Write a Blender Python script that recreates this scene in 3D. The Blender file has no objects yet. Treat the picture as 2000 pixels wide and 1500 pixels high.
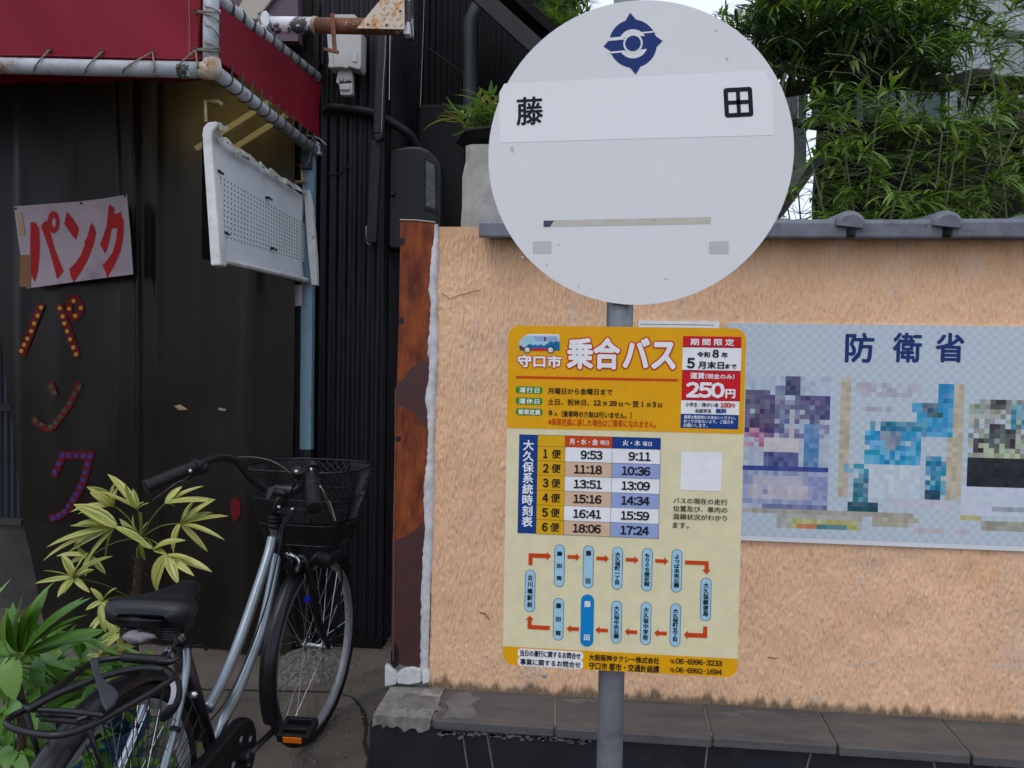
import bpy, math, random
import numpy as np
from mathutils import Vector, Matrix
R = math.radians
SC = bpy.context.scene
COL = SC.collection
rnd = random.Random(7)

# ------------------------------------------------------------------ camera
PSI, TH, PHI, FPX = R(5.7), R(1.7), R(1.0), 1500.0
CAM = Vector((0, 0, 1.35))
_r0 = Vector((math.cos(PSI), math.sin(PSI), 0)); _f0 = Vector((-math.sin(PSI), math.cos(PSI), 0)); _z = Vector((0, 0, 1))
FW = _f0*math.cos(TH) - _z*math.sin(TH); _u = _f0*math.sin(TH) + _z*math.cos(TH)
RT = _r0*math.cos(PHI) + _u*math.sin(PHI); UP = -_r0*math.sin(PHI) + _u*math.cos(PHI)
cd = bpy.data.cameras.new('camera'); cam = bpy.data.objects.new('camera', cd); COL.objects.link(cam)
cd.sensor_width = 36; cd.lens = 27; cd.clip_start = .02; cd.clip_end = 500
cam.matrix_world = Matrix(((RT.x, UP.x, -FW.x, CAM.x), (RT.y, UP.y, -FW.y, CAM.y), (RT.z, UP.z, -FW.z, CAM.z), (0, 0, 0, 1)))
SC.camera = cam
cd.dof.use_dof = False

# ------------------------------------------------------------------ world and sun (bright overcast)
W = bpy.data.worlds.new('World'); SC.world = W; W.use_nodes = True
nt = W.node_tree; nt.nodes.clear()
sky = nt.nodes.new('ShaderNodeTexSky'); sky.sky_type = 'NISHITA'; sky.sun_disc = False
SUN_EL, SUN_AZ = R(58), R(200)
sky.sun_elevation = SUN_EL; sky.sun_rotation = SUN_AZ; sky.dust_density = 3.0
mx = nt.nodes.new('ShaderNodeMixRGB'); mx.inputs[0].default_value = .78
mx.inputs[2].default_value = (6.9, 7.6, 9.0, 1)          # the even cloud layer
bg = nt.nodes.new('ShaderNodeBackground'); bg.inputs[1].default_value = .11
ow = nt.nodes.new('ShaderNodeOutputWorld')
nt.links.new(sky.outputs[0], mx.inputs[1]); nt.links.new(mx.outputs[0], bg.inputs[0]); nt.links.new(bg.outputs[0], ow.inputs[0])
sd = bpy.data.lights.new('sun', 'SUN'); sun = bpy.data.objects.new('sun', sd); COL.objects.link(sun)
sd.energy = .5; sd.angle = R(30); sd.color = (1, .96, .9)
sv = Vector((math.sin(SUN_AZ)*math.cos(SUN_EL), math.cos(SUN_AZ)*math.cos(SUN_EL), math.sin(SUN_EL)))
sun.rotation_euler = sv.to_track_quat('Z', 'Y').to_euler()
SC.view_settings.view_transform = 'Standard'; SC.view_settings.look = 'None'
SC.view_settings.exposure = .55; SC.view_settings.gamma = 1; SC.view_settings.use_curve_mapping = False
SC.render.engine = 'CYCLES'
SC.cycles.max_bounces = 8; SC.cycles.transparent_max_bounces = 12

# ------------------------------------------------------------------ placing: a pixel of the survey photo onto a real plane
def ray(x, y): return FW + RT*((x-1000)/FPX) - UP*((y-750)/FPX)
def PY(x, y, Y): d = ray(x, y); return CAM + d*(Y/d.y)
def PX(x, y, X): d = ray(x, y); return CAM + d*(X/d.x)
def PZ(x, y, Z): d = ray(x, y); return CAM + d*((Z-CAM.z)/d.z)
def PD(x, y, D): return CAM + ray(x, y)*D

# ------------------------------------------------------------------ materials
def mat(name, c1, c2=None, scale=8, rough=.6, metal=0, bump=0, bscale=60, stretch=(1, 1, 1), c3=None, t3=(.55, .7), s3=3,
        detail=6, coat=0, spec=.5, bdist=.002, lo=.35, hi=.65, st3=None):
    m = bpy.data.materials.new(name); m.use_nodes = True; n = m.node_tree; L = n.links.new
    b = n.nodes['Principled BSDF']; b.inputs['Roughness'].default_value = rough; b.inputs['Metallic'].default_value = metal
    b.inputs['Specular IOR Level'].default_value = spec
    if coat: b.inputs['Coat Weight'].default_value = coat
    b.inputs['Base Color'].default_value = (*c1, 1)
    tc = n.nodes.new('ShaderNodeTexCoord')
    def mapped(s):
        mp = n.nodes.new('ShaderNodeMapping'); mp.inputs['Scale'].default_value = s; L(tc.outputs['Object'], mp.inputs[0]); return mp.outputs[0]
    if c2 is not None:
        ns = n.nodes.new('ShaderNodeTexNoise'); ns.inputs['Scale'].default_value = scale; ns.inputs['Detail'].default_value = detail
        ns.inputs['Roughness'].default_value = .65
        L(mapped(stretch), ns.inputs['Vector'])
        mr = n.nodes.new('ShaderNodeMapRange'); mr.inputs[1].default_value = lo; mr.inputs[2].default_value = hi; L(ns.outputs[0], mr.inputs[0])
        mi = n.nodes.new('ShaderNodeMixRGB'); mi.inputs[1].default_value = (*c1, 1); mi.inputs[2].default_value = (*c2, 1)
        L(mr.outputs[0], mi.inputs[0]); out = mi.outputs[0]
        if c3 is not None:
            n3 = n.nodes.new('ShaderNodeTexNoise'); n3.inputs['Scale'].default_value = s3; n3.inputs['Detail'].default_value = 8
            n3.inputs['Roughness'].default_value = .7
            L(mapped(st3 or stretch), n3.inputs['Vector'])
            m3 = n.nodes.new('ShaderNodeMapRange'); m3.inputs[1].default_value, m3.inputs[2].default_value = t3; L(n3.outputs[0], m3.inputs[0])
            mj = n.nodes.new('ShaderNodeMixRGB'); mj.inputs[2].default_value = (*c3, 1); L(out, mj.inputs[1]); L(m3.outputs[0], mj.inputs[0]); out = mj.outputs[0]
        L(out, b.inputs['Base Color'])
    if bump:
        nb = n.nodes.new('ShaderNodeTexNoise'); nb.inputs['Scale'].default_value = bscale; nb.inputs['Detail'].default_value = 5
        L(mapped(stretch), nb.inputs['Vector'])
        bp = n.nodes.new('ShaderNodeBump'); bp.inputs['Strength'].default_value = bump; bp.inputs['Distance'].default_value = bdist
        L(nb.outputs[0], bp.inputs['Height']); L(bp.outputs[0], b.inputs['Normal'])
    m['base'] = 1
    return m
def paint(name, c, rough=.5, **k):
    k.setdefault('spec', .16); return mat(name, c, tuple(v*.9 for v in c), scale=30, rough=rough, **k)
def leafmat(name, cols, trans=.25, rough=.45, stripe=None):
    m = bpy.data.materials.new(name); m.use_nodes = True; n = m.node_tree; L = n.links.new
    b = n.nodes['Principled BSDF']; b.inputs['Roughness'].default_value = rough
    g = n.nodes.new('ShaderNodeNewGeometry'); oi = n.nodes.new('ShaderNodeObjectInfo')
    ad = n.nodes.new('ShaderNodeMath'); ad.operation = 'ADD'; L(g.outputs['Random Per Island'], ad.inputs[0]); L(oi.outputs['Random'], ad.inputs[1])
    fr = n.nodes.new('ShaderNodeMath'); fr.operation = 'FRACT'; L(ad.outputs[0], fr.inputs[0])
    cr = n.nodes.new('ShaderNodeValToRGB'); L(fr.outputs[0], cr.inputs[0]); e = cr.color_ramp.elements
    for i, c in enumerate(cols):
        p = i/(len(cols)-1)
        if i == 0: e[0].position = 0; e[0].color = (*c, 1)
        elif i == len(cols)-1: e[-1].position = 1; e[-1].color = (*c, 1)
        else: q = e.new(p); q.color = (*c, 1)
    out = cr.outputs[0]
    if stripe:
        uv = n.nodes.new('ShaderNodeUVMap'); sp = n.nodes.new('ShaderNodeSeparateXYZ'); L(uv.outputs[0], sp.inputs[0])
        ml = n.nodes.new('ShaderNodeMath'); ml.operation = 'MULTIPLY'; ml.inputs[1].default_value = 7.0; L(sp.outputs[0], ml.inputs[0])
        a2 = n.nodes.new('ShaderNodeMath'); a2.operation = 'ADD'; L(ml.outputs[0], a2.inputs[0])
        k = n.nodes.new('ShaderNodeMath'); k.operation = 'MULTIPLY'; k.inputs[1].default_value = 30; L(fr.outputs[0], k.inputs[0]); L(k.outputs[0], a2.inputs[1])
        nz = n.nodes.new('ShaderNodeTexNoise'); nz.noise_dimensions = '2D'; nz.inputs['Scale'].default_value = 1.0; nz.inputs['Detail'].default_value = 3
        cb = n.nodes.new('ShaderNodeCombineXYZ'); L(a2.outputs[0], cb.inputs[0])
        m4 = n.nodes.new('ShaderNodeMath'); m4.operation = 'MULTIPLY'; m4.inputs[1].default_value = .8; L(sp.outputs[1], m4.inputs[0]); L(m4.outputs[0], cb.inputs[1])
        L(cb.outputs[0], nz.inputs['Vector'])
        mr = n.nodes.new('ShaderNodeMapRange'); mr.inputs[1].default_value = .44; mr.inputs[2].default_value = .56; L(nz.outputs[0], mr.inputs[0])
        mi = n.nodes.new('ShaderNodeMixRGB'); mi.inputs[2].default_value = (*stripe, 1); L(out, mi.inputs[1]); L(mr.outputs[0], mi.inputs[0]); out = mi.outputs[0]
    L(out, b.inputs['Base Color'])
    tr = n.nodes.new('ShaderNodeBsdfTranslucent'); L(out, tr.inputs[0])
    ms = n.nodes.new('ShaderNodeMixShader'); ms.inputs[0].default_value = trans
    L(b.outputs[0], ms.inputs[1]); L(tr.outputs[0], ms.inputs[2]); L(ms.outputs[0], n.nodes['Material Output'].inputs[0])
    return m

M = {}
def stucco():
    m = mat('peach_stucco', (.79, .505, .315), (.73, .455, .275), scale=5, rough=.9, spec=.15, c3=(.58, .46, .37), t3=(.54, .74), s3=4, stretch=(1, 1, .8), st3=(1.2, 1, .6))
    n = m.node_tree; L = n.links.new; b = n.nodes['Principled BSDF']; tc = n.nodes.new('ShaderNodeTexCoord')
    def noise(sc, s, d=4, dist=0):
        mp = n.nodes.new('ShaderNodeMapping'); mp.inputs['Scale'].default_value = s; L(tc.outputs['Object'], mp.inputs[0])
        q = n.nodes.new('ShaderNodeTexNoise'); q.inputs['Scale'].default_value = sc; q.inputs['Detail'].default_value = d; q.inputs['Distortion'].default_value = dist
        L(mp.outputs[0], q.inputs['Vector']); return q.outputs[0]
    a = noise(130, (1, 1, .13), 3, .5); c = noise(60, (1, 1, .5), 4, .3)
    mm = n.nodes.new('ShaderNodeMath'); mm.operation = 'MULTIPLY_ADD'; mm.inputs[1].default_value = .55; L(c, mm.inputs[0]); L(a, mm.inputs[2])
    bp = n.nodes.new('ShaderNodeBump'); bp.inputs['Strength'].default_value = 1; bp.inputs['Distance'].default_value = .004
    L(mm.outputs[0], bp.inputs['Height']); L(bp.outputs[0], b.inputs['Normal'])
    # darker tint in the deepest combed grooves and damp dirt near the foot, streaky brown tile shadow painted into the colour below the cap
    src = b.inputs['Base Color'].links[0].from_socket
    mr = n.nodes.new('ShaderNodeMapRange'); mr.inputs[1].default_value = .72; mr.inputs[2].default_value = .50; L(mm.outputs[0], mr.inputs[0])
    mi = n.nodes.new('ShaderNodeMixRGB'); mi.inputs[2].default_value = (.25, .17, .11, 1)
    mk = n.nodes.new('ShaderNodeMath'); mk.operation = 'MULTIPLY'; mk.inputs[1].default_value = .22; L(mr.outputs[0], mk.inputs[0]); L(mk.outputs[0], mi.inputs[0]); L(src, mi.inputs[1])
    sp = n.nodes.new('ShaderNodeSeparateXYZ'); L(tc.outputs['Object'], sp.inputs[0])
    dz = noise(26, (1, 1, .22), 8)
    ad = n.nodes.new('ShaderNodeMath'); ad.operation = 'MULTIPLY_ADD'; ad.inputs[1].default_value = -.10; L(dz, ad.inputs[0]); L(sp.outputs[2], ad.inputs[2])
    md = n.nodes.new('ShaderNodeMapRange'); md.inputs[1].default_value = -.018; md.inputs[2].default_value = -.040; L(ad.outputs[0], md.inputs[0])
    mj = n.nodes.new('ShaderNodeMixRGB'); mj.inputs[2].default_value = (.085, .068, .045, 1); L(mi.outputs[0], mj.inputs[1])
    mh = n.nodes.new('ShaderNodeMath'); mh.operation = 'MULTIPLY'; mh.inputs[1].default_value = .8; L(md.outputs[0], mh.inputs[0]); L(mh.outputs[0], mj.inputs[0])
    ds = noise(9, (1, 1, .08), 6)
    au = n.nodes.new('ShaderNodeMath'); au.operation = 'MULTIPLY_ADD'; au.inputs[1].default_value = .35; L(ds, au.inputs[0]); L(sp.outputs[2], au.inputs[2])
    mu = n.nodes.new('ShaderNodeMapRange'); mu.inputs[1].default_value = 1.50; mu.inputs[2].default_value = 1.64; L(au.outputs[0], mu.inputs[0])
    mq = n.nodes.new('ShaderNodeMixRGB'); mq.inputs[2].default_value = (.36, .19, .08, 1); L(mj.outputs[0], mq.inputs[1])
    mg = n.nodes.new('ShaderNodeMath'); mg.operation = 'MULTIPLY'; mg.inputs[1].default_value = .5; L(mu.outputs[0], mg.inputs[0]); L(mg.outputs[0], mq.inputs[0])
    L(mq.outputs[0], b.inputs['Base Color'])
    return m
M['stucco'] = stucco()
M['plaster'] = mat('white_plaster', (.62, .63, .64), (.42, .42, .42), scale=25, rough=.9, bump=.6, bscale=90, c3=(.2, .19, .18), t3=(.62, .72), s3=12)
M['pillar'] = mat('pillar_concrete', (.40, .385, .36), (.27, .26, .24), scale=12, rough=.9, bump=.5, bscale=120, c3=(.1, .095, .09), t3=(.6, .75), s3=7)
M['rust'] = mat('rusty_sheet', (.085, .018, .010), (.25, .062, .018), scale=12, rough=.75, bump=.8, bscale=160, stretch=(1.7, 1, .55), detail=12, lo=.38, hi=.62, c3=(.40, .20, .10), t3=(.63, .71), s3=15, st3=(1.6, 1, .5), spec=.2)
M['primer'] = mat('dark_red_primer', (.065, .016, .015), (.038, .011, .011), scale=12, rough=.65, bump=.2, bscale=90)
M['rustpipe'] = mat('rusty_pipe', (.10, .03, .018), (.2, .075, .03), scale=20, rough=.75, bump=.5, bscale=120, c3=(.4, .38, .35), t3=(.62, .64), s3=9)
M['flakepipe'] = mat('flaking_pipe', (.03, .035, .045), (.08, .06, .05), scale=20, rough=.5, bump=.5, bscale=90, c3=(.6, .62, .64), t3=(.5, .53), s3=14)
M['paintpipe'] = mat('white_pipe_paint', (.40, .43, .46), (.27, .28, .29), scale=13, rough=.42, bump=.3, bscale=90, c3=(.20, .11, .055), t3=(.56, .66), s3=13, st3=(1, 1, 1))
M['tile'] = mat('grey_roof_tile', (.15, .16, .19), (.08, .085, .105), scale=12, rough=.5, bump=.3, bscale=120, c3=(.03, .03, .035), t3=(.57, .72), s3=16)
M['slate'] = mat('coping_slate', (.055, .055, .06), (.095, .09, .085), scale=7, rough=.6, bump=.35, bscale=60, stretch=(.6, 2, 2), c3=(.2, .19, .175), t3=(.6, .75), s3=5)
M['mortar'] = mat('cement_patch', (.23, .22, .20), (.12, .115, .11), scale=14, rough=.9, bump=.8, bscale=70, c3=(.33, .29, .26), t3=(.55, .62), s3=6)
M['joint'] = mat('pale_mortar', (.24, .21, .17), (.12, .10, .08), scale=40, rough=.95, bump=.6, bscale=200)
M['black_stone'] = mat('black_stone', (.009, .010, .014), (.018, .02, .027), scale=4, rough=.5, spec=.3, bump=.15, bscale=50, c3=(.04, .04, .045), t3=(.6, .8), s3=6)
M['concrete'] = mat('ground_concrete', (.135, .112, .09), (.085, .07, .057), scale=5, rough=.9, bump=.6, bscale=160, c3=(.05, .045, .04), t3=(.56, .75), s3=2.2)
M['gravelly'] = mat('pebbly_cement', (.20, .18, .16), (.06, .055, .05), scale=60, rough=.95, bump=1, bscale=70, bdist=.01)
M['corr'] = mat('dark_corrugated_steel', (.011, .0105, .014), (.007, .0068, .009), scale=6, rough=.5, bump=.15, bscale=60, stretch=(1, 1, .3), c3=(.016, .014, .017), t3=(.6, .75), s3=4, spec=.25)
M['corrfar'] = mat('black_corrugated_steel', (.006, .006, .0075), (.004, .004, .005), scale=6, rough=.7, spec=.25)
M['brownpaint'] = mat('brown_duct', (.020, .016, .018), (.014, .011, .014), scale=12, rough=.5, c3=(.06, .05, .05), t3=(.6, .8), s3=9, spec=.25)
M['brownmeter'] = mat('brown_meter_cover', (.011, .009, .011), (.008, .007, .008), scale=9, rough=.38, spec=.25)
M['blackrubber'] = mat('black_conduit', (.014, .014, .016), (.009, .009, .01), scale=20, rough=.5, spec=0.2)
M['greypvc'] = mat('grey_downpipe', (.05, .057, .066), (.033, .038, .045), scale=8, rough=.5, spec=0.25)
M['boxwhite'] = mat('aged_white_plastic', (.45, .44, .42), (.37, .36, .34), scale=5, rough=.5, c3=(.16, .15, .14), t3=(.6, .85), s3=10)
M['signwhite'] = mat('white_sign_steel', (.66, .68, .70), (.60, .62, .64), scale=5, rough=.35, c3=(.33, .27, .2), t3=(.64, .72), s3=14, spec=.5)
M['signedge'] = mat('white_sign_trim', (.68, .68, .68), (.5, .48, .45), scale=8, rough=.4, c3=(.22, .11, .05), t3=(.62, .70), s3=22)
M['brass'] = mat('yellowed_bracket', (.45, .36, .2), (.25, .15, .07), scale=20, rough=.5)
M['bluepaint'] = mat('pale_blue_paint', (.17, .27, .34), (.13, .21, .27), scale=8, rough=.5, c3=(.07, .06, .05), t3=(.62, .68), s3=22)
M['canvas'] = mat('red_canvas', (.21, .008, .021), (.17, .007, .018), scale=3, rough=.62, bump=.3, bscale=420, bdist=.0006, spec=.15)
M['canvas_dark'] = mat('red_canvas_hem', (.17, .008, .014), (.13, .006, .012), scale=3, rough=.55, bump=.2, bscale=420, bdist=.0006, spec=.15)
M['rope'] = mat('dark_cord', (.035, .032, .028), (.06, .05, .04), scale=60, rough=.8)
M['ropepale'] = mat('pale_cord', (.24, .21, .17), (.12, .1, .08), scale=60, rough=.8)
M['eyelet'] = mat('tarnished_eyelet', (.05, .035, .035), rough=.4, metal=.6)
M['checker'] = mat('checker_plate', (.50, .42, .33), (.46, .20, .05), scale=22, rough=.5, metal=.2, lo=.5, hi=.6)
M['purple'] = mat('dusky_panel', (.075, .045, .065), (.06, .038, .055), scale=3, rough=.5)
M['cream'] = mat('cream_board', (.42, .38, .33), (.34, .30, .25), scale=6, rough=.6)
M['signface'] = mat('disc_white', (.66, .665, .67), (.64, .645, .65), scale=4, rough=.4, spec=.2, c3=(.58, .59, .60), t3=(.6, .9), s3=6)
M['sticker'] = mat('sticker_white', (.73, .735, .745), (.71, .715, .72), scale=4, rough=.5, spec=.2)
M['navyprint'] = paint('navy_print', (.012, .035, .155)); M['blackprint'] = paint('black_print', (.008, .008, .012))
M['tape'] = mat('old_tape', (.43, .40, .31), (.50, .49, .44), scale=30, rough=.35, stretch=(1, 1, 3), c3=(.16, .14, .10), t3=(.64, .74), s3=12)
M['tapegrey'] = mat('grey_tape', (.46, .46, .45), (.42, .42, .41), scale=30, rough=.35)
M['galv'] = mat('galvanised_pole', (.19, .20, .225), (.15, .155, .175), scale=14, rough=.42, metal=.35, bump=.1, bscale=50, stretch=(1, 1, 2), c3=(.09, .09, .10), t3=(.52, .72), s3=9)
M['gold'] = paint('amber_print', (.72, .345, .003)); M['creamprint'] = paint('cream_print', (.69, .63, .40))
M['redprint'] = paint('red_print', (.55, .010, .018)); M['orangeprint'] = paint('vermilion_print', (.55, .055, .006))
M['greenprint'] = paint('green_print', (.05, .24, .015)); M['blueprint'] = paint('blue_print', (.006, .045, .22))
M['whiteprint'] = paint('white_print', (.76, .76, .78)); M['peachprint'] = paint('peach_print', (.62, .43, .29))
M['lilacprint'] = paint('lilac_print', (.28, .35, .60)); M['skyprint'] = paint('pale_blue_print', (.33, .56, .68)); M['cyanprint'] = paint('cyan_print', (.003, .20, .50))
M['goldcell'] = paint('gold_cell_print', (.66, .36, .008)); M['greyprint'] = paint('grey_print', (.05, .07, .09))
M['vanblue'] = paint('van_blue', (.01, .13, .32)); M['vanpale'] = paint('van_pale', (.36, .55, .62))
M['letter_red'] = mat('brushed_red_paint', (.40, .006, .008), (.32, .005, .006), scale=14, rough=.5, spec=0.15)
M['pinkpaper'] = mat('aged_pinkish_board', (.40, .33, .36), (.34, .27, .30), scale=5, rough=.6, c3=(.2, .15, .17), t3=(.55, .8), s3=5, spec=0.2)
M['card'] = mat('brown_cardboard', (.22, .10, .04), (.17, .08, .035), scale=9, rough=.8)
M['cardtape'] = mat('yellowed_tape', (.36, .25, .13), (.3, .2, .1), scale=9, rough=.5)
M['strip_red'] = mat('faded_red_tape', (.13, .006, .008), (.09, .006, .008), scale=50, rough=.6, spec=0.12)
M['dotyellow'] = paint('yellow_dot', (.46, .22, .02)); M['dotgreen'] = paint('green_dot', (.025, .07, .035)); M['dotblue'] = paint('blue_dot', (.03, .035, .20))
M['blackpaint'] = mat('black_bicycle_enamel', (.006, .006, .008), (.009, .009, .011), scale=10, rough=.3, spec=.35)
M['blackplastic'] = mat('black_plastic', (.008, .008, .010), (.006, .006, .007), scale=30, rough=.45, spec=0.25)
M['saddleskin'] = mat('black_saddle_vinyl', (.008, .008, .012), (.011, .011, .015), scale=14, rough=.42, bump=.15, bscale=300, spec=0.3)
M['tyre'] = mat('tyre_rubber', (.010, .010, .011), (.02, .018, .016), scale=14, rough=.75, spec=0.2)
M['silver'] = mat('silver_blue_tube', (.23, .27, .30), (.20, .24, .27), scale=9, rough=.28, metal=.75)
M['chrome'] = mat('bright_steel', (.55, .56, .58), rough=.2, metal=1)
M['rim'] = mat('dull_alloy_rim', (.30, .30, .32), (.24, .24, .25), scale=20, rough=.4, metal=.25)
M['amber'] = paint('amber_reflector', (.7, .16, .01), .2); M['bluejewel'] = paint('blue_reflector', (.03, .03, .8), .15)
M['labelgrey'] = paint('grey_lock_label', (.35, .36, .40)); M['rag'] = mat('white_rag', (.26, .25, .27), (.16, .155, .165), scale=20, rough=.8)
M['strap'] = mat('grey_rubber_strap', (.035, .038, .045), (.025, .027, .032), scale=20, rough=.5)
M['bucketblue'] = mat('blue_bucket', (.01, .06, .15), (.008, .05, .12), scale=8, rough=.45)
M['stem'] = mat('fibrous_palm_stem', (.075, .045, .028), (.03, .02, .014), scale=60, rough=.9, bump=1, bscale=90, bdist=.006)
M['petiole'] = paint('green_petiole', (.12, .15, .03)); M['bark'] = mat('dark_bark', (.035, .027, .02), (.02, .016, .012), scale=30, rough=.9, bump=.8)
M['culm'] = mat('bamboo_culm', (.06, .10, .025), (.09, .10, .03), scale=10, rough=.5)
M['variegated'] = leafmat('variegated_leaf', [(.12, .20, .015), (.20, .27, .03), (.07, .16, .012)], .2, .4, stripe=(.50, .46, .13))
M['palmgreen'] = leafmat('green_palm_leaf', [(.035, .12, .012), (.075, .19, .015), (.045, .12, .015), (.12, .24, .02)], .2, .35)
M['bambooleaf'] = leafmat('bamboo_leaf', [(.075, .16, .012), (.13, .24, .018), (.05, .11, .015), (.20, .31, .03), (.10, .18, .015)], .35)
M['brightleaf'] = leafmat('bright_grass_leaf', [(.10, .24, .03), (.17, .32, .04), (.08, .2, .03), (.38, .26, .05)], .3)
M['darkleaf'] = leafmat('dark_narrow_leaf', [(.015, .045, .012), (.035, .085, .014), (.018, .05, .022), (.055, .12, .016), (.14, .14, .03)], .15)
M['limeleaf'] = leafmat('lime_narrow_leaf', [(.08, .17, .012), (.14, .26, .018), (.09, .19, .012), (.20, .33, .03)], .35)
M['glassgreen'] = mat('green_glass', (.03, .10, .08), (.05, .14, .12), scale=6, rough=.12)
M['corrpale'] = mat('pale_corrugated_sheet', (.42, .46, .48), (.3, .34, .36), scale=4, rough=.35)
M['darkwood'] = mat('dark_wood', (.012, .009, .008), (.006, .005, .005), scale=12, rough=.7, stretch=(1, 1, 6), spec=0.08)
M['greywood'] = mat('grey_beam', (.09, .09, .095), (.05, .05, .055), scale=12, rough=.7, stretch=(1, 6, 1))
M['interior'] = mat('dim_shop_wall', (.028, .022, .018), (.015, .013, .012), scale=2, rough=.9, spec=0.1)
M['drapecloth'] = mat('tan_cloth', (.10, .062, .028), (.07, .045, .02), scale=5, rough=.9)
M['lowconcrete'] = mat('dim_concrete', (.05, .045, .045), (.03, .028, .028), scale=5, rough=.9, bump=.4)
M['bamboodark'] = mat('soil', (.02, .016, .012), (.012, .01, .008), scale=30, rough=1, bump=1)
def vinyl():
    m = bpy.data.materials.new('dusty_clear_vinyl'); m.use_nodes = True; n = m.node_tree; L = n.links.new
    b = n.nodes['Principled BSDF']; b.inputs['Roughness'].default_value = .30; b.inputs['Specular IOR Level'].default_value = .22
    tc = n.nodes.new('ShaderNodeTexCoord')
    def noise(sc, s, d=5):
        mp = n.nodes.new('ShaderNodeMapping'); mp.inputs['Scale'].default_value = s; L(tc.outputs['Object'], mp.inputs[0])
        q = n.nodes.new('ShaderNodeTexNoise'); q.inputs['Scale'].default_value = sc; q.inputs['Detail'].default_value = d; L(mp.outputs[0], q.inputs['Vector']); return q.outputs[0]
    a = noise(2.6, (1, 1, .5)); cr = n.nodes.new('ShaderNodeValToRGB'); L(a, cr.inputs[0])
    cr.color_ramp.elements[0].position = .35; cr.color_ramp.elements[0].color = (.009, .0075, .006, 1)
    cr.color_ramp.elements[1].position = .78; cr.color_ramp.elements[1].color = (.050, .046, .042, 1)
    e3 = cr.color_ramp.elements.new(.56); e3.color = (.021, .017, .014, 1)
    L(cr.outputs[0], b.inputs['Base Color'])
    w = noise(16, (1, 1, .12)); bp = n.nodes.new('ShaderNodeBump'); bp.inputs['Strength'].default_value = .2; bp.inputs['Distance'].default_value = .02
    L(w, bp.inputs['Height']); L(bp.outputs[0], b.inputs['Normal'])
    tr = n.nodes.new('ShaderNodeBsdfTransparent'); tr.inputs[0].default_value = (.75, .72, .66, 1)
    tl = n.nodes.new('ShaderNodeBsdfTranslucent'); tl.inputs[0].default_value = (.22, .19, .14, 1)
    m2 = n.nodes.new('ShaderNodeMixShader'); m2.inputs[0].default_value = .30; L(b.outputs[0], m2.inputs[1]); L(tl.outputs[0], m2.inputs[2])
    ms = n.nodes.new('ShaderNodeMixShader'); L(tr.outputs[0], ms.inputs[1]); L(m2.outputs[0], ms.inputs[2])
    sp = n.nodes.new('ShaderNodeSeparateXYZ'); L(tc.outputs['Object'], sp.inputs[0])
    mr = n.nodes.new('ShaderNodeMapRange'); mr.inputs[1].default_value = 2.0; mr.inputs[2].default_value = 1.0; mr.inputs[3].default_value = .97; mr.inputs[4].default_value = .90
    L(sp.outputs[2], mr.inputs[0]); L(mr.outputs[0], ms.inputs[0])
    L(ms.outputs[0], n.nodes['Material Output'].inputs[0]); return m
M['vinyl'] = vinyl()
def emis(name, c, s):
    m = bpy.data.materials.new(name); m.use_nodes = True; b = m.node_tree.nodes['Principled BSDF']
    b.inputs['Base Color'].default_value = (*c, 1); b.inputs['Emission Color'].default_value = (*c, 1); b.inputs['Emission Strength'].default_value = s; return m
M['tube'] = emis('fluorescent_tube', (1, .84, .38), 3.2)

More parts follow.
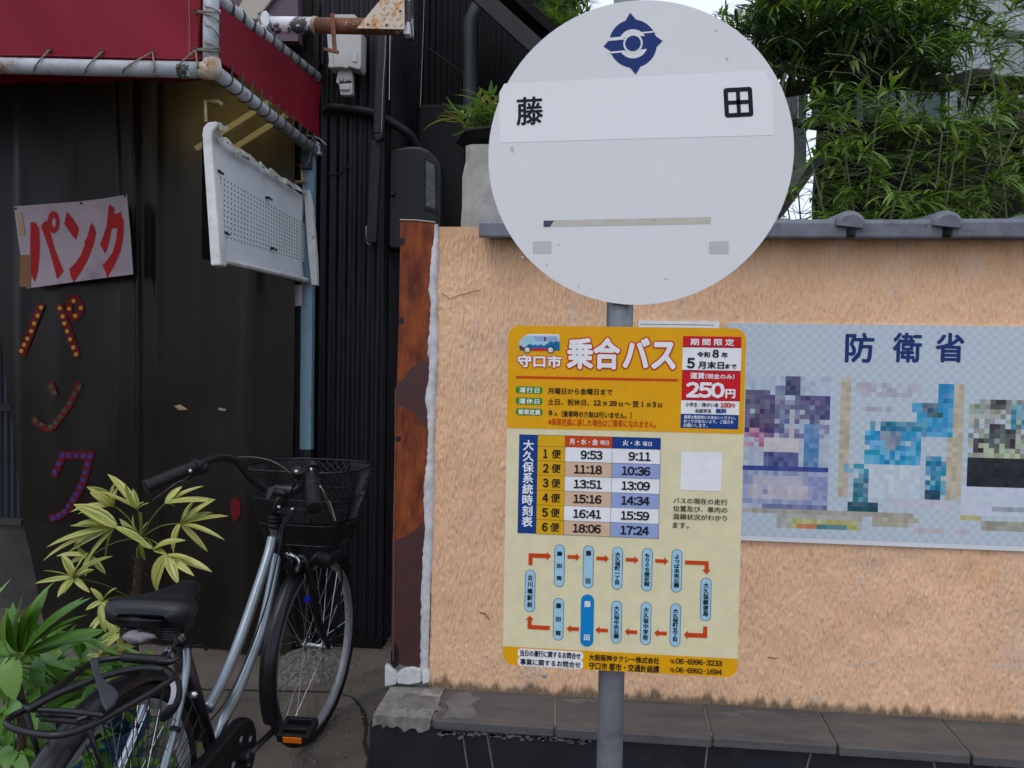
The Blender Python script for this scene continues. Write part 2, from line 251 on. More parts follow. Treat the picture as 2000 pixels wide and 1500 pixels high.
# ------------------------------------------------------------------ mesh building
class MB:
    def __init__(s): s.v = []; s.f = []; s.uv = {}
    def add(s, vs, fs):
        o = len(s.v); s.v += [Vector(p) for p in vs]; s.f += [tuple(i+o for i in f) for f in fs]; return s
    def box(s, a, b):
        x0, y0, z0 = a; x1, y1, z1 = b
        return s.add([(x0, y0, z0), (x1, y0, z0), (x1, y1, z0), (x0, y1, z0), (x0, y0, z1), (x1, y0, z1), (x1, y1, z1), (x0, y1, z1)],
                     [(0, 3, 2, 1), (4, 5, 6, 7), (0, 1, 5, 4), (1, 2, 6, 5), (2, 3, 7, 6), (3, 0, 4, 7)])
    def obox(s, c, hx, hy, hz, Rm):
        c = Vector(c); P = [c + Rm @ Vector((i*hx, j*hy, k*hz)) for k in (-1, 1) for i, j in ((-1, -1), (1, -1), (1, 1), (-1, 1))]
        return s.add(P, [(0, 3, 2, 1), (4, 5, 6, 7), (0, 1, 5, 4), (1, 2, 6, 5), (2, 3, 7, 6), (3, 0, 4, 7)])
    def bar(s, p, q, w, h=None, up=Vector((0, 0, 1))):
        p, q = Vector(p), Vector(q); d = (q-p); L = d.length; d = d.normalized(); x = d.cross(up)
        if x.length < 1e-4: x = Vector((1, 0, 0))
        x.normalize(); y = x.cross(d).normalized(); Rm = Matrix((x, d, y)).transposed()
        return s.obox((p+q)/2, w/2, L/2, (h or w)/2, Rm)
    def tube(s, pts, r, n=10, closed=False, flat=1.0, caps=True):
        pts = [Vector(p) for p in pts]; m = len(pts); rs = r if isinstance(r, (list, tuple)) else [r]*m
        up = None; rings = []
        for i, p in enumerate(pts):
            if closed: t = pts[(i+1) % m]-pts[i-1]
            else: t = pts[min(i+1, m-1)]-pts[max(i-1, 0)]
            t.normalize()
            if up is None:
                up = Vector((0, 0, 1)) if abs(t.z) < .9 else Vector((1, 0, 0))
            x = t.cross(up).normalized(); up = x.cross(t).normalized()
            rings.append([p + (x*math.cos(a) + up*math.sin(a)*flat)*rs[i] for a in [2*math.pi*k/n for k in range(n)]])
        o = len(s.v)
        for rg in rings: s.v += rg
        for i in range(m if closed else m-1):
            a, b = o+i*n, o+((i+1) % m)*n
            for k in range(n): s.f.append((a+k, a+(k+1) % n, b+(k+1) % n, b+k))
        if caps and not closed: s.f.append(tuple(o+k for k in range(n))[::-1]); s.f.append(tuple(o+(m-1)*n+k for k in range(n)))
        return s
    def lathe(s, c, prof, n=24, axis=Vector((0, 0, 1)), capped=True):
        axis = Vector(axis).normalized(); x = axis.cross(Vector((0, 1, 0)) if abs(axis.y) < .9 else Vector((1, 0, 0))).normalized(); y = axis.cross(x)
        o = len(s.v); c = Vector(c)
        for (r, h) in prof:
            for k in range(n):
                a = 2*math.pi*k/n; s.v.append(c + axis*h + (x*math.cos(a)+y*math.sin(a))*r)
        for i in range(len(prof)-1):
            for k in range(n): s.f.append((o+i*n+k, o+i*n+(k+1) % n, o+(i+1)*n+(k+1) % n, o+(i+1)*n+k))
        if capped: s.f.append(tuple(o+k for k in range(n))[::-1]); s.f.append(tuple(o+(len(prof)-1)*n+k for k in range(n)))
        return s
    def prism(s, pts, d):      # planar outline pushed along d
        pts = [Vector(p) for p in pts]; n = len(pts); d = Vector(d); o = len(s.v)
        s.v += pts + [p+d for p in pts]
        s.f.append(tuple(o+i for i in range(n))); s.f.append(tuple(o+n+i for i in range(n))[::-1])
        for i in range(n): s.f.append((o+i, o+n+i, o+n+(i+1) % n, o+(i+1) % n))
        return s
    def grid(s, fn, nu, nv):
        o = len(s.v)
        for j in range(nv+1):
            for i in range(nu+1): s.v.append(Vector(fn(i/nu, j/nv)))
        for j in range(nv):
            for i in range(nu): a = o+j*(nu+1)+i; s.f.append((a, a+1, a+nu+2, a+nu+1))
        return s
def catmull(P, k=6, closed=False):
    P = [Vector(p) for p in P]; n = len(P); out = []
    for i in range(n if closed else n-1):
        if closed: a, b, c, d = P[i-1], P[i], P[(i+1) % n], P[(i+2) % n]
        else: a, b, c, d = P[max(i-1, 0)], P[i], P[i+1], P[min(i+2, n-1)]
        for j in range(k):
            t = j/k; out.append(.5*((2*b)+(c-a)*t+(2*a-5*b+4*c-d)*t*t+(3*b-a-3*c+d)*t**3))
    if not closed: out.append(P[-1])
    return out
def base_of(o):
    while o.parent: o = o.parent
    return o.location
def link(name, me, m, parent):
    o = bpy.data.objects.new(name, me); COL.objects.link(o)
    if m: me.materials.append(m)
    if parent: o.parent = parent
    return o
def obj(name, mb, m, parent=None, smooth=False, bevel=0, origin=None):
    L = base_of(parent) if parent else Vector(origin or (0, 0, 0))
    me = bpy.data.meshes.new(name); me.from_pydata([tuple(v-L) for v in mb.v], [], mb.f); me.validate()
    if getattr(mb, 'uvs', None):
        uvl = me.uv_layers.new(name='UVMap')
        for lp in me.loops: uvl.data[lp.index].uv = mb.uvs[lp.vertex_index]
    if smooth: me.shade_smooth()
    o = link(name, me, m, parent)
    if not parent: o.location = L
    if smooth == 2:
        md = o.modifiers.new('weighted', 'EDGE_SPLIT'); md.split_angle = R(40)
    if bevel:
        md = o.modifiers.new('bevel', 'BEVEL'); md.width = bevel; md.segments = 2; md.limit_method = 'ANGLE'
    return o
def thing(name, label, cat, loc=(0, 0, 0), group=None):
    o = bpy.data.objects.new(name, None); COL.objects.link(o); o.location = loc; o.empty_display_size = .1
    return tag(o, label, cat, group)
def tag(o, label, cat, group=None, kind=None):
    if label: o['label'] = label
    if cat: o['category'] = cat
    if group: o['group'] = group
    if kind: o['kind'] = kind
    return o

# ------------------------------------------------------------------ text: outlines of the built-in font, flat print
_tc = {}
def glyphs(s, spacing=1.0, vertical=False):
    key = (s, spacing, vertical)
    if key in _tc: return _tc[key]
    def one(txt):
        cu = bpy.data.curves.new('t', 'FONT'); cu.body = txt; cu.resolution_u = 2; cu.space_character = spacing; cu.fill_mode = 'FRONT'
        ob = bpy.data.objects.new('t', cu); COL.objects.link(ob); bpy.context.view_layer.update()
        me = bpy.data.meshes.new_from_object(ob.evaluated_get(bpy.context.evaluated_depsgraph_get()))
        v = [(p.co.x, p.co.y) for p in me.vertices]; f = [tuple(p.vertices) for p in me.polygons]
        bpy.data.objects.remove(ob); bpy.data.curves.remove(cu); bpy.data.meshes.remove(me); return v, f
    if all(c in '0123456789:-' for c in s):
        V, F = [], []; x = 0
        for ch in s:
            v, f = one(chr(ord(ch)+0xFEE0) if ch != '-' else '－')
            a, b = min(p[0] for p in v), max(p[0] for p in v); k = {':': 1.0, '-': .42, '1': .92}.get(ch, 1.12); w = (b-a)*k
            adv = {':': .30, '-': .56, '1': .58}.get(ch, .60); o = len(V); V += [(x+adv/2-w/2+(p[0]-a)*k, p[1]) for p in v]; F += [tuple(q+o for q in t) for t in f]; x += adv
    elif vertical:
        V, F = [], []
        for i, ch in enumerate(s):
            if ch == ' ': continue
            v, f = one(ch)
            if not v: continue
            cx = (min(p[0] for p in v)+max(p[0] for p in v))/2; cy = (min(p[1] for p in v)+max(p[1] for p in v))/2
            o = len(V); V += [(p[0]-cx, p[1]-cy - i*spacing) for p in v]; F += [tuple(k+o for k in q) for q in f]
    else: V, F = one(s)
    _tc[key] = (V, F); return V, F

class Plate:
    """a flat printed surface: maps survey pixels onto its own plane"""
    def __init__(s, c, n, right, parent, th=0.0):
        s.c = Vector(c); s.n = Vector(n).normalized(); s.r = Vector(right).normalized(); s.u = s.n.cross(s.r).normalized()
        if s.u.z < 0: s.u = -s.u
        s.p = parent; s.lv = 0
    def loc(s, x, y):
        d = ray(x, y); p = CAM + d*((s.c-CAM).dot(s.n)/d.dot(s.n)); return (p-s.c).dot(s.r), (p-s.c).dot(s.u)
    def pt(s, a, b, h=0): return s.c + s.r*a + s.u*b + s.n*h
    def poly(s, px, m, h, name='print', th=.0, parent=None):
        mb = MB(); pts = [s.pt(*s.loc(*p), h) for p in px]
        if th: mb.prism([p - s.n*th for p in pts], s.n*th)
        else: mb.add(pts, [tuple(range(len(pts)))])
        return obj(name, mb, m, parent or s.p)
    def circ(s, x, y, r, m, h, name='print', rx=1, a0=0, a1=360, rin=0, n=40):
        a, b = s.loc(x, y); k = s.loc(x+10, y)[0]-a; k /= 10; mb = MB()
        A = [R(a0+(a1-a0)*i/n) for i in range(n+1)]
        out = [s.pt(a+math.cos(t)*r*rx*k, b+math.sin(t)*r*k, h) for t in A]
        if rin:
            inn = [s.pt(a+math.cos(t)*rin*rx*k, b+math.sin(t)*rin*k, h) for t in A]
            mb.add(out+inn, [(i, i+1, n+2+i, n+1+i) for i in range(n)])
        else: mb.add(out[:-1], [tuple(range(n))])
        return obj(name, mb, m, s.p)
    def rrect(s, x0, y0, x1, y1, rad, m, h, name='print', dy=0, th=0, k=6):
        # corners in pixels; dy: drop of the right edge relative to the left one
        c0 = s.loc(x0, y0); c1 = s.loc(x1, y1); a0, a1 = c0[0], c1[0]; b1, b0 = c0[1], c1[1]
        q = (a1-a0)/max(1e-6, abs(x1-x0))*rad; P = []
        for cx, cy, st in ((a1-q, b1-q, 0), (a0+q, b1-q, 90), (a0+q, b0+q, 180), (a1-q, b0+q, 270)):
            for i in range(k+1): t = R(st+90*i/k); P.append(s.pt(cx+q*math.cos(t), cy+q*math.sin(t), h))
        mb = MB()
        if th: mb.prism([p-s.n*th for p in P], s.n*th)
        else: mb.add(P, [tuple(range(len(P)))])
        return obj(name, mb, m, s.p)
    def text(s, t, cx, cy, w, hh, m, h=.0010, bold=0, spacing=1.0, vertical=False, rot=0, name='lettering', nb=6):
        V, F = glyphs(t, spacing, vertical)
        x0 = min(v[0] for v in V); x1 = max(v[0] for v in V); y0 = min(v[1] for v in V); y1 = max(v[1] for v in V)
        a, b = s.loc(cx, cy); k = (s.loc(cx+20, cy)[0]-a)/20
        sx = w*k/(x1-x0); sy = hh*k/max(y1-y0, 1e-6); mb = MB()
        offs = [(0, 0)] + ([(math.cos(2*math.pi*i/nb)*bold*k, math.sin(2*math.pi*i/nb)*bold*k) for i in range(nb)] if bold else [])
        cr, sr = math.cos(rot), math.sin(rot)
        for j, (ox, oy) in enumerate(offs):
            pts = []
            for v in V:
                u_, w_ = (v[0]-(x0+x1)/2)*sx, (v[1]-(y0+y1)/2)*sy
                pts.append(s.pt(a+u_*cr-w_*sr+ox, b+u_*sr+w_*cr+oy, h+j*.00002))
            mb.add(pts, F)
        return obj(name, mb, m, s.p)

# ================================================================== GROUND
def structure(name, mb, m, **k): o = obj(name, mb, m, **k); o['kind'] = 'structure'; return o
g = MB(); g.grid(lambda u, v: (-60+120*u, -60+120*v, 0), 8, 8)
structure('ground', g, M['concrete'])
# long narrow crack and expansion joint in the concrete
mb = MB(); P = [PZ(x, y, .002) for x, y in [(655, 1352), (690, 1362), (708, 1385), (716, 1420), (712, 1450), (722, 1480), (716, 1520)]]
for a, b in zip(P, P[1:]):
    w = Vector((.006+.006*rnd.random(), 0, 0)); mb.add([a-w, a+w, b+w, b-w], [(0, 1, 2, 3)])
structure('ground_crack', mb, M['bamboodark'])
mb = MB(); A, B = PZ(380, 1347, .003), PZ(640, 1352, .003); mb.add([A, B, B+Vector((0, .012, 0)), A+Vector((0, .012, 0))], [(0, 1, 2, 3)])
structure('ground_joint', mb, M['bamboodark'])
mb = MB(); c = PZ(612, 1300, 0); rr = random.Random(3)
N = 26
for j in range(9):
    for i in range(N):
        a = 2*math.pi*i/N; r = j/8; w = 1+.13*math.sin(3*a+1)+.1*math.sin(5*a)
        mb.v.append(c + Vector((math.cos(a)*.17*r*w, math.sin(a)*.22*r*w, .05*(1-r**2)+(.008*rr.random() if j < 8 else -.004))))
for j in range(8):
    for i in range(N): mb.f.append((j*N+i, j*N+(i+1) % N, (j+1)*N+(i+1) % N, (j+1)*N+i))
tag(obj('cement_lump', mb, M['gravelly'], origin=c), 'rough pebbly lump of cement on the ground behind the bicycle front wheel', 'cement lump')
pb = MB(); rr = random.Random(11)
for i in range(420):
    if i < 260: x, y = rr.uniform(-.95, -.60), rr.uniform(2.1, 3.6)
    else: x, y = rr.uniform(-2.4, -.65), rr.uniform(1.9, 3.2)
    s = rr.uniform(.002, .006); pb.obox((x, y, s*.5), s, s*rr.uniform(.6, 1), s*.6, Matrix.Rotation(rr.random()*6, 3, 'Z'))
o = obj('grit', pb, M['gravelly']); tag(o, 'loose grit scattered on the concrete beside the wall', 'grit', kind='stuff')

# ================================================================== GARDEN WALL
YW = 2.35; ZL = .32
wall = thing('garden_wall', 'peach combed stucco wall with grey tile cap and black stone base behind the bus stop', 'wall', (-.49, YW, ZL))
XL0 = PY(846, 900, YW).x
mb = MB(); ztop = 1.765
mb.box((-.485, YW+.006, ZL-.02), (4.2, YW+.13, 1.736)); body = obj('wall_core', mb, M['stucco'], wall)
def comb(nx, nz, dx, dz, seed):
    g_ = np.random.default_rng(seed); kx = np.fft.fftfreq(nx, dx)[None, :]; kz = np.fft.fftfreq(nz, dz)[:, None]
    def field(lx, lz, bx=0):
        f = np.fft.fft2(g_.standard_normal((nz, nx))); F_ = np.exp(-((kx*lx)**2+(kz*lz)**2)*2)
        if bx: F_ = F_*(1-np.exp(-((kx*bx)**2+(kz*bx*2)**2)*2))
        h = np.real(np.fft.ifft2(f*F_)); return h/h.std()
    a = field(.0028, .022, .022); b = field(.005, .010, .03); c = field(.06, .09)
    m_ = 1/(1+np.exp(-1.6*field(.12, .12)))
    return np.clip(a*(.55+.45*m_)+b*(.5-.25*m_), -2.0, 2.4)*.00125 + c*.0012
def stucco_panel(x0, x1, z0, z1, dx, dz, seed):
    nx, nz = int((x1-x0)/dx)+1, int((z1-z0)/dz)+1; H = comb(nx, nz, dx, dz, seed)
    xs = np.linspace(x0, x1, nx); zs = np.linspace(z0, z1, nz); XX, ZZ = np.meshgrid(xs, zs)
    V = np.stack([XX-wall.location.x, YW-.0015-H-wall.location.y, ZZ-wall.location.z], -1).reshape(-1, 3)
    i = np.arange(nx*nz).reshape(nz, nx); F_ = np.stack([i[:-1, :-1], i[:-1, 1:], i[1:, 1:], i[1:, :-1]], -1).reshape(-1, 4)
    me = bpy.data.meshes.new('stucco_face'); me.vertices.add(len(V)); me.vertices.foreach_set('co', V.astype(np.float32).ravel())
    me.loops.add(F_.size); me.loops.foreach_set('vertex_index', F_.astype(np.int32).ravel()); me.polygons.add(len(F_))
    me.polygons.foreach_set('loop_start', np.arange(0, F_.size, 4, dtype=np.int32)); me.update(calc_edges=True); me.shade_smooth()
    return link('stucco_face', me, M['stucco'], wall)
stucco_panel(-.484, 1.42, ZL-.01, 1.735, .0019, .0040, 5)
stucco_panel(1.42, 4.2, ZL-.01, 1.735, .008, .014, 6)
mb = MB(); mb.box((-.485, YW+.001, 1.734), (PY(934, 440, YW).x+.01, YW+.128, ztop-.004)); obj('wall_top_end', mb, M['stucco'], wall)
# crack in the stucco near the top left
mb = MB(); P = [PY(x, y, YW-.0058) for x, y in [(862, 573), (871, 577), (878, 584), (893, 578), (905, 575), (920, 570), (940, 566)]]
for a, b in zip(P, P[1:]):
    w = Vector((0, 0, .0009)); mb.add([a-w, a+w, b+w, b-w], [(0, 1, 2, 3)])
obj('crack', mb, M['bark'], wall)
for P, m_k in (([(1645, 1293), (1662, 1297), (1680, 1299), (1696, 1294), (1712, 1292)], 'plaster'), ([(1940, 1398), (1942, 1380), (1950, 1362), (1958, 1340)], 'bark'), ([(1500, 1283), (1512, 1286), (1520, 1285)], 'bark'), ([(1920, 1296), (1950, 1300), (1985, 1299)], 'plaster'), ([(935, 1195), (948, 1200), (955, 1210), (962, 1204)], 'bark')):
    mb = MB(); P = [PY(x, y, YW-.0062) for x, y in P]
    for a, b in zip(P, P[1:]):
        w = Vector((.0006, 0, .0012)); mb.add([a-w, a+w, b+w, b-w], [(0, 1, 2, 3)])
    obj('crack', mb, M[m_k], wall)
mb = MB(); mb.lathe(PY(1063, 1318, YW), [(.007, -.002), (.009, .004), (.006, .007), (0.001, .0085)], 10, axis=(0, -1, 0)); obj('nail_head', mb, M['labelgrey'], wall, smooth=True)
# rusty sheet that closes the end of the wall, bent edge and bolt holes
sheet = []
mb = MB(); zt = 1.785; zb = PY(790, 1302, YW).z
left = [(782, 430), (779, 620), (773, 820), (768, 1000), (766, 1150), (765, 1290)]
right = [(850, 434), (850, 600), (848, 800), (846, 900), (843, 1100), (838, 1305)]
a = [PY(x, y, YW-.006) for x, y in left]; b = [PY(x, y, YW-.006) for x, y in right]
a = catmull(a, 4); b = catmull(b, 4)
mb.prism(a + b[::-1], (0, .004, 0)); rust = obj('rusty_sheet', mb, M['rust'], wall)
mb = MB(); mb.box((-.583, YW+.004, ZL), (-.4865, YW+.13, 1.74)); obj('wall_end', mb, M['mortar'], wall)
mb = MB()
for x, y, w, h in [(785, 471, 4, 6), (783, 626, 5, 5), (777, 857, 5, 5)]:
    p, q = PY(x-w, y-h, YW-.0068), PY(x+w, y+h, YW-.0068); mb.box((p.x, YW-.0075, q.z), (q.x, YW-.0062, p.z))
obj('bolt_slot', mb, M['blackrubber'], rust)
mb = MB(); mb.add([PY(x, y, YW-.0075) for x, y in [(763, 1298), (763, 1272), (769, 1268), (771, 1254), (776, 1264), (779, 1276), (777, 1300), (770, 1306)]], [tuple(range(8))]); obj('rust_hole', mb, M['blackrubber'], rust)
mb = MB(); mb.tube([PY(781, 429, YW-.008), PY(815, 430, YW-.008), PY(850, 434, YW-.008)], .0018, 6); obj('bent_edge', mb, M['cream'], rust)
mb = MB(); e = [PY(x+rnd.uniform(-.6, .6), y, YW-.008) for x, y in [(767.5+ (1300-y)*.0095, y) for y in range(760, 1300, 9)]]
for p, q in zip(e, e[1:]): mb.bar(p, q, .0016+.0014*rnd.random(), .002)
obj('chipped_edge', mb, M['card'], rust)
for P in ([(774, 752), (790, 738), (802, 718), (818, 708), (833, 700), (838, 712), (836, 745), (833, 838), (818, 822), (806, 803), (792, 797), (773, 790)], [(766, 1056), (782, 1052), (800, 1044), (814, 1032), (826, 1018), (831, 1062), (827, 1110), (824, 1150), (823, 1304), (800, 1303), (764, 1290)]):
    mb = MB(); mb.prism([PY(x, y, YW-.0064) for x, y in P], (0, .0002, 0)); obj('primer_patch', mb, M['primer'], rust)
# irregular white plaster strip between sheet and stucco
Ls = [(848, 438), (846, 470), (841, 500), (839, 545), (837, 565), (840, 582), (840, 615), (838, 650), (835, 668), (834, 690), (838, 705), (836, 740), (832, 760), (830, 782), (834, 800), (836, 850), (833, 900), (829, 930), (826, 990), (828, 1010), (830, 1040), (826, 1060), (824, 1110), (822, 1150), (821, 1220), (820, 1330)]
Rs = [(856, 438), (857, 520), (855, 560), (856, 640), (857, 700), (852, 780), (849, 860), (849, 940), (847, 1010), (846, 1100), (842, 1180), (840, 1260), (838, 1330)]
def dense(P, st, jit, r):
    out = []
    for (x0, y0), (x1, y1) in zip(P, P[1:]):
        n = max(1, int(abs(y1-y0)/st))
        for i in range(n): t = i/n; out.append((x0+(x1-x0)*t+r.uniform(-jit, jit), y0+(y1-y0)*t))
    return out+[P[-1]]
rr = random.Random(5); LL = dense(Ls, 7, 1.2, rr); n = len(LL)
RR = []
for x, y in LL:
    for (x0, y0), (x1, y1) in zip(Rs, Rs[1:]):
        if y0 <= y <= y1: RR.append((x0+(x1-x0)*(y-y0)/(y1-y0)+rr.uniform(-.8, .8), y)); break
    else: RR.append((Rs[0][0] if y < 500 else Rs[-1][0], y))
mb = MB()
for k in range(n):
    l, r_ = LL[k], RR[k]
    for t, d in ((0, -.004), (.12, -.011), (.5, -.014-.003*rr.random()), (.85, -.009), (1, .001)):
        mb.v.append(PY(l[0]+(r_[0]-l[0])*t, l[1], YW+d))
for k in range(n-1):
    for j in range(4): a = k*5+j; mb.f.append((a, a+1, a+6, a+5))
obj('plaster_strip', mb, M['plaster'], wall, smooth=True)
# lumps of plaster under the sheet
for P in ([(751, 1300), (768, 1310), (776, 1320), (773, 1338), (751, 1342)], [(774, 1317), (790, 1306), (806, 1304), (822, 1308), (821, 1334), (800, 1338), (775, 1336)], [(824, 1312), (832, 1306), (840, 1320), (838, 1334), (825, 1337)]):
    mb = MB(); mb.prism([PY(x, y, YW-.018) for x, y in P], (0, .03, 0)); obj('plaster_lump', mb, M['plaster'], wall, bevel=.004)
# ledge: coping stones and black stone slabs below, mortar between them
mb = MB(); mb.box((-.59, 2.157, -.05), (4.2, YW-.001, ZL-.006)); obj('ledge_core', mb, M['joint'], wall)
cop = [(-.605, None, 'mortar')]
def copj(bx, by, fx, fy):
    b = PZ(bx, by, ZL); f = PZ(fx, fy, ZL); return b, f
J = [(-.43, -.425), (-.085, -.075)]   # joints left of the pole (back x, front x)
for bx, fx in ((1378, 1391), (1596, 1625), (1819, 1864)):
    J.append((PZ(bx, 1385, ZL).x, PZ(fx, 1440, ZL).x))
pitch = J[-1][0]-J[-2][0]
for i in range(6): J.append((J[-1][0]+pitch, J[-1][1]+pitch))
edges = [(-.60, -.615)] + J
rr = random.Random(8)
for k, ((b0, f0), (b1, f1)) in enumerate(zip(edges, edges[1:])):
    g_ = .0035; yf = 2.135+rr.uniform(-.003, .003); z = ZL+rr.uniform(-.0015, .0015)
    if k == 0:
        # crumbling first stone: ragged cement face
        mb = MB(); n = 16
        top = [(-.60+(.17*i/n), 2.142+rr.uniform(-.006, .006), z+rr.uniform(-.002, .002)) for i in range(n+1)]
        bot = [(x-.004, y+rr.uniform(0, .008), ZL-.036+rr.uniform(-.012, .010)) for x, y, z_ in top]
        bk = [(x, YW+.01, z) for x, y, z_ in top]
        o0 = 0; mb.add(bk+top+bot, [])
        m_ = n+1
        for i in range(n): mb.f.append((i, i+1, m_+i+1, m_+i)); mb.f.append((m_+i, m_+i+1, 2*m_+i+1, 2*m_+i))
        mb.add([bk[0], top[0], bot[0], (-.604, YW+.01, ZL-.04)], [(0, 1, 2, 3)])
        obj('coping_stone', mb, M['mortar'], wall)
        continue
    mb = MB(); mb.prism([(b0+g_, YW+.004, z), (b1-g_, YW+.004, z), (f1-g_, yf, z), (f0+g_, yf, z)], (0, 0, -.026))
    obj('coping_stone', mb, M['slate'], wall, bevel=.003)
def blob(name, c, rx, ry, rz, m, parent, seed, n=14):
    r_ = random.Random(seed); mb = MB(); mb.v.append(Vector(c)+Vector((0, 0, rz)))
    for j in (1, 2, 3):
        for i in range(n):
            a = 2*math.pi*i/n; k = j/3*(1+r_.uniform(-.42, .35)); mb.v.append(Vector(c)+Vector((math.cos(a)*rx*k, max(-ry*1.0, min(ry, math.sin(a)*ry*k)), rz*(1-(j/3)**2)-(.002 if j == 3 else 0)+r_.uniform(0, .0012))))
    for i in range(n): mb.f.append((0, 1+i, 1+(i+1) % n))
    for j in (0, 1):
        for i in range(n): mb.f.append((1+j*n+i, 1+(j+1)*n+i, 1+(j+1)*n+(i+1) % n, 1+j*n+(i+1) % n))
    return obj(name, mb, m, parent, smooth=True)
M['stain'] = mat('cement_smear', (.16, .15, .14), (.10, .098, .095), scale=14, rough=.85, bump=.4, bscale=80)
blob('cement_patch', (-.36, 2.25, ZL+.001), .05, .10, .003, M['stain'], wall, 1)
blob('cement_patch', (-.50, 2.235, ZL+.001), .08, .07, .003, M['stain'], wall, 4)
# ragged cement left under the lip of the coping
mb = MB(); rr = random.Random(9)
for i in range(55):
    x = rr.uniform(-.42, .02); z = ZL-.034-abs(rr.gauss(0, .006)); s = rr.uniform(.002, .007)
    mb.obox((x, 2.148, z), s*1.6, .003, s*.6, Matrix.Rotation(rr.uniform(-.5, .5), 3, 'Y'))
o = obj('mortar_crumbs', mb, M['stain'], wall); o['kind'] = 'stuff'
# black stone slabs: joints traced
Zs = ZL-.028
jt = [((-.615), (-.615))]
for (x0, y0), (x1, y1) in (((898, 1412), (922, 1500)), ((950, 1430), (972, 1500)), ((1386, 1436), (1375, 1500)), ((1595, 1452), (1570, 1500)), ((1815, 1466), (1832, 1500)), ((1960, 1478), (1945, 1500))):
    a, b = PY(x0, y0, 2.15), PY(x1, y1, 2.15); s_ = (b.x-a.x)/(b.z-a.z)
    jt.append((a.x+(Zs-a.z)*s_, max(-9, a.x+(0-a.z)*s_*.6)))
jt += [(jt[-1][0]+.3*i, jt[-1][1]+.32*i) for i in range(1, 9)]
for k, ((t0, b0), (t1, b1)) in enumerate(zip(jt, jt[1:])):
    g_ = .0035; y = 2.152+rr.uniform(-.0015, .0015)
    mb = MB(); mb.prism([(t0+g_, y, Zs-.002), (t1-g_, y, Zs-.002), (b1-g_, y, -.01), (b0+g_, y, -.01)], (0, .012, 0)); obj('base_slab', mb, M['black_stone'], wall, bevel=.0012)
mb = MB(); mb.box((-.613, 2.155, -.01), (-.591, YW+.13, Zs-.002)); obj('base_slab', mb, M['black_stone'], wall)
# tile cap: flat tile with a front lip, round roll tile over each joint
tx = [PY(x, 440, 2.27).x for x in (1662, 1850)]; tp = tx[1]-tx[0]
def flat_tile(x0, x1, ztop, dark=False):
    mb = MB(); y0 = 2.268; zb = ztop-.056
    prof = [(y0+.003, zb), (y0, zb+.004), (y0, zb+.042), (y0+.010, zb+.054), (YW+.20, zb+.072), (YW+.20, zb+.050), (y0+.022, zb+.012), (y0+.016, zb)]
    mb.prism([(x0, y, z) for y, z in prof], (x1-x0, 0, 0)); return mb
k0 = -6
cuts = [tx[0]+tp*k for k in range(k0, 9)]
zt_ = PY(1750, 424, 2.268).z
xl = PY(935, 450, 2.268).x
rr = random.Random(4)
for k, (a, b) in enumerate(zip(cuts, cuts[1:])):
    if b-.09 < xl: continue
    a2 = a+.014 if a-.09 >= xl else xl; dz = rr.uniform(-.003, .003)
    obj('flat_tile', flat_tile(a2, b-.012, zt_+dz), M['tile'], wall, bevel=.0025)
for c in cuts:
    if c < xl+.25: continue
    mb = MB(); n = 12; zc = zt_-.022
    ring = lambda y, zz, r: [(c-.004+r*math.cos(t), y, zz+r*.85*math.sin(t)) for t in [R(-25)+R(215)*i/n for i in range(n+1)]]
    secs = [(2.250, zc, .030), (2.256, zc+.003, .038), (2.270, zc+.006, .041), (YW+.05, zc+.014, .040), (YW+.20, zc+.026, .038)]
    for y, zz, r in secs: mb.v += [Vector(p) for p in ring(y, zz, r)]
    m_ = n+1
    for j in range(len(secs)-1):
        for i in range(n): a = j*m_+i; mb.f.append((a, a+1, a+m_+1, a+m_))
    mb.f.append(tuple(range(m_)))
    obj('roll_tile', mb, M['tile'], wall, smooth=2)
mb = MB(); mb.box((xl+.03, YW-.02, 1.722), (4.2, YW+.2, 1.7285)); obj('tile_bed', mb, M['mortar'], wall)

# ================================================================== PILLAR, POT AND GRASS beside the wall end
yp = 2.62
a, b = PY(899, 440, yp), PY(905, 282, yp)
pil = thing('gate_pillar', 'rough pale concrete pillar standing behind the wall left of the round sign', 'pillar', (a.x+.14, yp+.14, 0))
mb = MB(); rr = random.Random(2); n = 40
zt_p = b.z; x0p = a.x
col = []
for k in range(n+1):
    z = zt_p*k/n; dx = rr.uniform(-.0025, .0025) + (.010 if k > n-2 else 0)
    mb.v += [Vector((x0p+dx, yp+.02, z)), Vector((x0p+dx+.02, yp, z)), Vector((x0p+.26, yp, z)), Vector((x0p+.28, yp+.02, z)), Vector((x0p+.28, yp+.28, z)), Vector((x0p+dx, yp+.28, z))]
for k in range(n):
    for i in range(6): mb.f.append((k*6+i, k*6+(i+1) % 6, (k+1)*6+(i+1) % 6, (k+1)*6+i))
mb.f.append(tuple(n*6+i for i in range(6)))
obj('shaft', mb, M['pillar'], pil)
pc = Vector((x0p+.15, yp+.14, zt_p))
pot = thing('bonsai_pot', 'shallow black pot on the pale pillar holding bright bamboo grass', 'pot', pc)
mb = MB(); mb.lathe(pc, [(.10, .0), (.115, .008), (.165, .024), (.19, .042), (.198, .044), (.195, .054), (.178, .054), (.170, .04), (.02, .035)], 8); obj('bowl', mb, M['blackrubber'], pot, bevel=.003)
mb = MB(); mb.lathe(pc, [(.172, .045), (.08, .056), (.001, .058)], 10); obj('soil', mb, M['bamboodark'], pot)

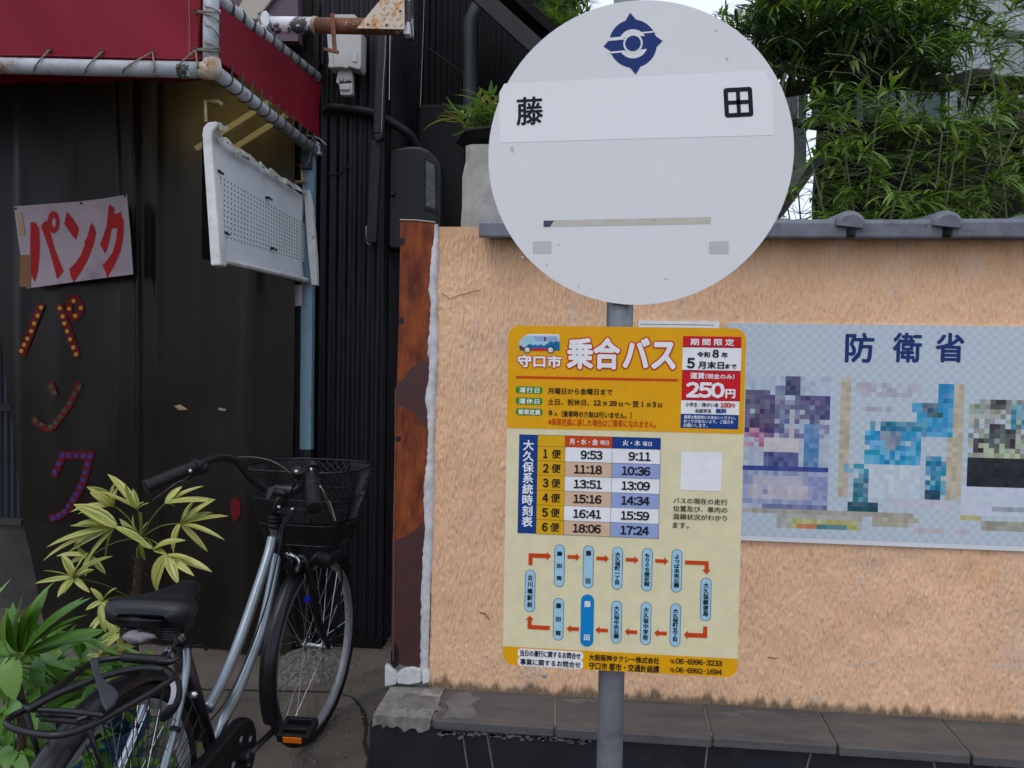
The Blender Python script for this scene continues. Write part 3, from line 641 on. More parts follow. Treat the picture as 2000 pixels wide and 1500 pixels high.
# ------------------------------------------------------------------ leaves
def blade(mb, p, q, w, normal=None, sag=0, seg=5, fold=.25, tip=.35, uvs=None, base_w=.3):
    """lanceolate leaf from p to q with a folded midrib"""
    p, q = Vector(p), Vector(q); d = q-p; L = d.length
    if normal is None: normal = Vector((0, 0, 1))
    s = d.cross(normal)
    if s.length < 1e-5: s = d.cross(Vector((1, 0, 0)))
    s.normalize(); nn = s.cross(d).normalized(); o = len(mb.v)
    if not hasattr(mb, 'uvs'): mb.uvs = []
    for i in range(seg+1):
        t = i/seg; c = p + d*t + nn*(math.sin(t*math.pi*.5)*sag*L*0 + sag*L*(4*t*(1-t)))
        ww = w/2*max(base_w*(1-t*2) if t < .5 else 0, math.sin(math.pi*min(1, (t**.75))*.98+.02)**.7 if t < 1 else 0)
        if t == 1: ww = w*.02
        mb.v += [c - s*ww + nn*ww*fold, c, c + s*ww + nn*ww*fold]
        mb.uvs += [(0, t), (.5, t), (1, t)]
    for i in range(seg):
        a = o+i*3; mb.f += [(a, a+1, a+4, a+3), (a+1, a+2, a+5, a+4)]
    return mb
def leaf_mesh(name, L, w, sag, m, seg=4, fold=.3):
    mb = MB(); blade(mb, (0, 0, 0), (L, 0, 0), w, sag=sag, seg=seg, fold=fold)
    me = bpy.data.meshes.new(name); me.from_pydata([tuple(v) for v in mb.v], [], mb.f); me.materials.append(m)
    uvl = me.uv_layers.new(name='UVMap')
    for lp in me.loops: uvl.data[lp.index].uv = mb.uvs[lp.vertex_index]
    me.shade_smooth(); return me
def place_leaf(me, p, direction, up, scale, parent, name='leaf'):
    x = Vector(direction).normalized(); z = Vector(up); y = z.cross(x)
    if y.length < 1e-3: y = Vector((0, 1, 0)).cross(x)
    y.normalize(); z = x.cross(y)
    o = bpy.data.objects.new(name, me); COL.objects.link(o); o.parent = parent
    Mx = Matrix((x, y, z)).transposed().to_4x4(); o.matrix_local = Matrix.Translation(Vector(p)-base_of(parent)) @ Mx @ Matrix.Scale(scale, 4)
    return o
def rdir(r, down=0): return Vector((r.gauss(0, 1), r.gauss(0, 1), r.gauss(0, .7)-down)).normalized()

# grass in the pot
gr = thing('bamboo_grass', 'bright green dwarf bamboo growing in the black pot on the pillar', 'grass plant', pc+Vector((0, 0, .08)))
BG = [leaf_mesh('grass_leaf', .10, .011, .12, M['brightleaf'], 5), leaf_mesh('grass_leaf', .075, .010, -.1, M['brightleaf'], 5)]
rr = random.Random(21)
st = MB()
for k in range(24):
    b0 = pc + Vector((rr.uniform(-.15, .04), rr.uniform(-.16, .0), .052)); h = rr.uniform(.04, .13); lean = Vector((rr.uniform(-.5, .6), rr.uniform(-.5, .3), 0))
    tip = b0 + Vector((lean.x*h, lean.y*h, h)); st.tube([b0, (b0+tip)/2+Vector((0, 0, .005)), tip], .0012, 5)
    for j in range(7):
        p = b0.lerp(tip, rr.uniform(.25, 1)); a = rr.uniform(0, 2*math.pi); d = Vector((math.cos(a), math.sin(a), rr.uniform(-.35, .8)))
        place_leaf(rr.choice(BG), p, d, (0, 0, 1), rr.uniform(.9, 1.5), gr)
obj('stems', st, M['culm'], gr)

# ================================================================== DARK HOUSE (corrugated walls)
def corrugated(x0, x1, z0, z1, Y, pitch=.032, amp=.006, axis='x', other=0):
    mb = MB(); n = int((x1-x0)/pitch*8); V = []
    for i in range(n+1):
        t = x0+(x1-x0)*i/n; d = amp*math.cos(2*math.pi*(t-x0)/pitch)
        for z in (z0, z1): V.append((t, Y+d, z) if axis == 'x' else (Y+d, t, z))
    mb.add(V, [(2*i, 2*i+2, 2*i+3, 2*i+1) for i in range(n)]); return mb
house = thing('dark_house', 'dark house clad in corrugated steel behind the meter box and gap', 'house', (-1.0, 3.5, 0))
xa = PY(618, 500, 3.5).x; xb = PY(757, 500, 3.5).x
obj('corrugated_sheet', corrugated(xa-.05, xb, 0, 3.6, 3.5, .046, .008), M['corr'], house, smooth=True)
obj('corrugated_sheet', corrugated(3.5, 4.02, 0, 3.6, xb, .0345, .006, 'y'), M['corr'], house, smooth=True)
xc = PY(1105, 100, 4.0).x
obj('corrugated_sheet', corrugated(xb, xc, 0, 3.9, 4.02, .032, .006), M['corrfar'], house, smooth=True)
obj('corrugated_sheet', corrugated(4.0, 6.0, 0, 3.9, xc, .032, .006, 'y'), M['corrfar'], house, smooth=True)
mb = MB(); mb.box((xa-.05, 3.46, 0), (xb+.01, 3.492, .04)); obj('foot_board', mb, M['darkwood'], house)
# eave over the right part: boards and gutter, slanting up to the left
e = [PY(x, y, 3.55) for x, y in [(960, -60), (1035, 60), (1000, -60)]]
mb = MB(); p, q = PY(940, -30, 3.6), PY(1095, 110, 3.6); mb.bar(p, q, .5, .04, up=Vector((0, 0, 1))); obj('eave_board', mb, M['darkwood'], house)
mb = MB(); p, q = PY(930, -15, 3.35), PY(1092, 132, 3.35); mb.bar(p, q, .03, .07); obj('eave_edge', mb, M['brownpaint'], house)
dp = tag(obj('downpipe', MB().tube([PY(965, -30, 3.85), PY(938, 0, 3.85), PY(919, 40, 3.85), PY(918, 205, 3.85), PY(917, 500, 3.85)], .036, 14), M['greypvc'], smooth=True, origin=PY(917, 500, 3.85)), 'grey downpipe on the dark wall above the potted grass', 'downpipe')
# slab of darker wall left of the pillar
mb = MB(); p = PY(822, 215, 3.9); q = PY(912, 470, 3.9); mb.box((p.x, 3.80, q.z-1.2), (q.x, 3.95, p.z)); tag(obj('utility_box', mb, M['corrfar'], origin=(p.x, 3.9, q.z-1.2), bevel=.02), 'tall dark box against the wall behind the meter box', 'utility box')

# meter box with glass window
ym = 3.62
mt = thing('electric_meter_box', 'dark brown rounded meter box with a side window', 'meter box', PY(800, 485, ym))
out = [(752, 300), (762, 291), (800, 285), (822, 286), (838, 293), (857, 312), (860, 330), (859, 430), (857, 470), (850, 487), (760, 487), (750, 470), (749, 330)]
mb = MB(); mb.prism([PY(x, y, ym-.11) for x, y in out], (0, .13, 0)); obj('cover', mb, M['brownmeter'], mt, bevel=.012)
mb = MB(); mb.prism([PY(x, y, ym-.116) for x, y in [(828, 305), (853, 320), (855, 418), (828, 409)]], (0, .004, 0)); obj('window_frame', mb, M['blackrubber'], mt, bevel=.002)
mb = MB(); mb.prism([PY(x, y, ym-.1175) for x, y in [(832, 313), (849, 323), (850, 408), (832, 402)]], (0, .001, 0)); obj('window_glass', mb, mat('meter_glass', (.01, .018, .016), (.045, .06, .05), scale=45, rough=.12, lo=.5, hi=.62), mt)
mb = MB(); mb.lathe(PY(768, 380, ym-.11), [(.013, -.002), (.010, .012), (.007, .02)], 12, axis=(0, -1, 0)); obj('lock_knob', mb, M['brownpaint'], mt)
# brown square duct running down the wall
du = thing('wall_duct', 'brown square cable duct running down beside the meter box', 'duct', PY(725, 480, 3.42))
mb = MB(); mb.bar(PY(749, 60, 3.43), PY(740, 262, 3.43), .046, .03, up=Vector((0, 1, 0))); obj('upper_duct', mb, M['brownpaint'], du, bevel=.003)
mb = MB(); mb.bar(PY(736, 276, 3.44), PY(726, 474, 3.44), .046, .03, up=Vector((0, 1, 0))); obj('lower_duct', mb, M['brownpaint'], du, bevel=.003)
mb = MB(); mb.prism([PY(x, y, 3.40) for x, y in [(731, 262), (747, 260), (747, 268), (738, 275), (730, 270)]], (0, .05, 0)); obj('elbow_cover', mb, M['brownpaint'], du, bevel=.003)
mb = MB(); mb.prism([PY(x, y, 3.45) for x, y in [(714, 442), (720, 440), (722, 478), (715, 474)]], (0, .02, 0)); obj('bracket', mb, M['boxwhite'], du)
tag(obj('conduit', MB().tube(catmull([PY(x, y, yy) for x, y, yy in [(634, 210, 3.47), (680, 212, 3.46), (732, 222, 3.47), (765, 240, 3.5), (795, 258, 3.52), (808, 275, 3.55), (818, 300, 3.58)]], 5), .021, 10), M['blackrubber'], smooth=True, origin=PY(818, 300, 3.58)), 'thick black conduit crossing the wall to the meter box', 'conduit')
def wire(name, pts, r, m, label, cat='cable', k=6, grp=None):
    P = catmull(pts, k); return tag(obj(name, MB().tube(P, r, 6), m, smooth=True, origin=P[0]), label, cat, grp)
wire('cable', [PY(x, y, 3.46) for x, y in [(690, 175), (720, 170), (735, 160), (744, 168)]], .0022, M['blackrubber'], 'thin black wire curving right from the terminal block')
wire('cable', [PY(x, y, 3.45) for x, y in [(658, 165), (650, 185), (636, 195), (630, 188)]], .003, M['blackrubber'], 'short black wire curving left from the terminal block to the awning')
wire('cable', [PY(x, y, 3.47) for x, y in [(636, 335), (650, 342), (668, 338), (676, 325), (685, 330)]], .0035, M['blackrubber'], 'black cable bent round a hook below the red awning')
wire('cable', [PY(x, y, 3.6) for x, y in [(730, 474), (745, 490), (760, 497), (775, 488)]], .004, M['blackrubber'], 'black cable looping under the brown duct and meter box')
wire('cable', [PY(x, y, 3.41) for x, y in [(753, 70), (752, 110), (748, 170), (745, 260)]], .0012, M['boxwhite'], 'thin white wire hanging along the brown duct')
wire('cable', [PY(x, y, 3.6) for x, y in [(829, -20), (826, 80), (824, 130), (821, 210)]], .0010, M['boxwhite'], 'thin white wire hanging left of the grey downpipe')
wire('cable', [PY(x, y, 3.9) for x, y in [(830, 90), (880, 125), (930, 165), (985, 215)]], .004, M['blackrubber'], 'black cable slanting down across the dark wall to the grass')

# white service box and terminal block
sb = thing('service_box', 'small aged white plastic box on the dark wall under the rusty pipe', 'service box', PY(672, 132, 3.40))
fx = [(638, 62), (642, 120), (640, 131), (647, 132), (668, 131), (676, 134), (682, 130), (702, 136), (705, 128), (706, 62)]
mb = MB(); mb.prism([PY(x, y, 3.38) for x, y in fx], (0, .08, 0)); obj('cover', mb, M['boxwhite'], sb, bevel=.004)
mb = MB(); mb.prism([PY(x, y, 3.376) for x, y in [(688, 100), (697, 100), (697, 120), (688, 120)]], (0, .002, 0)); obj('label_plate', mb, M['tapegrey'], sb)
mb = MB(); mb.prism([PY(x, y, 3.374) for x, y in [(647, 70), (650, 131), (651, 131), (648.5, 70)]], (0, .002, 0)); obj('seam', mb, M['tapegrey'], sb)
mb = MB(); p, q = PY(652, 28, 3.42), PY(700, 70, 3.42); mb.prism([PY(x, y, 3.42) for x, y in [(653, 60), (653, 28), (692, 28), (700, 36), (702, 60)]], (0, .05, 0)); obj('back_cover', mb, M['boxwhite'], sb)
tb = thing('terminal_block', 'pale ceramic terminal block hanging below the white service box', 'terminal block', PY(673, 185, 3.42))
mb = MB(); mb.prism([PY(x, y, 3.41) for x, y in [(660, 140), (663, 135), (684, 134), (688, 142), (688, 183), (683, 186), (665, 185), (662, 165), (656, 160)]], (0, .03, 0)); obj('body', mb, M['boxwhite'], tb, bevel=.002)
for x in (667, 680):
    mb = MB(); mb.lathe(PY(x, 154, 3.41), [(.011, -.002), (.011, .006), (.006, .008)], 12, axis=(0, -1, 0)); obj('screw_terminal', mb, M['labelgrey'], tb)
mb = MB(); mb.prism([PY(x, y, 3.402) for x, y in [(664, 166), (683, 166), (683, 175), (664, 175)]], (0, .01, 0)); obj('fuse_clip', mb, M['boxwhite'], tb, bevel=.001)
mb = MB(); mb.prism([PY(x, y, 3.408) for x, y in [(662, 160), (687, 158), (687, 161), (662, 163)]], (0, .001, 0)); obj('gap', mb, M['blackrubber'], tb)

# rusty sign arm and checker-plate gusset
ya = 3.05
arm = thing('rusty_sign_arm', 'rusty horizontal steel pipe with flaking white paint under the orange gusset', 'pipe arm', PY(520, 50, ya))
obj('painted_pipe', MB().tube([PY(522, 49, ya), PY(616, 50, ya)], .033, 18), M['flakepipe'], arm, smooth=True)
obj('rusty_pipe', MB().tube([PY(619, 50, ya), PY(797, 53, ya)], .031, 18), M['rustpipe'], arm, smooth=True)
obj('joint_ring', MB().tube([PY(612, 49, ya), PY(619, 50, ya)], .0345, 18), M['brass'], arm, smooth=True)
mb = MB(); mb.prism([PY(x, y, ya-.04) for x, y in [(502, 24), (520, 20), (524, 30), (528, 62), (520, 62), (504, 52)]], (0, .06, 0)); obj('end_plate', mb, M['flakepipe'], arm, bevel=.003)
mb = MB(); mb.bar(PY(649, 26, ya-.04), PY(654, 103, ya-.04), .017, .004, up=Vector((0, 1, 0))); mb.bar(PY(661, 102, ya-.04), PY(633, 96, ya-.04), .010, .012); obj('hanging_hook', mb, M['rustpipe'], arm)
gs = thing('checker_plate_gusset', 'triangular cream checker plate streaked with orange rust on the pipe arm', 'gusset plate', PY(790, 57, ya-.05))
mb = MB(); mb.prism([PY(x, y, ya-.052) for x, y in [(697, 55), (790, 57), (790, -60), (800, -60), (745, 2)]][:3] + [PY(792, -60, ya-.052)], (0, .006, 0)); obj('plate', mb, M['checker'], gs)
i = 0
for yy in range(-40, 55, 11):
    for xx in range(705, 790, 13):
        x = xx + (6 if (yy//11) % 2 else 0); y = yy
        if y > 55 - (x-697)*1.25*.0 and True: pass
        if y < 57-(x-700)*.83*1.3+8 or y > 50 or x > 785: continue
        c = PY(x, y, ya-.053); s = 1 if (xx//13+yy//11) % 2 else -1
        mb = MB(); mb.obox(c, .0075, .0016, .0018, Matrix.Rotation(s*R(45), 3, 'Y')); obj('tread_bar', mb, M['checker'], gs)
for x, y in ((719, 48), (755, 49), (782, 22)):
    mb = MB(); mb.lathe(PY(x, y, ya-.052), [(.006, 0), (.005, .003), (.001, .004)], 10, axis=(0, -1, 0)); obj('bolt', mb, M['rustpipe'], gs)
mb = MB(); mb.prism([PY(x, y, ya-.03) for x, y in [(791, -60), (801, -60), (800, 66), (788, 66), (788, 58), (791, 57)]], (0, .07, 0)); tag(obj('steel_upright', mb, M['flakepipe'], origin=PY(797, 66, ya)), 'dark steel upright at the right end of the rusty pipe arm', 'steel post')
pp = thing('sign_board', 'dusky purple sign board above the upper awning pipe', 'sign board', PY(550, 80, 3.3))
mb = MB(); mb.prism([PY(x, y, 3.3) for x, y in [(430, -60), (582, -60), (582, 80), (540, 80), (430, 0)]], (0, .05, 0)); obj('panel', mb, M['purple'], pp)
mb = MB(); mb.prism([PY(x, y, 3.28) for x, y in [(495, -40), (560, -40), (500, 38), (462, 22)]], (0, .015, 0)); obj('diagonal_brace', mb, M['cream'], pp)
mb = MB(); mb.prism([PY(x, y, 3.4) for x, y in [(540, 84), (580, 86), (580, 92), (625, 120), (618, 145), (540, 100)]], (0, .05, 0)); obj('lower_rail', mb, M['darkwood'], pp)

# ================================================================== REPAIR SHOP: room, curtain, post, lamps
shop = thing('repair_shop', 'dim shop room behind the hanging clear vinyl curtain', 'shop', (-2.5, 3.6, 0))
XR = -1.30
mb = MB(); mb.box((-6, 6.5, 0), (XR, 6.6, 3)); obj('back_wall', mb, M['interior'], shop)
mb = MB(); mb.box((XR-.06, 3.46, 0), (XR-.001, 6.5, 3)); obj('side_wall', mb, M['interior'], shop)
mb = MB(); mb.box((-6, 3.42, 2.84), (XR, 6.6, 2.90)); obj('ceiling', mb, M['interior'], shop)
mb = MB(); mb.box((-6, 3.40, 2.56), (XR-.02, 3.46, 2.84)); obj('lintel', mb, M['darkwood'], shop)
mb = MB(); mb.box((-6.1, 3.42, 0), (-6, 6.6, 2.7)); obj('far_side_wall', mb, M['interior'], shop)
# shutter and low kerb wall seen past the left edge of the curtain
ys = 3.75
p = PY(45, 1012, ys)
obj('shutter_panel', corrugated(-3.6, p.x, p.z, 1.55, ys, .036, .009), mat('blue_grey_shutter', (.02, .024, .035), (.014, .017, .025), scale=5, rough=.45), shop, smooth=True)
q = PY(20, 795, ys); mb = MB(); mb.box((-3.6, ys-.03, q.z-.02), (q.x+.03, ys-.012, q.z+.02)); obj('shutter_rail', mb, M['brownpaint'], shop)
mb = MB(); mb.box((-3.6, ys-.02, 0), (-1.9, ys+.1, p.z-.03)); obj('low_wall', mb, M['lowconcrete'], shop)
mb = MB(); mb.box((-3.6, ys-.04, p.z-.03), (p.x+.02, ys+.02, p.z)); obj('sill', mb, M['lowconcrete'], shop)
# dim shapes inside
mb = MB(); mb.box((-2.9, 5.2, 0), (-2.1, 5.7, 1.1)); tag(obj('workbench', mb, M['interior'], origin=(-2.5, 5.4, 0)), 'dim bench standing at the back of the shop', 'bench')
for k, ((x0, y0), (x1, y1)) in enumerate((((383, 290), (545, 186)), ((455, 290), (578, 212)))):
    a, b = PY(x0, y0, 3.46), PY(x1, y1, 3.43)
    lt = thing('ceiling_lamp', ['yellow fluorescent tube glowing behind the curtain, nearer the awning corner', 'yellow fluorescent tube glowing behind the curtain, just above the perforated sign'][k], 'lamp', (a+b)/2, 'fluorescent tubes in the shop')
    mb = MB(); mb.bar(a+Vector((0, .05, .03)), b+Vector((0, .05, .03)), .03, .06); obj('housing', mb, mat('yellowed_lamp_housing', (.12, .10, .04), (.09, .07, .03), rough=.5), lt)
    obj('tube', MB().tube([a, b], .012, 10), M['tube'], lt, smooth=True)

RIDGE = [(PY(p, 700, 3.33).x, a, w) for p, a, w in ((268, .020, .014), (308, .012, .018), (395, .010, .06), (495, .020, .05), (130, .010, .06), (228, .005, .008), (45, .015, .03))]
def yc(x, z):
    s = .5+.5*math.tanh((1.9-z)*1.2)
    r = sum(a*math.exp(-((x-c-.012*math.sin(2*z+k))/w)**2) for k, (c, a, w) in enumerate(RIDGE))
    return 3.33 + (.020*math.sin(6.3*x+1.2) + .006*math.sin(15*x+.7*z+2))*(.35+.65*s) + .01*math.sin(3*z+2*x) - r
XC1 = -1.315
_ce = sorted([(PY(x, y, 3.33).z, PY(x, y, 3.33).x) for x, y in [(-6, 600), (8, 700), (26, 830), (48, 1012), (78, 1180), (105, 1300)]])
def xl_c(z): return float(np.interp(z, [c[0] for c in _ce], [c[1] for c in _ce]))
mb = MB()
NU, NV = 260, 44
mb.grid(lambda u, v: (lambda z: (lambda x: (x, yc(x, z), z))(xl_c(z)-1.2*(1 if z > 1.62 else 0)*0 + (XC1-xl_c(z))*u))(.012+2.58*v), NU, NV)
cur = tag(obj('vinyl_curtain', mb, M['vinyl'], smooth=True, origin=(-1.9, 3.33, 0)), 'dusty dark transparent vinyl curtain hanging across the shop front', 'curtain')
mb = MB(); mb.grid(lambda u, v: (lambda x, z: (x, yc(x, z)+.012, z))(-3.5+(-2.40+3.5)*u, 1.50+1.08*v), 40, 12)
tag(obj('vinyl_curtain', mb, M['vinyl'], smooth=True, origin=(-2.9, 3.33, 1.5)), 'short left strip of clear vinyl hanging at the far left edge', 'curtain')
# sagging cloth rolled behind the top of the curtain
mb = MB(); mb.grid(lambda u, v: (lambda a: (a.x, 3.42+.02*math.sin(9*u), a.z + 0))(PY(-60+270*u, 182+ v*(14+34*math.sin(math.pi*min(1, u*1.0))), 3.42)), 24, 5)
tag(obj('sagging_cloth', mb, M['drapecloth'], smooth=True, origin=PY(70, 200, 3.42)), 'tan cloth sagging behind the top left of the curtain', 'cloth')
# floor dirt strip weighting the curtain
# blue post
post = thing('blue_post', 'narrow pale blue painted steel post at the edge of the shop front', 'post', PZ(600, 1300, 0).xyz if False else (PY(600, 900, 3.40).x, 3.42, 0))
px_ = PY(600, 700, 3.40).x
mb = MB(); zc_ = .93
mb.box((px_-.027, 3.385, zc_), (px_+.027, 3.42, 2.33)); obj('upright', mb, M['bluepaint'], post, bevel=.002)
mb = MB(); mb.box((px_-.026, 3.386, 0), (px_+.026, 3.42, zc_-.001)); obj('dark_lower_part', mb, M['corr'], post)  # lower part of the post, in the dark wall steel
mb = MB(); mb.box((px_-.05, 3.383, 0), (px_-.0275, 3.44, 2.33)); obj('dark_edge', mb, M['blackrubber'], post)
mb = MB(); mb.prism([PY(x, y, 3.36) for x, y in [(561, 557), (590, 556), (589, 597), (561, 598)]], (0, .006, 0)); tag(obj('pinkish_plate', mb, M['pinkpaper'], origin=PY(575, 598, 3.36)), 'small dusky pink plate fixed beside the blue post under the sign', 'plate')
mb = MB(); mb.prism([PY(x, y, 3.38) for x, y in [(592, 292), (610, 268), (619, 276), (622, 300), (600, 300)]], (0, .05, 0)); obj('corner_clamp', mb, M['flakepipe'], post, bevel=.003)
mb = MB(); mb.box((px_-.02, 3.35, PY(600, 330, 3.37).z), (px_+.022, 3.384, PY(600, 290, 3.37).z)); obj('grey_cap', mb, M['greypvc'], post)

# ================================================================== AWNING
yf = 2.46
aw = thing('red_awning', 'red canvas awning laced with cord to a white pipe frame', 'awning', PY(412, 135, yf))
C0 = PY(412, 134, yf); XA = C0.x
obj('front_pipe', MB().tube([PY(-260, 122, yf), PY(0, 128, yf), PY(200, 133, yf), PY(398, 137, yf)], .0265, 18), M['paintpipe'], aw, smooth=True)
obj('corner_pipe', MB().tube([PY(414, -80, yf), PY(412, 60, yf), PY(412, 128, yf)], .0255, 18), M['paintpipe'], aw, smooth=True)
ylow = PY(612, 292, 3.38); yup0 = PY(400, -23, yf); yup1 = PY(618, 150, 3.38)
obj('side_pipe', MB().tube([PY(418, 138, yf+.02), ylow], .0235, 18), M['paintpipe'], aw, smooth=True)
obj('side_pipe', MB().tube([PY(398, -22, yf), yup1], .0235, 18), M['paintpipe'], aw, smooth=True)
obj('elbow_joint', MB().tube(catmull([PY(396, 137, yf), PY(410, 139, yf), PY(416, 134, yf), PY(413, 118, yf)], 4), .0285, 14), mat('taped_elbow', (.52, .50, .47), (.35, .2, .08), scale=14, rough=.6, lo=.45, hi=.62, c3=(.03, .035, .05), t3=(.6, .64), s3=15), aw, smooth=True)
mb = MB(); mb.tube([PY(352, 137, yf), PY(376, 137.5, yf)], .0272, 18); obj('black_tape', mb, M['flakepipe'], aw, smooth=True)
yp_ = yf+.012
def sheetY(pxs, Y, nx=40, nz=20, wave=.004, hem=False):
    (a, b, c, d) = [PY(x, y, Y) for x, y in pxs]
    mb = MB(); mb.grid(lambda u, v: (lambda p: p+Vector((0, wave*math.sin(7*u+2*v)+wave*.6*math.sin(19*u*(1-v)+3), 0)))((a.lerp(b, u)).lerp(d.lerp(c, u), v)), nx, nz); return mb
mb = MB()
fr = catmull([PY(x, y, yp_) for x, y in [(-200, 108), (0, 110), (90, 111), (198, 113), (296, 116), (386, 118), (392, 114)]], 5)
for p in fr:
    for k in range(9): mb.v.append(p + Vector((0, .004*math.sin(p.x*9+k*.5)+.003*math.sin(p.x*23+k), k*.045)))
for i in range(len(fr)-1):
    for k in range(8): a = i*9+k; mb.f.append((a, a+9, a+10, a+1))
cf = obj('front_canvas', mb, M['canvas'], aw, smooth=True)
mb = MB(); mb.tube([p+Vector((0, -.0025, .002)) for p in fr], .0045, 6); obj('hem', mb, M['canvas_dark'], cf, smooth=True)
mb = MB(); mb.tube([PY(390, 102, yp_-.003), PY(392, -80, yp_-.003)], .0055, 6); obj('hem', mb, M['canvas_dark'], cf, smooth=True)
mb = MB(); mb.tube([PY(369.5, 108, yp_-.0035), PY(369.5, -80, yp_-.0035)], .0007, 4); obj('stitching', mb, M['pinkpaper'], cf)
# side canvas between the two receding pipes
a0, b0 = PX(432, 136, XA+.006), PX(628, 271, XA+.006)
def sidept(u, v):
    lo = Vector((XA+.004, yf+.03+(3.40-yf-.03)*u, 0)); zl = PX(430+ (600-430)*0, 128, XA).z
    return lo
lo0 = PY(430, 122, yf+.03); lo1 = PY(624, 272, 3.42); hi0 = PY(430, 10, yf+.03); hi1 = PY(629, 163, 3.42)
mb = MB(); mb.grid(lambda u, v: lo0.lerp(lo1, u).lerp(hi0.lerp(hi1, u), v)+Vector((.004*math.sin(9*u+3*v)-.012*math.sin(math.pi*v)*.4, 0, .006*math.sin(u*math.pi*9)*(.5-v))), 44, 12)
cs = obj('side_canvas', mb, M['canvas'], aw, smooth=True)
# roof canvas running back and up from the front edge
mb = MB(); zt0 = PY(398, -22, yf).z-.02
mb.grid(lambda u, v: (-3.8+(XA-.04+3.8)*u, yf+.03+(3.42-yf)*v, zt0+.05*v+.01*math.sin(u*30)*math.sin(v*3.1)), 30, 6); obj('roof_canvas', mb, M['canvas'], aw, smooth=True)
# eyelets and lacing
def eyelet(p, ax, parent):
    mb = MB(); mb.lathe(p, [(.0045, .002), (.0058, .0035), (.009, .0035), (.0095, .001)], 14, axis=ax, capped=False); mb.lathe(p, [(.0045, .0008), (.0001, .0008)], 10, axis=ax, capped=False); return obj('eyelet', mb, M['eyelet'], parent)
for x, y, tx_ in ((96, 98, 68), (200, 101, 168), (298, 102, 242), (382, 98, 346)):
    p = PY(x, y, yp_-.002); eyelet(p, (0, -1, 0), cf)
    for tx2 in ([tx_] if x < 290 else [tx_, x+4]):
        P = [PY(x, y, yp_-.006), PY((x*2+tx2)/3, y+10, yf-.014), PY((x+2*tx2)/3, y+20, yf-.032), PY(tx2, y+33, yf-.030), PY(tx2-3, y+42, yf-.010)]
        obj('lacing', MB().tube(catmull(P, 5), .0028, 6), M['ropepale'], aw, smooth=True)
p = PY(383, 23, yp_-.002); eyelet(p, (0, -1, 0), cf)
for y0, y1 in ((22, 40), (22, 23), (38, 68), (8, 22), (78, 94), (96, 92), (98, 99)):
    P = [PY(386 if y0 in (22, 96, 98) else 399, y0, yf-.012), PY(402, (y0*2+y1)/3, yf-.030), PY(414, (y0+y1)/2+1, yf-.033), PY(426, y1, yf-.018), PY(429, y1+1, yf+.004)]
    obj('lacing', MB().tube(catmull(P, 5), .0026, 6), M['ropepale'], aw, smooth=True)
def wraps(P0, P1, n, r, t0=.03, t1=.97, tail=.03, m='rope', slant=.5, tails_up=False):
    d = (P1-P0); L = d.length; ax = d.normalized(); x = ax.cross(Vector((0, 0, 1))).normalized(); y = x.cross(ax)
    for k in range(n):
        t = t0+(t1-t0)*(k+.5)/n; c = P0 + d*t; pts = []
        for i in range(15):
            a = R(100)+R(300)*i/14; pts.append(c + (x*math.cos(a)+y*math.sin(a))*r*1.1 + ax*slant*r*1.4*(i/14-.5))
        e = pts[-1] + Vector((.006, 0, tail if tails_up else -tail))
        obj('lacing', MB().tube(pts+[e], .0034, 6), M[m], aw, smooth=True)
wraps(PY(418, 138, yf+.02), ylow, 11, .0235, tail=.035, tails_up=True, t0=.04, t1=.97)
wraps(PY(398, -22, yf), yup1, 10, .0235, tail=.05, slant=-.6, t0=.13, t1=.97)
mb = MB(); up0 = PY(398, -22, yf)
for k in range(10):
    c = up0.lerp(yup1, .15+.8*k/9.5); mb2 = MB(); 
obj('lacing', MB().tube(catmull([PY(596, 262, 3.3), PY(606, 285, 3.33), PY(605, 310, 3.33), PY(598, 322, 3.33)], 6), .0025, 6), M['ropepale'], aw, smooth=True)
obj('lacing', MB().tube(catmull([PY(600, 264, 3.36), PY(622, 270, 3.36), PY(637, 283, 3.36)], 6), .0025, 6), M['boxwhite'], aw, smooth=True)
obj('end_bracket', MB().tube([PY(618, 150, 3.38), PY(621, 160, 3.38)], .012, 8), M['galv'], aw)

# ================================================================== HANGING PERFORATED SIGN
XS = -1.272
hs = thing('perforated_sign_box', 'old white sign box with its face missing, showing a perforated sheet', 'sign box', PX(405, 515, XS))
def SS(x, y, dx=0): return PX(x, y, XS+dx)
fT, fB = SS(430, 262), SS(430, 505); bT, bB = SS(603, 385), SS(603, 548)
Yf, Yb = SS(432, 400).y, SS(602, 450).y
def zt_at(y): t = (y-Yf)/(Yb-Yf); return fT.z+(bT.z-fT.z)*t
def zb_at(y): t = (y-Yf)/(Yb-Yf); return fB.z+(bB.z-fB.z)*t
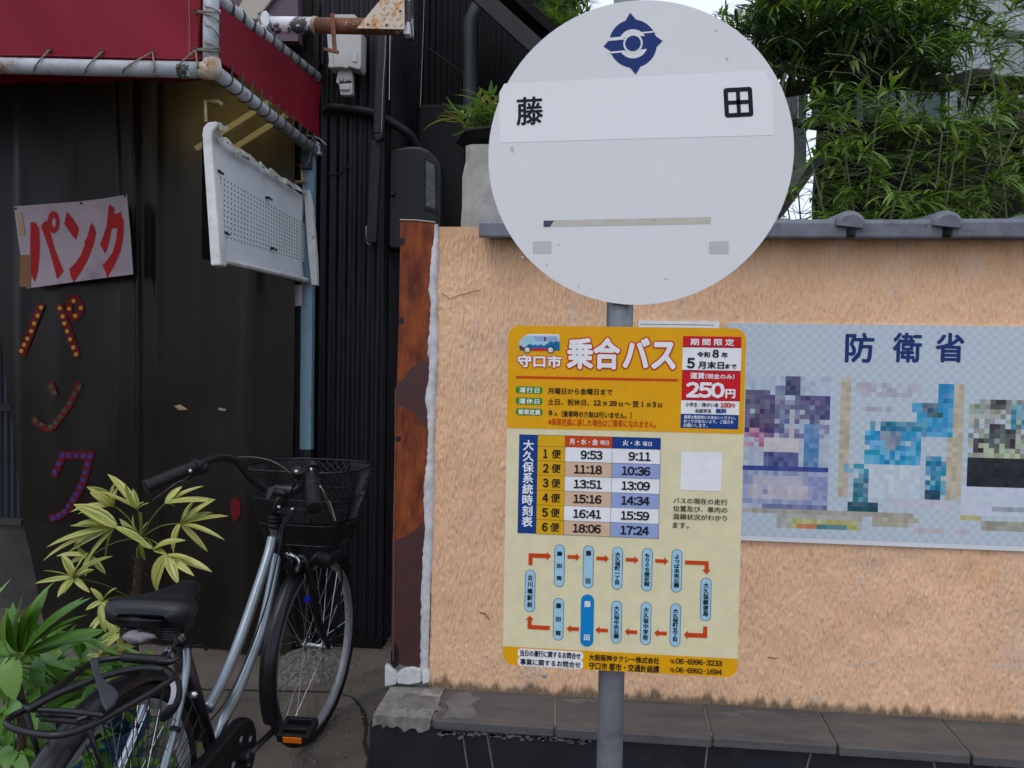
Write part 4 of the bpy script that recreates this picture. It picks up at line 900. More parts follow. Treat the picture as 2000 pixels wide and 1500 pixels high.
# sheet with real holes
NXh, NZh = 29, 12
hy0, hy1 = SS(438, 400).y, SS(599, 450).y
ztL, zbL = SS(438, 340).z, SS(440, 464).z; ztR, zbR = SS(598, 434).z, SS(600, 512).z
mb = MB(); hd = MB()
Z0 = min(zb_at(Yf), zb_at(Yb))-.01; Z1 = max(zt_at(Yf), zt_at(Yb))+.005
cy = (hy1-hy0)/NXh
def zh(y, j): t = (y-hy0)/(hy1-hy0); a = zbL+(zbR-zbL)*t; b = ztL+(ztR-ztL)*t; return a+(b-a)*j/NZh
for i in range(NXh):
    for j in range(NZh):
        y0_, y1_ = hy0+cy*i, hy0+cy*(i+1)
        cs4 = [Vector((XS-.02, y0_, zh(y0_, j))), Vector((XS-.02, y1_, zh(y1_, j))), Vector((XS-.02, y1_, zh(y1_, j+1))), Vector((XS-.02, y0_, zh(y0_, j+1)))]
        c = sum(cs4, Vector())/4; r = .0043; o = len(mb.v)
        ring8 = [c+Vector((0, math.cos(R(45*k+22.5+180))*r, math.sin(R(45*k+22.5+180))*r)) for k in range(8)]
        mb.v += cs4+ring8
        # ring index: 0..7 starting bottom-left going counter clockwise in (y,z)
        q = lambda k: o+4+(k % 8)
        for e in range(4):
            mb.f.append((o+e, o+(e+1) % 4, q(2*e+2), q(2*e+1))); 
            mb.f.append((o+e, q(2*e+1), q(2*e)))
obj('perforated_sheet', mb, M['signwhite'], hs)
mb = MB(); X_ = XS-.02
mb.add([(X_, Yf, zt_at(Yf)), (X_, Yf, zh(hy0, NZh)), (X_, hy0, zh(hy0, NZh)), (X_, hy1, zh(hy1, NZh)), (X_, Yb+.01, zt_at(Yb))], [(0, 1, 2, 3, 4)])
mb.add([(X_, Yf, zb_at(Yf)-.01), (X_, Yb+.01, zb_at(Yb)-.01), (X_, hy1, zh(hy1, 0)), (X_, hy0, zh(hy0, 0)), (X_, Yf, zh(hy0, 0))], [(0, 1, 2, 3, 4)])
mb.add([(X_, Yf, zh(hy0, 0)), (X_, hy0, zh(hy0, 0)), (X_, hy0, zh(hy0, NZh)), (X_, Yf, zh(hy0, NZh))], [(0, 1, 2, 3)])
mb.add([(X_, hy1, zh(hy1, 0)), (X_, Yb+.01, zh(hy1, 0)), (X_, Yb+.01, zh(hy1, NZh)), (X_, hy1, zh(hy1, NZh))], [(0, 1, 2, 3)])
obj('plain_sheet', mb, M['signwhite'], hs)
mb = MB(); mb.add([(X_-.05, Yf, zb_at(Yf)), (X_-.05, Yb, zb_at(Yb)), (X_-.05, Yb, zt_at(Yb)), (X_-.05, Yf, zt_at(Yf))], [(0, 1, 2, 3)]); obj('back_sheet', mb, M['blackrubber'], hs)
# rounded white front trim, bottom trim, rear trim
prof = [SS(399, 515), SS(397, 400), SS(392, 262), SS(396, 246), SS(407, 236), SS(424, 238)]
inner = [SS(425, 516), SS(419, 400), SS(413, 272), SS(414, 262), SS(420, 254), SS(430, 252)]
ff = [PY(x, y, Yf-.035) for x, y in [(411, 519), (403, 400), (398.5, 330), (394, 262), (396, 248), (405, 238), (420, 236), (430, 242), (420, 250), (413, 260), (413, 272), (417, 330), (422, 400), (427, 460), (431, 518)]]
mb = MB(); mb.prism(ff, (0, .05, 0)); obj('front_trim', mb, M['signedge'], hs, bevel=.006)
mb = MB(); P = [SS(431, 511, .004), SS(490, 524, .004), SS(550, 538, .004), SS(613, 553, .004)]
for a_, b_ in zip(P, P[1:]): pass
mb.tube([p+Vector((-.008, 0, .006)) for p in P], .014, 8, flat=.8); obj('bottom_trim', mb, M['signedge'], hs, smooth=2)
mb = MB(); mb.prism([PY(x, y, 3.345) for x, y in [(594, 384), (602, 370), (609, 400), (617, 500), (619, 557), (608, 556), (602, 500), (597, 430)]], (0, .03, 0)); obj('rear_trim', mb, M['signedge'], hs, bevel=.002)
# torn remains of the face along the top
rr = random.Random(12); top = []
for i in range(26):
    t = i/25; top.append(SS(430+170*t, 262+(372-262)*t+rr.uniform(-3, 4)+6*math.sin(t*3.1), .006+rr.uniform(-.004, .010)))
mb = MB()
for i, p in enumerate(top): mb.v += [p+Vector((rr.uniform(-.012, -.004), 0, rr.uniform(-.002, .008))), p, p+Vector((.002, 0, -.012-rr.random()*.012))]
for i in range(25): a = i*3; mb.f += [(a, a+3, a+4, a+1), (a+1, a+4, a+5, a+2)]
obj('torn_edge', mb, M['tape'], hs)
for P in ([(425, 238), (433, 240), (436, 246), (447, 246), (443, 256), (430, 254)], [(462, 290), (478, 306), (490, 310), (484, 300), (492, 303), (486, 314), (466, 304)]):
    mb = MB(); mb.prism([SS(x, y, .008) for x, y in P], (-.003, 0, 0)); obj('torn_flap', mb, M['tape'], hs)
for x, y in ((422, 334), (520, 386), (434, 454), (529, 485), (596, 424), (602, 508)):
    mb = MB(); c = SS(x, y, -.018); mb.lathe(c, [(.006, 0), (.005, .012), (.002, .016)], 8, axis=(1, 0, 0)); mb.bar(c+Vector((.010, 0, 0)), c+Vector((.012, .03, -.004)), .006); obj('face_clip', mb, M['blackrubber'], hs)
mb = MB(); mb.tube([PY(402, 238, Yf-.01), PY(401, 197, Yf-.01), PY(425, 198, Yf-.01), PY(434, 204, Yf-.01)], .006, 4); obj('hanger', mb, M['brass'], hs)
obj('hanger_hook', MB().tube(catmull([PY(421, 205, Yf-.01), PY(419, 190, Yf), PY(417, 172, Yf), PY(415, 160, Yf)], 4), .004, 6), M['rope'], hs)
mb = MB(); mb.tube([PY(572, 321, Yb), PY(588, 322, Yb), PY(590, 353, Yb), PY(573, 352, Yb)], .005, 4, closed=True); mb.tube([PY(576, 356, Yb), PY(600, 354, Yb)], .007, 4); obj('hanger', mb, M['brass'], hs)

# ================================================================== PUNCTURE SIGNS
def C5(x, y): return (x/2.778, 360+y/2.778)
yb = 3.26
bd = thing('hand_painted_board', 'pinkish white board with brushed red katakana on the curtain', 'sign', PY(*C5(145, 563), yb))
mb = MB(); pts = [C5(*p) for p in [(75, 120), (260, 106), (440, 92), (570, 76), (688, 55), (706, 260), (722, 488), (560, 508), (400, 530), (145, 565), (120, 440), (108, 370)]]
mb.prism([PY(x, y, yb) for x, y in pts], (0, .004, 0)); obj('board', mb, M['pinkpaper'], bd)
for P, m, n_ in (([(108, 382), (170, 382), (165, 562), (105, 553)], 'card', 'cardboard_patch'), ([(88, 160), (118, 155), (136, 275), (106, 278)], 'cardtape', 'old_tape')):
    mb = MB(); mb.prism([PY(*C5(*p), yb-.003) for p in P], (0, .002, 0)); obj(n_, mb, M[m], bd)
SH = [[(165, 205), (190, 206), (212, 238), (216, 330), (213, 400), (205, 470), (190, 530), (176, 505), (170, 480), (163, 380)],
      [(222, 228), (235, 208), (252, 196), (262, 215), (275, 270), (300, 360), (345, 470), (330, 492), (310, 515), (290, 440), (262, 340)],
      [(362, 145), (395, 185), (428, 240), (420, 275), (412, 302), (380, 262), (348, 215)],
      [(495, 207), (510, 228), (522, 262), (510, 320), (480, 400), (440, 475), (400, 530), (385, 505), (375, 460), (410, 425), (440, 380), (462, 320), (455, 315), (470, 290)],
      [(590, 108), (606, 116), (622, 130), (618, 160), (635, 158), (655, 148), (660, 175), (672, 200), (668, 290), (655, 360), (620, 440), (580, 510), (574, 480), (556, 440), (585, 405), (610, 370), (630, 300), (636, 238), (606, 240), (590, 320), (572, 378), (556, 350), (542, 325), (560, 280), (578, 225)]]
for P in SH:
    mb = MB(); mb.add([PY(*C5(*p), yb-.0015) for p in P], [tuple(range(len(P)))]); obj('painted_letter', mb, M['letter_red'], bd)
mb = MB(); n = 28
ro = [PY(*C5(290+33*math.cos(2*math.pi*i/n), 205+60*math.sin(2*math.pi*i/n)), yb-.0021) for i in range(n)]; ri = [PY(*C5(291+11*math.cos(2*math.pi*i/n), 207+26*math.sin(2*math.pi*i/n)), yb-.0021) for i in range(n)]
mb.add(ro+ri, [(i, (i+1) % n, n+(i+1) % n, n+i) for i in range(n)]); obj('painted_letter', mb, M['letter_red'], bd)
for x, y in ((85, 132), (440, 103), (676, 64)):
    mb = MB(); mb.lathe(PY(*C5(x, y), yb), [(.006, 0), (.004, .004), (.001, .005)], 10, axis=(0, -1, 0)); obj('pin', mb, M['eyelet'], bd)
ct = thing('taped_letters', 'vertical katakana of faded red tape with coloured dots on the curtain', 'lettering', PY(60, 1010, 3.3))
def oncur(x, y, d):
    p = PY(x, y, 3.33)
    for _ in range(4): p = PY(x, y, yc(p.x, p.z)-d)
    return p
def C3(x, y): return (x/3, 560+y/3)
def strip(P, w, closed=False):
    P = [Vector((*C3(*p), 0)) for p in P]; P = catmull(P, 8, closed) if len(P) > 2 or closed else [P[0].lerp(P[1], i/14) for i in range(15)]
    mb = MB(); n = len(P)
    for i, p in enumerate(P):
        t = (P[(i+1) % n]-P[i-1]) if closed else (P[min(i+1, n-1)]-P[max(i-1, 0)]); t.normalize(); s = Vector((-t.y, t.x, 0))*w/6
        for k in range(4): q = p+s*(k/1.5-1); mb.v.append(oncur(q.x, q.y, .006))
    for i in range(n if closed else n-1):
        for k in range(3): a, b = i*4+k, ((i+1) % n)*4+k; mb.f.append((a, a+1, b+1, b))
    obj('tape_stroke', mb, M['strip_red'], ct)
def dot(x, y, m, r=14):
    x, y = C3(x, y); mb = MB(); mb.add([oncur(x+r/3*math.cos(t), y+r/3*math.sin(t), .0085) for t in [2*math.pi*i/14 for i in range(14)]], [tuple(range(14))]); obj('dot', mb, M[m], ct)
strip([(242, 100), (125, 402)], 46); strip([(345, 102), (455, 410)], 44)
strip([(430, 62), (474, 122), (438, 184), (402, 128)], 40, True)
strip([(292, 562), (324, 640)], 40); strip([(468, 560), (410, 680), (350, 770), (295, 828), (240, 812), (190, 770)], 40)
strip([(550, 988), (350, 988)], 46); strip([(365, 1000), (312, 1112)], 42); strip([(528, 975), (490, 1130), (430, 1250), (375, 1325), (290, 1362)], 42)
for x, y in ((240, 122), (220, 170), (200, 215), (183, 260), (160, 304), (141, 341), (124, 376), (350, 126), (367, 174), (377, 215), (393, 261), (410, 308), (429, 356), (445, 396), (431, 84), (473, 124), (440, 170), (405, 129)): dot(x, y, 'dotyellow', 12.5)
for x, y in ((298, 588), (317, 620), (463, 592), (435, 632), (406, 682), (378, 724), (351, 762), (326, 795), (295, 822), (244, 808), (206, 783)): dot(x, y, 'dotgreen')
for x, y in ((320, 1086), (343, 1037), (365, 990), (404, 988), (448, 989), (490, 991), (528, 993), (512, 1040), (498, 1088), (485, 1133), (466, 1176), (444, 1216), (424, 1248), (399, 1285), (375, 1320), (344, 1342), (313, 1358)): dot(x, y, 'dotblue')
strip([(1620, 1205), (1640, 1280)], 1) if False else None
mb = MB(); P = [(452, 975), (462, 970), (470, 985), (468, 1008), (458, 1020), (450, 1005)]; mb.add([oncur(x, y, .005) for x, y in P], [tuple(range(6))]); obj('tape_stroke', mb, M['strip_red'], ct)
for P in ([(340, 793), (352, 790), (367, 800), (350, 801)], [(426, 796), (442, 799), (440, 803), (427, 801)]):
    mb = MB(); mb.add([oncur(x, y, .006) for x, y in P], [(0, 1, 2, 3)]); tag(obj('tape_scrap', mb, M['cardtape'], origin=oncur(*P[0], .006)), 'pale scrap of old tape on the curtain left of the post' if P[0][0] > 400 else 'pale torn scrap of tape on the middle of the curtain', 'tape scrap')

# ================================================================== BUS STOP
YB = 1.40
stop = thing('bus_stop_sign', 'bus stop pole carrying a round white sign and an amber timetable board', 'bus stop', (PY(1188, 1600, YB+.03).x, YB+.03, 0))
pb0, pb1 = PY(1190, 1500, YB+.032), PY(1225, 0, YB+.032); dd = (pb1-pb0)/(pb1.z-pb0.z)
foot = pb0 - dd*pb0.z; top_ = pb1+dd*.03
obj('pole', MB().tube([foot, pb0, foot.lerp(top_, .6), top_], .0243, 28), M['galv'], stop, smooth=True)
mb = MB(); mb.lathe(top_, [(.026, -.012), (.027, 0), (.024, .02), (.012, .03), (.001, .033)], 20); obj('pole_cap', mb, M['blackplastic'], stop, smooth=True)
mb = MB(); mb.lathe((foot.x, foot.y, 0), [(.16, 0), (.155, .05), (.12, .07), (.03, .075)], 28); obj('foot_weight', mb, M['mortar'], stop, smooth=2)
# round disc
disc = Plate(PY(1246.5, 299.5, YB), (0, -1, 0), (1, 0, 0), stop)
disc.circ(1246.5, 299.5, 298.5, M['signface'], 0, 'round_plate', n=96)
rp = bpy.data.objects[-1] if False else None
mb = MB(); cD = disc.c; rD = disc.loc(1543.5, 299)[0]; mb.lathe(cD, [(rD-.0005, -.0007), (rD, -.0015), (rD, -.012), (rD-.006, -.014), (rD-.008, -.0025)], 96, axis=(0, -1, 0) if False else (0, 1, 0), capped=False)
for v in mb.v: v.y = cD.y + abs(v.y-cD.y)
obj('plate_rim', mb, M['signwhite'], stop, smooth=2)
disc.poly([(985, 163.5), (1240, 150.5), (1493, 137), (1509, 165), (1511, 264), (1245, 271), (976, 279), (975, 182)], M['sticker'], .0004, 'name_sticker')
disc.text('藤', 1034.5, 217, 50, 53, M['blackprint'], .0009, bold=1.1, rot=R(2.2))
disc.circ
def rr_ring(pl, cx, cy, w, h, t, m, hh, rot):
    def rp(a, b): c, s = math.cos(rot), math.sin(rot); return (cx + a*c + b*s, cy - a*s + b*c)
    def rrp(w, h, rad):
        P = []
        for sx, sy, st in ((1, -1, -90), (1, 1, 0), (-1, 1, 90), (-1, -1, 180)):
            for i in range(6): a = R(st+90*i/5); P.append(rp(sx*(w/2-rad)+rad*math.cos(a), sy*(h/2-rad)+rad*math.sin(a)))
        return P
    o_, i_ = rrp(w, h, 6), rrp(w-2*t, h-2*t, 1.0); n = len(o_); mb = MB()
    mb.add([pl.pt(*pl.loc(*p), hh) for p in o_+i_], [(i, (i+1) % n, n+(i+1) % n, n+i) for i in range(n)])
    for q in ([(-t/2.2, -h/2+t/2), (t/2.2, -h/2+t/2), (t/2.2, h/2-t/2), (-t/2.2, h/2-t/2)], [(-w/2+t/2, -t/2.2), (w/2-t/2, -t/2.2), (w/2-t/2, t/2.2), (-w/2+t/2, t/2.2)]):
        mb.add([pl.pt(*pl.loc(*rp(*p)), hh+.0002) for p in q], [(0, 1, 2, 3)])
    obj('lettering', mb, m, pl.p)
rr_ring(disc, 1442, 200, 56, 58, 8.6, M['blackprint'], .0009, R(3))
# city emblem, traced: centre and frame turned by five degrees
ec = (1236.3, 85.3); er = R(5.2)
def EP(x, y): x /= 10.71; y /= 10.71; return (ec[0]+x*math.cos(er)+y*math.sin(er), ec[1]-x*math.sin(er)+y*math.cos(er))
P = []
for q in range(4):
    a0 = -90+90*q
    tipr = 650 if q % 2 == 0 else 625
    for a in np.linspace(a0-77, a0-13, 14): P.append(EP(500*math.cos(R(a)), 505*math.sin(R(a))))
    P.append(EP(tipr*math.cos(R(a0)), tipr*math.sin(R(a0))))
disc.poly(P, M['navyprint'], .0004, 'emblem')
def crescent(r, ymin, sgn):
    a = math.degrees(math.asin(ymin/r)); A = np.linspace(a, 180-a, 24)
    return [EP(r*math.cos(R(t)), -sgn*r*math.sin(R(t))) for t in A]
WH = M['signface']
disc.poly(crescent(298, 138, 1), WH, .0007, 'emblem_cut'); disc.poly(crescent(310, 138, -1), WH, .0007, 'emblem_cut')
for q in ([(-540, -165), (-210, -165), (-150, -100), (-540, -100)], [(190, -222), (520, -222), (520, -190), (170, -190)], [(-540, 128), (-150, 128), (-260, 165), (-540, 165)]):
    disc.poly([EP(*p) for p in q], WH, .0008, 'emblem_cut')
disc.circ(*EP(0, 0), 203/10.71, WH, .0010, 'emblem_cut'); disc.circ(*EP(0, 0), 163/10.71, M['navyprint'], .0013, 'emblem')
# old tape marks (the mascot print is left off)
disc.poly([(1061, 431), (1230, 427), (1388, 424), (1388, 437), (1230, 440), (1061, 443)], M['tape'], .0004, 'tape_strip')
disc.poly([(1062, 431), (1082, 431), (1074, 443), (1062, 443)], M['greyprint'], .0007, 'tape_dirt')
for x0, y0, x1, y1 in ((1041, 472, 1077, 495), (1385, 472, 1423, 496)): disc.poly([(x0, y0), (x1, y0-1), (x1, y1), (x0, y1)], M['tapegrey'], .0004, 'tape_patch')

# specks and scuffs on the disc
for x, y, w_, h_ in ((1092, 478, 2, 2), (1000, 292, 4, 7), (1020, 502, 3, 2), (1068, 517, 2, 3), (1398, 60, 3, 2), (1420, 115, 3, 4), (1300, 545, 5, 1.5), (1130, 560, 1.5, 4)):
    disc.poly([(x-w_, y), (x-w_*.2, y-h_), (x+w_, y-h_*.3), (x+w_*.4, y+h_)], M['tapegrey'], .0005, 'scuff')
# timetable board
BX0, BX1, BZ0, BZ1 = -.1476, .2756, .7893, 1.4152
YP = YB-.004
brd = Plate(((BX0+BX1)/2, YP, (BZ0+BZ1)/2), (0, -1, 0), (1, 0, 0), stop)
def corner(cx, cz, r, a0, n=8): return [Vector((cx+r*math.cos(R(a0+90*i/n)), YP, cz+r*math.sin(R(a0+90*i/n)))) for i in range(n+1)]
rc = .021
full = corner(BX1-rc, BZ1-rc, rc, 0)+corner(BX0+rc, BZ1-rc, rc, 90)+corner(BX0+rc, BZ0+rc, rc, 180)+corner(BX1-rc, BZ0+rc, rc, 270)
mb = MB(); mb.prism(full, (0, .003, 0)); obj('timetable_plate', mb, M['creamprint'], stop)
zh_ = brd.pt(0, brd.loc(985, 835.5)[1]).z; zf_ = brd.pt(0, brd.loc(985, 1262)[1]).z
F4 = Vector((0, -.0004, 0))
mb = MB(); mb.add([p+F4 for p in corner(BX1-rc, BZ1-rc, rc, 0)+corner(BX0+rc, BZ1-rc, rc, 90)+[Vector((BX0, YP, zh_)), Vector((BX1, YP, zh_))]], [tuple(range(20))]); obj('amber_header', mb, M['gold'], stop)
mb = MB(); mb.add([p+F4 for p in [Vector((BX1, YP, zf_)), Vector((BX0, YP, zf_))]+corner(BX0+rc, BZ0+rc, rc, 180)+corner(BX1-rc, BZ0+rc, rc, 270)], [tuple(range(20))]); obj('amber_footer', mb, M['gold'], stop)
def B(cx, cy, sc, ox, oy): return ox+cx/sc, oy+cy/sc
k_ = .000934; px = k_/4.1667
Z1 = lambda x, y: B(x, y, 4.1667, 980, 630)
Z2 = lambda x, y: B(x, y, 4.1667, 980, 830)
Z3 = lambda x, y: B(x, y, 4.1667, 980, 1050)
def bt(Z, t, x0, y0, x1, y1, m, bold=.25, h=.0014, **k):
    cx, cy = Z((x0+x1)/2, (y0+y1)/2); return brd.text(t, cx, cy, abs(x1-x0)/4.1667, abs(y1-y0)/4.1667, M[m], h, bold, **k)
def br(Z, x0, y0, x1, y1, m, h=.0006, rad=0, name='colour_block'):
    a, b = brd.loc(*Z((x0+x1)/2, (y0+y1)/2)); w_, h_ = abs(x1-x0)*px/2, abs(y1-y0)*px/2; q = min(rad*px, h_*.98); P = []
    for sx, sy, st in ((1, 1, 0), (-1, 1, 90), (-1, -1, 180), (1, -1, 270)):
        for i in range(7 if rad else 1): t = R(st+90*i/6); P.append(brd.pt(a+sx*(w_-q)+q*math.cos(t)*(rad > 0), b+sy*(h_-q)+q*math.sin(t)*(rad > 0), h))
    mb = MB(); mb.add(P, [tuple(range(len(P)))]); return obj(name, mb, M[m], stop)
def outlined(Z, t, x0, y0, x1, y1, wb, ob):
    bt(Z, t, x0, y0, x1, y1, 'orangeprint', ob, .0009, nb=12); bt(Z, t, x0, y0, x1, y1, 'whiteprint', wb, .0017, nb=8)
outlined(Z1, '守口市', 132, 268, 482, 362, 1.0, 2.7)
outlined(Z1, '乗合', 538, 130, 955, 372, 2.2, 5.0)
outlined(Z1, 'バス', 992, 132, 1408, 372, 2.4, 5.2)
p0, p1 = Z1(117, 440), Z1(1432, 473); a = brd.loc(*p0); b = brd.loc(*p1)
mb = MB(); zz = (a[1]+b[1])/2; mb.add([brd.pt(a[0], zz-.0023, .0008), brd.pt(b[0], zz-.0023, .0008), brd.pt(b[0], zz+.0023, .0008), brd.pt(a[0], zz+.0023, .0008)], [(0, 1, 2, 3)]); obj('red_rule', mb, M['orangeprint'], stop)
for t, y, x0, x1 in (('運行日', 549, 145, 305), ('運休日', 639, 142, 305), ('乗車定員', 727, 135, 315)):
    br(Z1, 113, y-29, 332, y+29, 'greenprint', .0007, 22, 'green_tag'); bt(Z1, t, x0, y-20, x1, y+22, 'whiteprint', .3, spacing=1.0 if len(t) > 3 else 1.2)
bt(Z1, '月曜日から金曜日まで', 376, 535, 898, 584, 'blackprint')
bt(Z1, '土日、祝休日、', 375, 622, 712, 672, 'blackprint'); bt(Z1, '12', 748, 632, 806, 672, 'blackprint', .5); bt(Z1, '月', 822, 645, 852, 676, 'blackprint')
bt(Z1, '29', 874, 638, 936, 676, 'blackprint', .5); bt(Z1, '日', 953, 650, 984, 681, 'blackprint'); bt(Z1, '〜', 1000, 650, 1048, 668, 'blackprint'); bt(Z1, '翌', 1064, 640, 1114, 686, 'blackprint')
bt(Z1, '1', 1136, 642, 1152, 682, 'blackprint', .5); bt(Z1, '月', 1176, 654, 1208, 686, 'blackprint'); bt(Z1, '3', 1226, 645, 1254, 686, 'blackprint', .5); bt(Z1, '日', 1272, 658, 1302, 690, 'blackprint')
bt(Z1, '9', 383, 714, 410, 753, 'blackprint', .5); bt(Z1, '人', 424, 728, 456, 758, 'blackprint'); bt(Z1, '（乗車時の介助は行いません。）', 484, 722, 1055, 776, 'blackprint')
bt(Z1, '※乗車定員に達した場合はご乗車になれません。', 376, 786, 1252, 846, 'orangeprint', .2)
# right hand notice
br(Z1, 1484, 114, 1938, 204, 'redprint'); br(Z1, 1480, 204, 1936, 392, 'whiteprint'); br(Z1, 1474, 392, 1930, 634, 'redprint'); br(Z1, 1468, 634, 1920, 748, 'whiteprint'); br(Z1, 1464, 748, 1914, 862, 'blueprint')
bt(Z1, '期間限定', 1535, 132, 1888, 186, 'whiteprint', .4, spacing=1.5)
bt(Z1, '令和', 1590, 238, 1692, 282, 'blackprint', .4); bt(Z1, '8', 1716, 222, 1764, 284, 'blackprint', .9); bt(Z1, '年', 1788, 242, 1838, 286, 'blackprint', .4)
bt(Z1, '5', 1510, 290, 1568, 370, 'blackprint', 1.1); bt(Z1, '月末日', 1598, 316, 1806, 376, 'blackprint', .6); bt(Z1, 'まで', 1818, 338, 1908, 374, 'blackprint', .4)
bt(Z1, '運賃', 1534, 408, 1648, 458, 'whiteprint', .4); bt(Z1, '（現金のみ）', 1655, 418, 1892, 460, 'whiteprint', .25)
bt(Z1, '250', 1505, 490, 1808, 608, 'whiteprint', 1.7, nb=10); bt(Z1, '円', 1822, 544, 1896, 614, 'whiteprint', .9)
bt(Z1, '小学生・障がい者', 1494, 652, 1762, 686, 'blackprint', .15); bt(Z1, '100', 1782, 654, 1858, 690, 'redprint', .6); bt(Z1, '円', 1862, 660, 1894, 692, 'redprint', .3)
bt(Z1, '未就学児', 1572, 702, 1704, 736, 'blackprint', .2); bt(Z1, '無料', 1742, 700, 1826, 738, 'blueprint', .5)
bt(Z1, '運賃は乗車時にお支払いください。', 1480, 758, 1900, 786, 'whiteprint', .1); bt(Z1, 'おつりが出ないよう、ご協力を', 1480, 790, 1884, 820, 'whiteprint', .1); bt(Z1, 'お願いします。', 1478, 822, 1672, 852, 'whiteprint', .1)
# small bus drawing
def V7(x, y): return 980+x/13.333, 640+y/13.333
def vp(P, m, h, n='bus_drawing'): return brd.poly([V7(*p) for p in P], M[m], h, n)
vp([(450, 560), (455, 400), (470, 330), (560, 240), (660, 185), (760, 165), (1480, 172), (1500, 220), (1510, 360), (1510, 590), (740, 600), (600, 590), (470, 580)], 'vanpale', .0007)
vp([(660, 185), (760, 165), (1480, 172), (1500, 220), (1505, 330), (1470, 235), (1460, 205), (800, 205), (640, 215)], 'whiteprint', .0009)
vp([(560, 320), (640, 245), (790, 232), (795, 320), (700, 340)], 'skyprint', .0009); vp([(840, 232), (1100, 238), (1100, 350), (960, 350), (860, 300)], 'lilacprint', .0009); vp([(1150, 240), (1435, 245), (1445, 355), (1150, 352)], 'lilacprint', .0009); vp([(1100, 238), (1150, 240), (1150, 352), (1100, 350)], 'greyprint', .0009)
vp([(640, 540), (660, 470), (720, 420), (760, 430), (810, 460), (880, 435), (940, 470), (1010, 430), (1090, 475), (1160, 430), (1200, 420), (1230, 370), (1290, 355), (1350, 385), (1400, 355), (1450, 360), (1510, 372), (1508, 590), (1360, 600), (1180, 540), (740, 560)], 'vanblue', .0010)
vp([(730, 560), (950, 535), (1200, 545), (1190, 600), (740, 600)], 'redprint', .0012); vp([(455, 460), (500, 465), (590, 520), (590, 590), (470, 585)], 'greyprint', .0012)
for x in (665, 1270):
    brd.circ(*V7(x, 575), 90/13.33, M['blackprint'], .0014, 'bus_drawing', n=20); brd.circ(*V7(x, 578), 66/13.33, M['whiteprint'], .0016, 'bus_drawing', n=20)
    for k in range(5):
        a = 2*math.pi*k/5+.3; brd.circ(*V7(x+38*math.cos(a), 578+38*math.sin(a)), 12/13.33, M['greyprint'], .0018, 'bus_drawing', n=8)
# timetable: cells as a grid laid on the board
def gx(v): return brd.loc(*Z2(v, 480))[0]
def gz(x, v): return brd.loc(*Z2(x, v))[1]
X = [gx(v) for v in (136, 286, 510, 892, 1284)]
ZR = [gz(290, 80), gz(290, 172), gz(288, 290), gz(286, 408), gz(284, 528), gz(282, 648), gz(280, 768), gz(278, 884)]
def cell(a, b, c, d, m, h=.0006):
    mb = MB(); mb.add([brd.pt(a, c, h), brd.pt(b, c, h), brd.pt(b, d, h), brd.pt(a, d, h)], [(0, 1, 2, 3)]); return obj('table_cell', mb, M[m], stop)
cell(X[0], X[1], ZR[0], ZR[7], 'blueprint'); cell(X[1], X[2], ZR[0], ZR[7], 'goldcell')
cell(X[2], X[3], ZR[0], ZR[1], 'orangeprint'); cell(X[3], X[4], ZR[0], ZR[1], 'blueprint')
times = (('9:53', '9:11'), ('11:18', '10:36'), ('13:51', '13:09'), ('15:16', '14:34'), ('16:41', '15:59'), ('18:06', '17:24'))
for r_ in range(6):
    cell(X[2], X[3], ZR[r_+1], ZR[r_+2], 'whiteprint' if r_ % 2 == 0 else 'peachprint'); cell(X[3], X[4], ZR[r_+1], ZR[r_+2], 'whiteprint' if r_ % 2 == 0 else 'lilacprint')
mb = MB()
for z in ZR: mb.add([brd.pt(X[1], z-.00022, .0010), brd.pt(X[4], z-.00022, .0010), brd.pt(X[4], z+.00022, .0010), brd.pt(X[1], z+.00022, .0010)], [(0, 1, 2, 3)])
for x in X[1:]: mb.add([brd.pt(x-.00022, ZR[7], .0011), brd.pt(x+.00022, ZR[7], .0011), brd.pt(x+.00022, ZR[0], .0011), brd.pt(x-.00022, ZR[0], .0011)], [(0, 1, 2, 3)])
obj('table_rules', mb, M['blackprint'], stop)
k_ = .000934*1.0
def lt_(t, a0, a1, b0, b1, m, bold=.25, **k):     # text in board metres
    V, F = glyphs(t, k.get('spacing', 1.0), k.get('vertical', False)); x0 = min(v[0] for v in V); x1 = max(v[0] for v in V); y0 = min(v[1] for v in V); y1 = max(v[1] for v in V)
    mb = MB(); offs = [(0, 0)] + [(math.cos(2*math.pi*i/6)*bold*k_, math.sin(2*math.pi*i/6)*bold*k_) for i in range(6)]
    for j, (ox, oy) in enumerate(offs):
        mb.add([brd.pt(a0+(v[0]-x0)/(x1-x0)*(a1-a0)+ox, b0+(v[1]-y0)/(y1-y0)*(b1-b0)+oy, .0014+j*.00002) for v in V], F)
    return obj('lettering', mb, M[m], stop)
px = k_/4.1667
for r_ in range(6):
    zc = (ZR[r_+1]+ZR[r_+2])/2; h_ = .0075
    lt_(str(r_+1), X[1]+50*px, X[1]+(92 if r_ else 80)*px, zc-h_, zc+h_, 'blackprint', .75); lt_('便', X[1]+118*px, X[1]+190*px, zc-h_*1.05, zc+h_*1.1, 'blackprint', .3)
    for c_, t in enumerate(times[r_]):
        w_ = (172 if len(t) == 4 else 222); xe = X[c_+2]+(300 if c_ == 0 else 306)*px
        lt_(t, xe-w_*px, xe, zc-h_, zc+h_, 'blackprint', .75)
zc = (ZR[0]+ZR[1])/2
lt_('月・水・金', X[2]+36*px, X[2]+262*px, zc-.0053, zc+.0053, 'whiteprint', .3); lt_('曜日', X[2]+284*px, X[2]+350*px, zc-.0045, zc+.0033, 'whiteprint', .1)
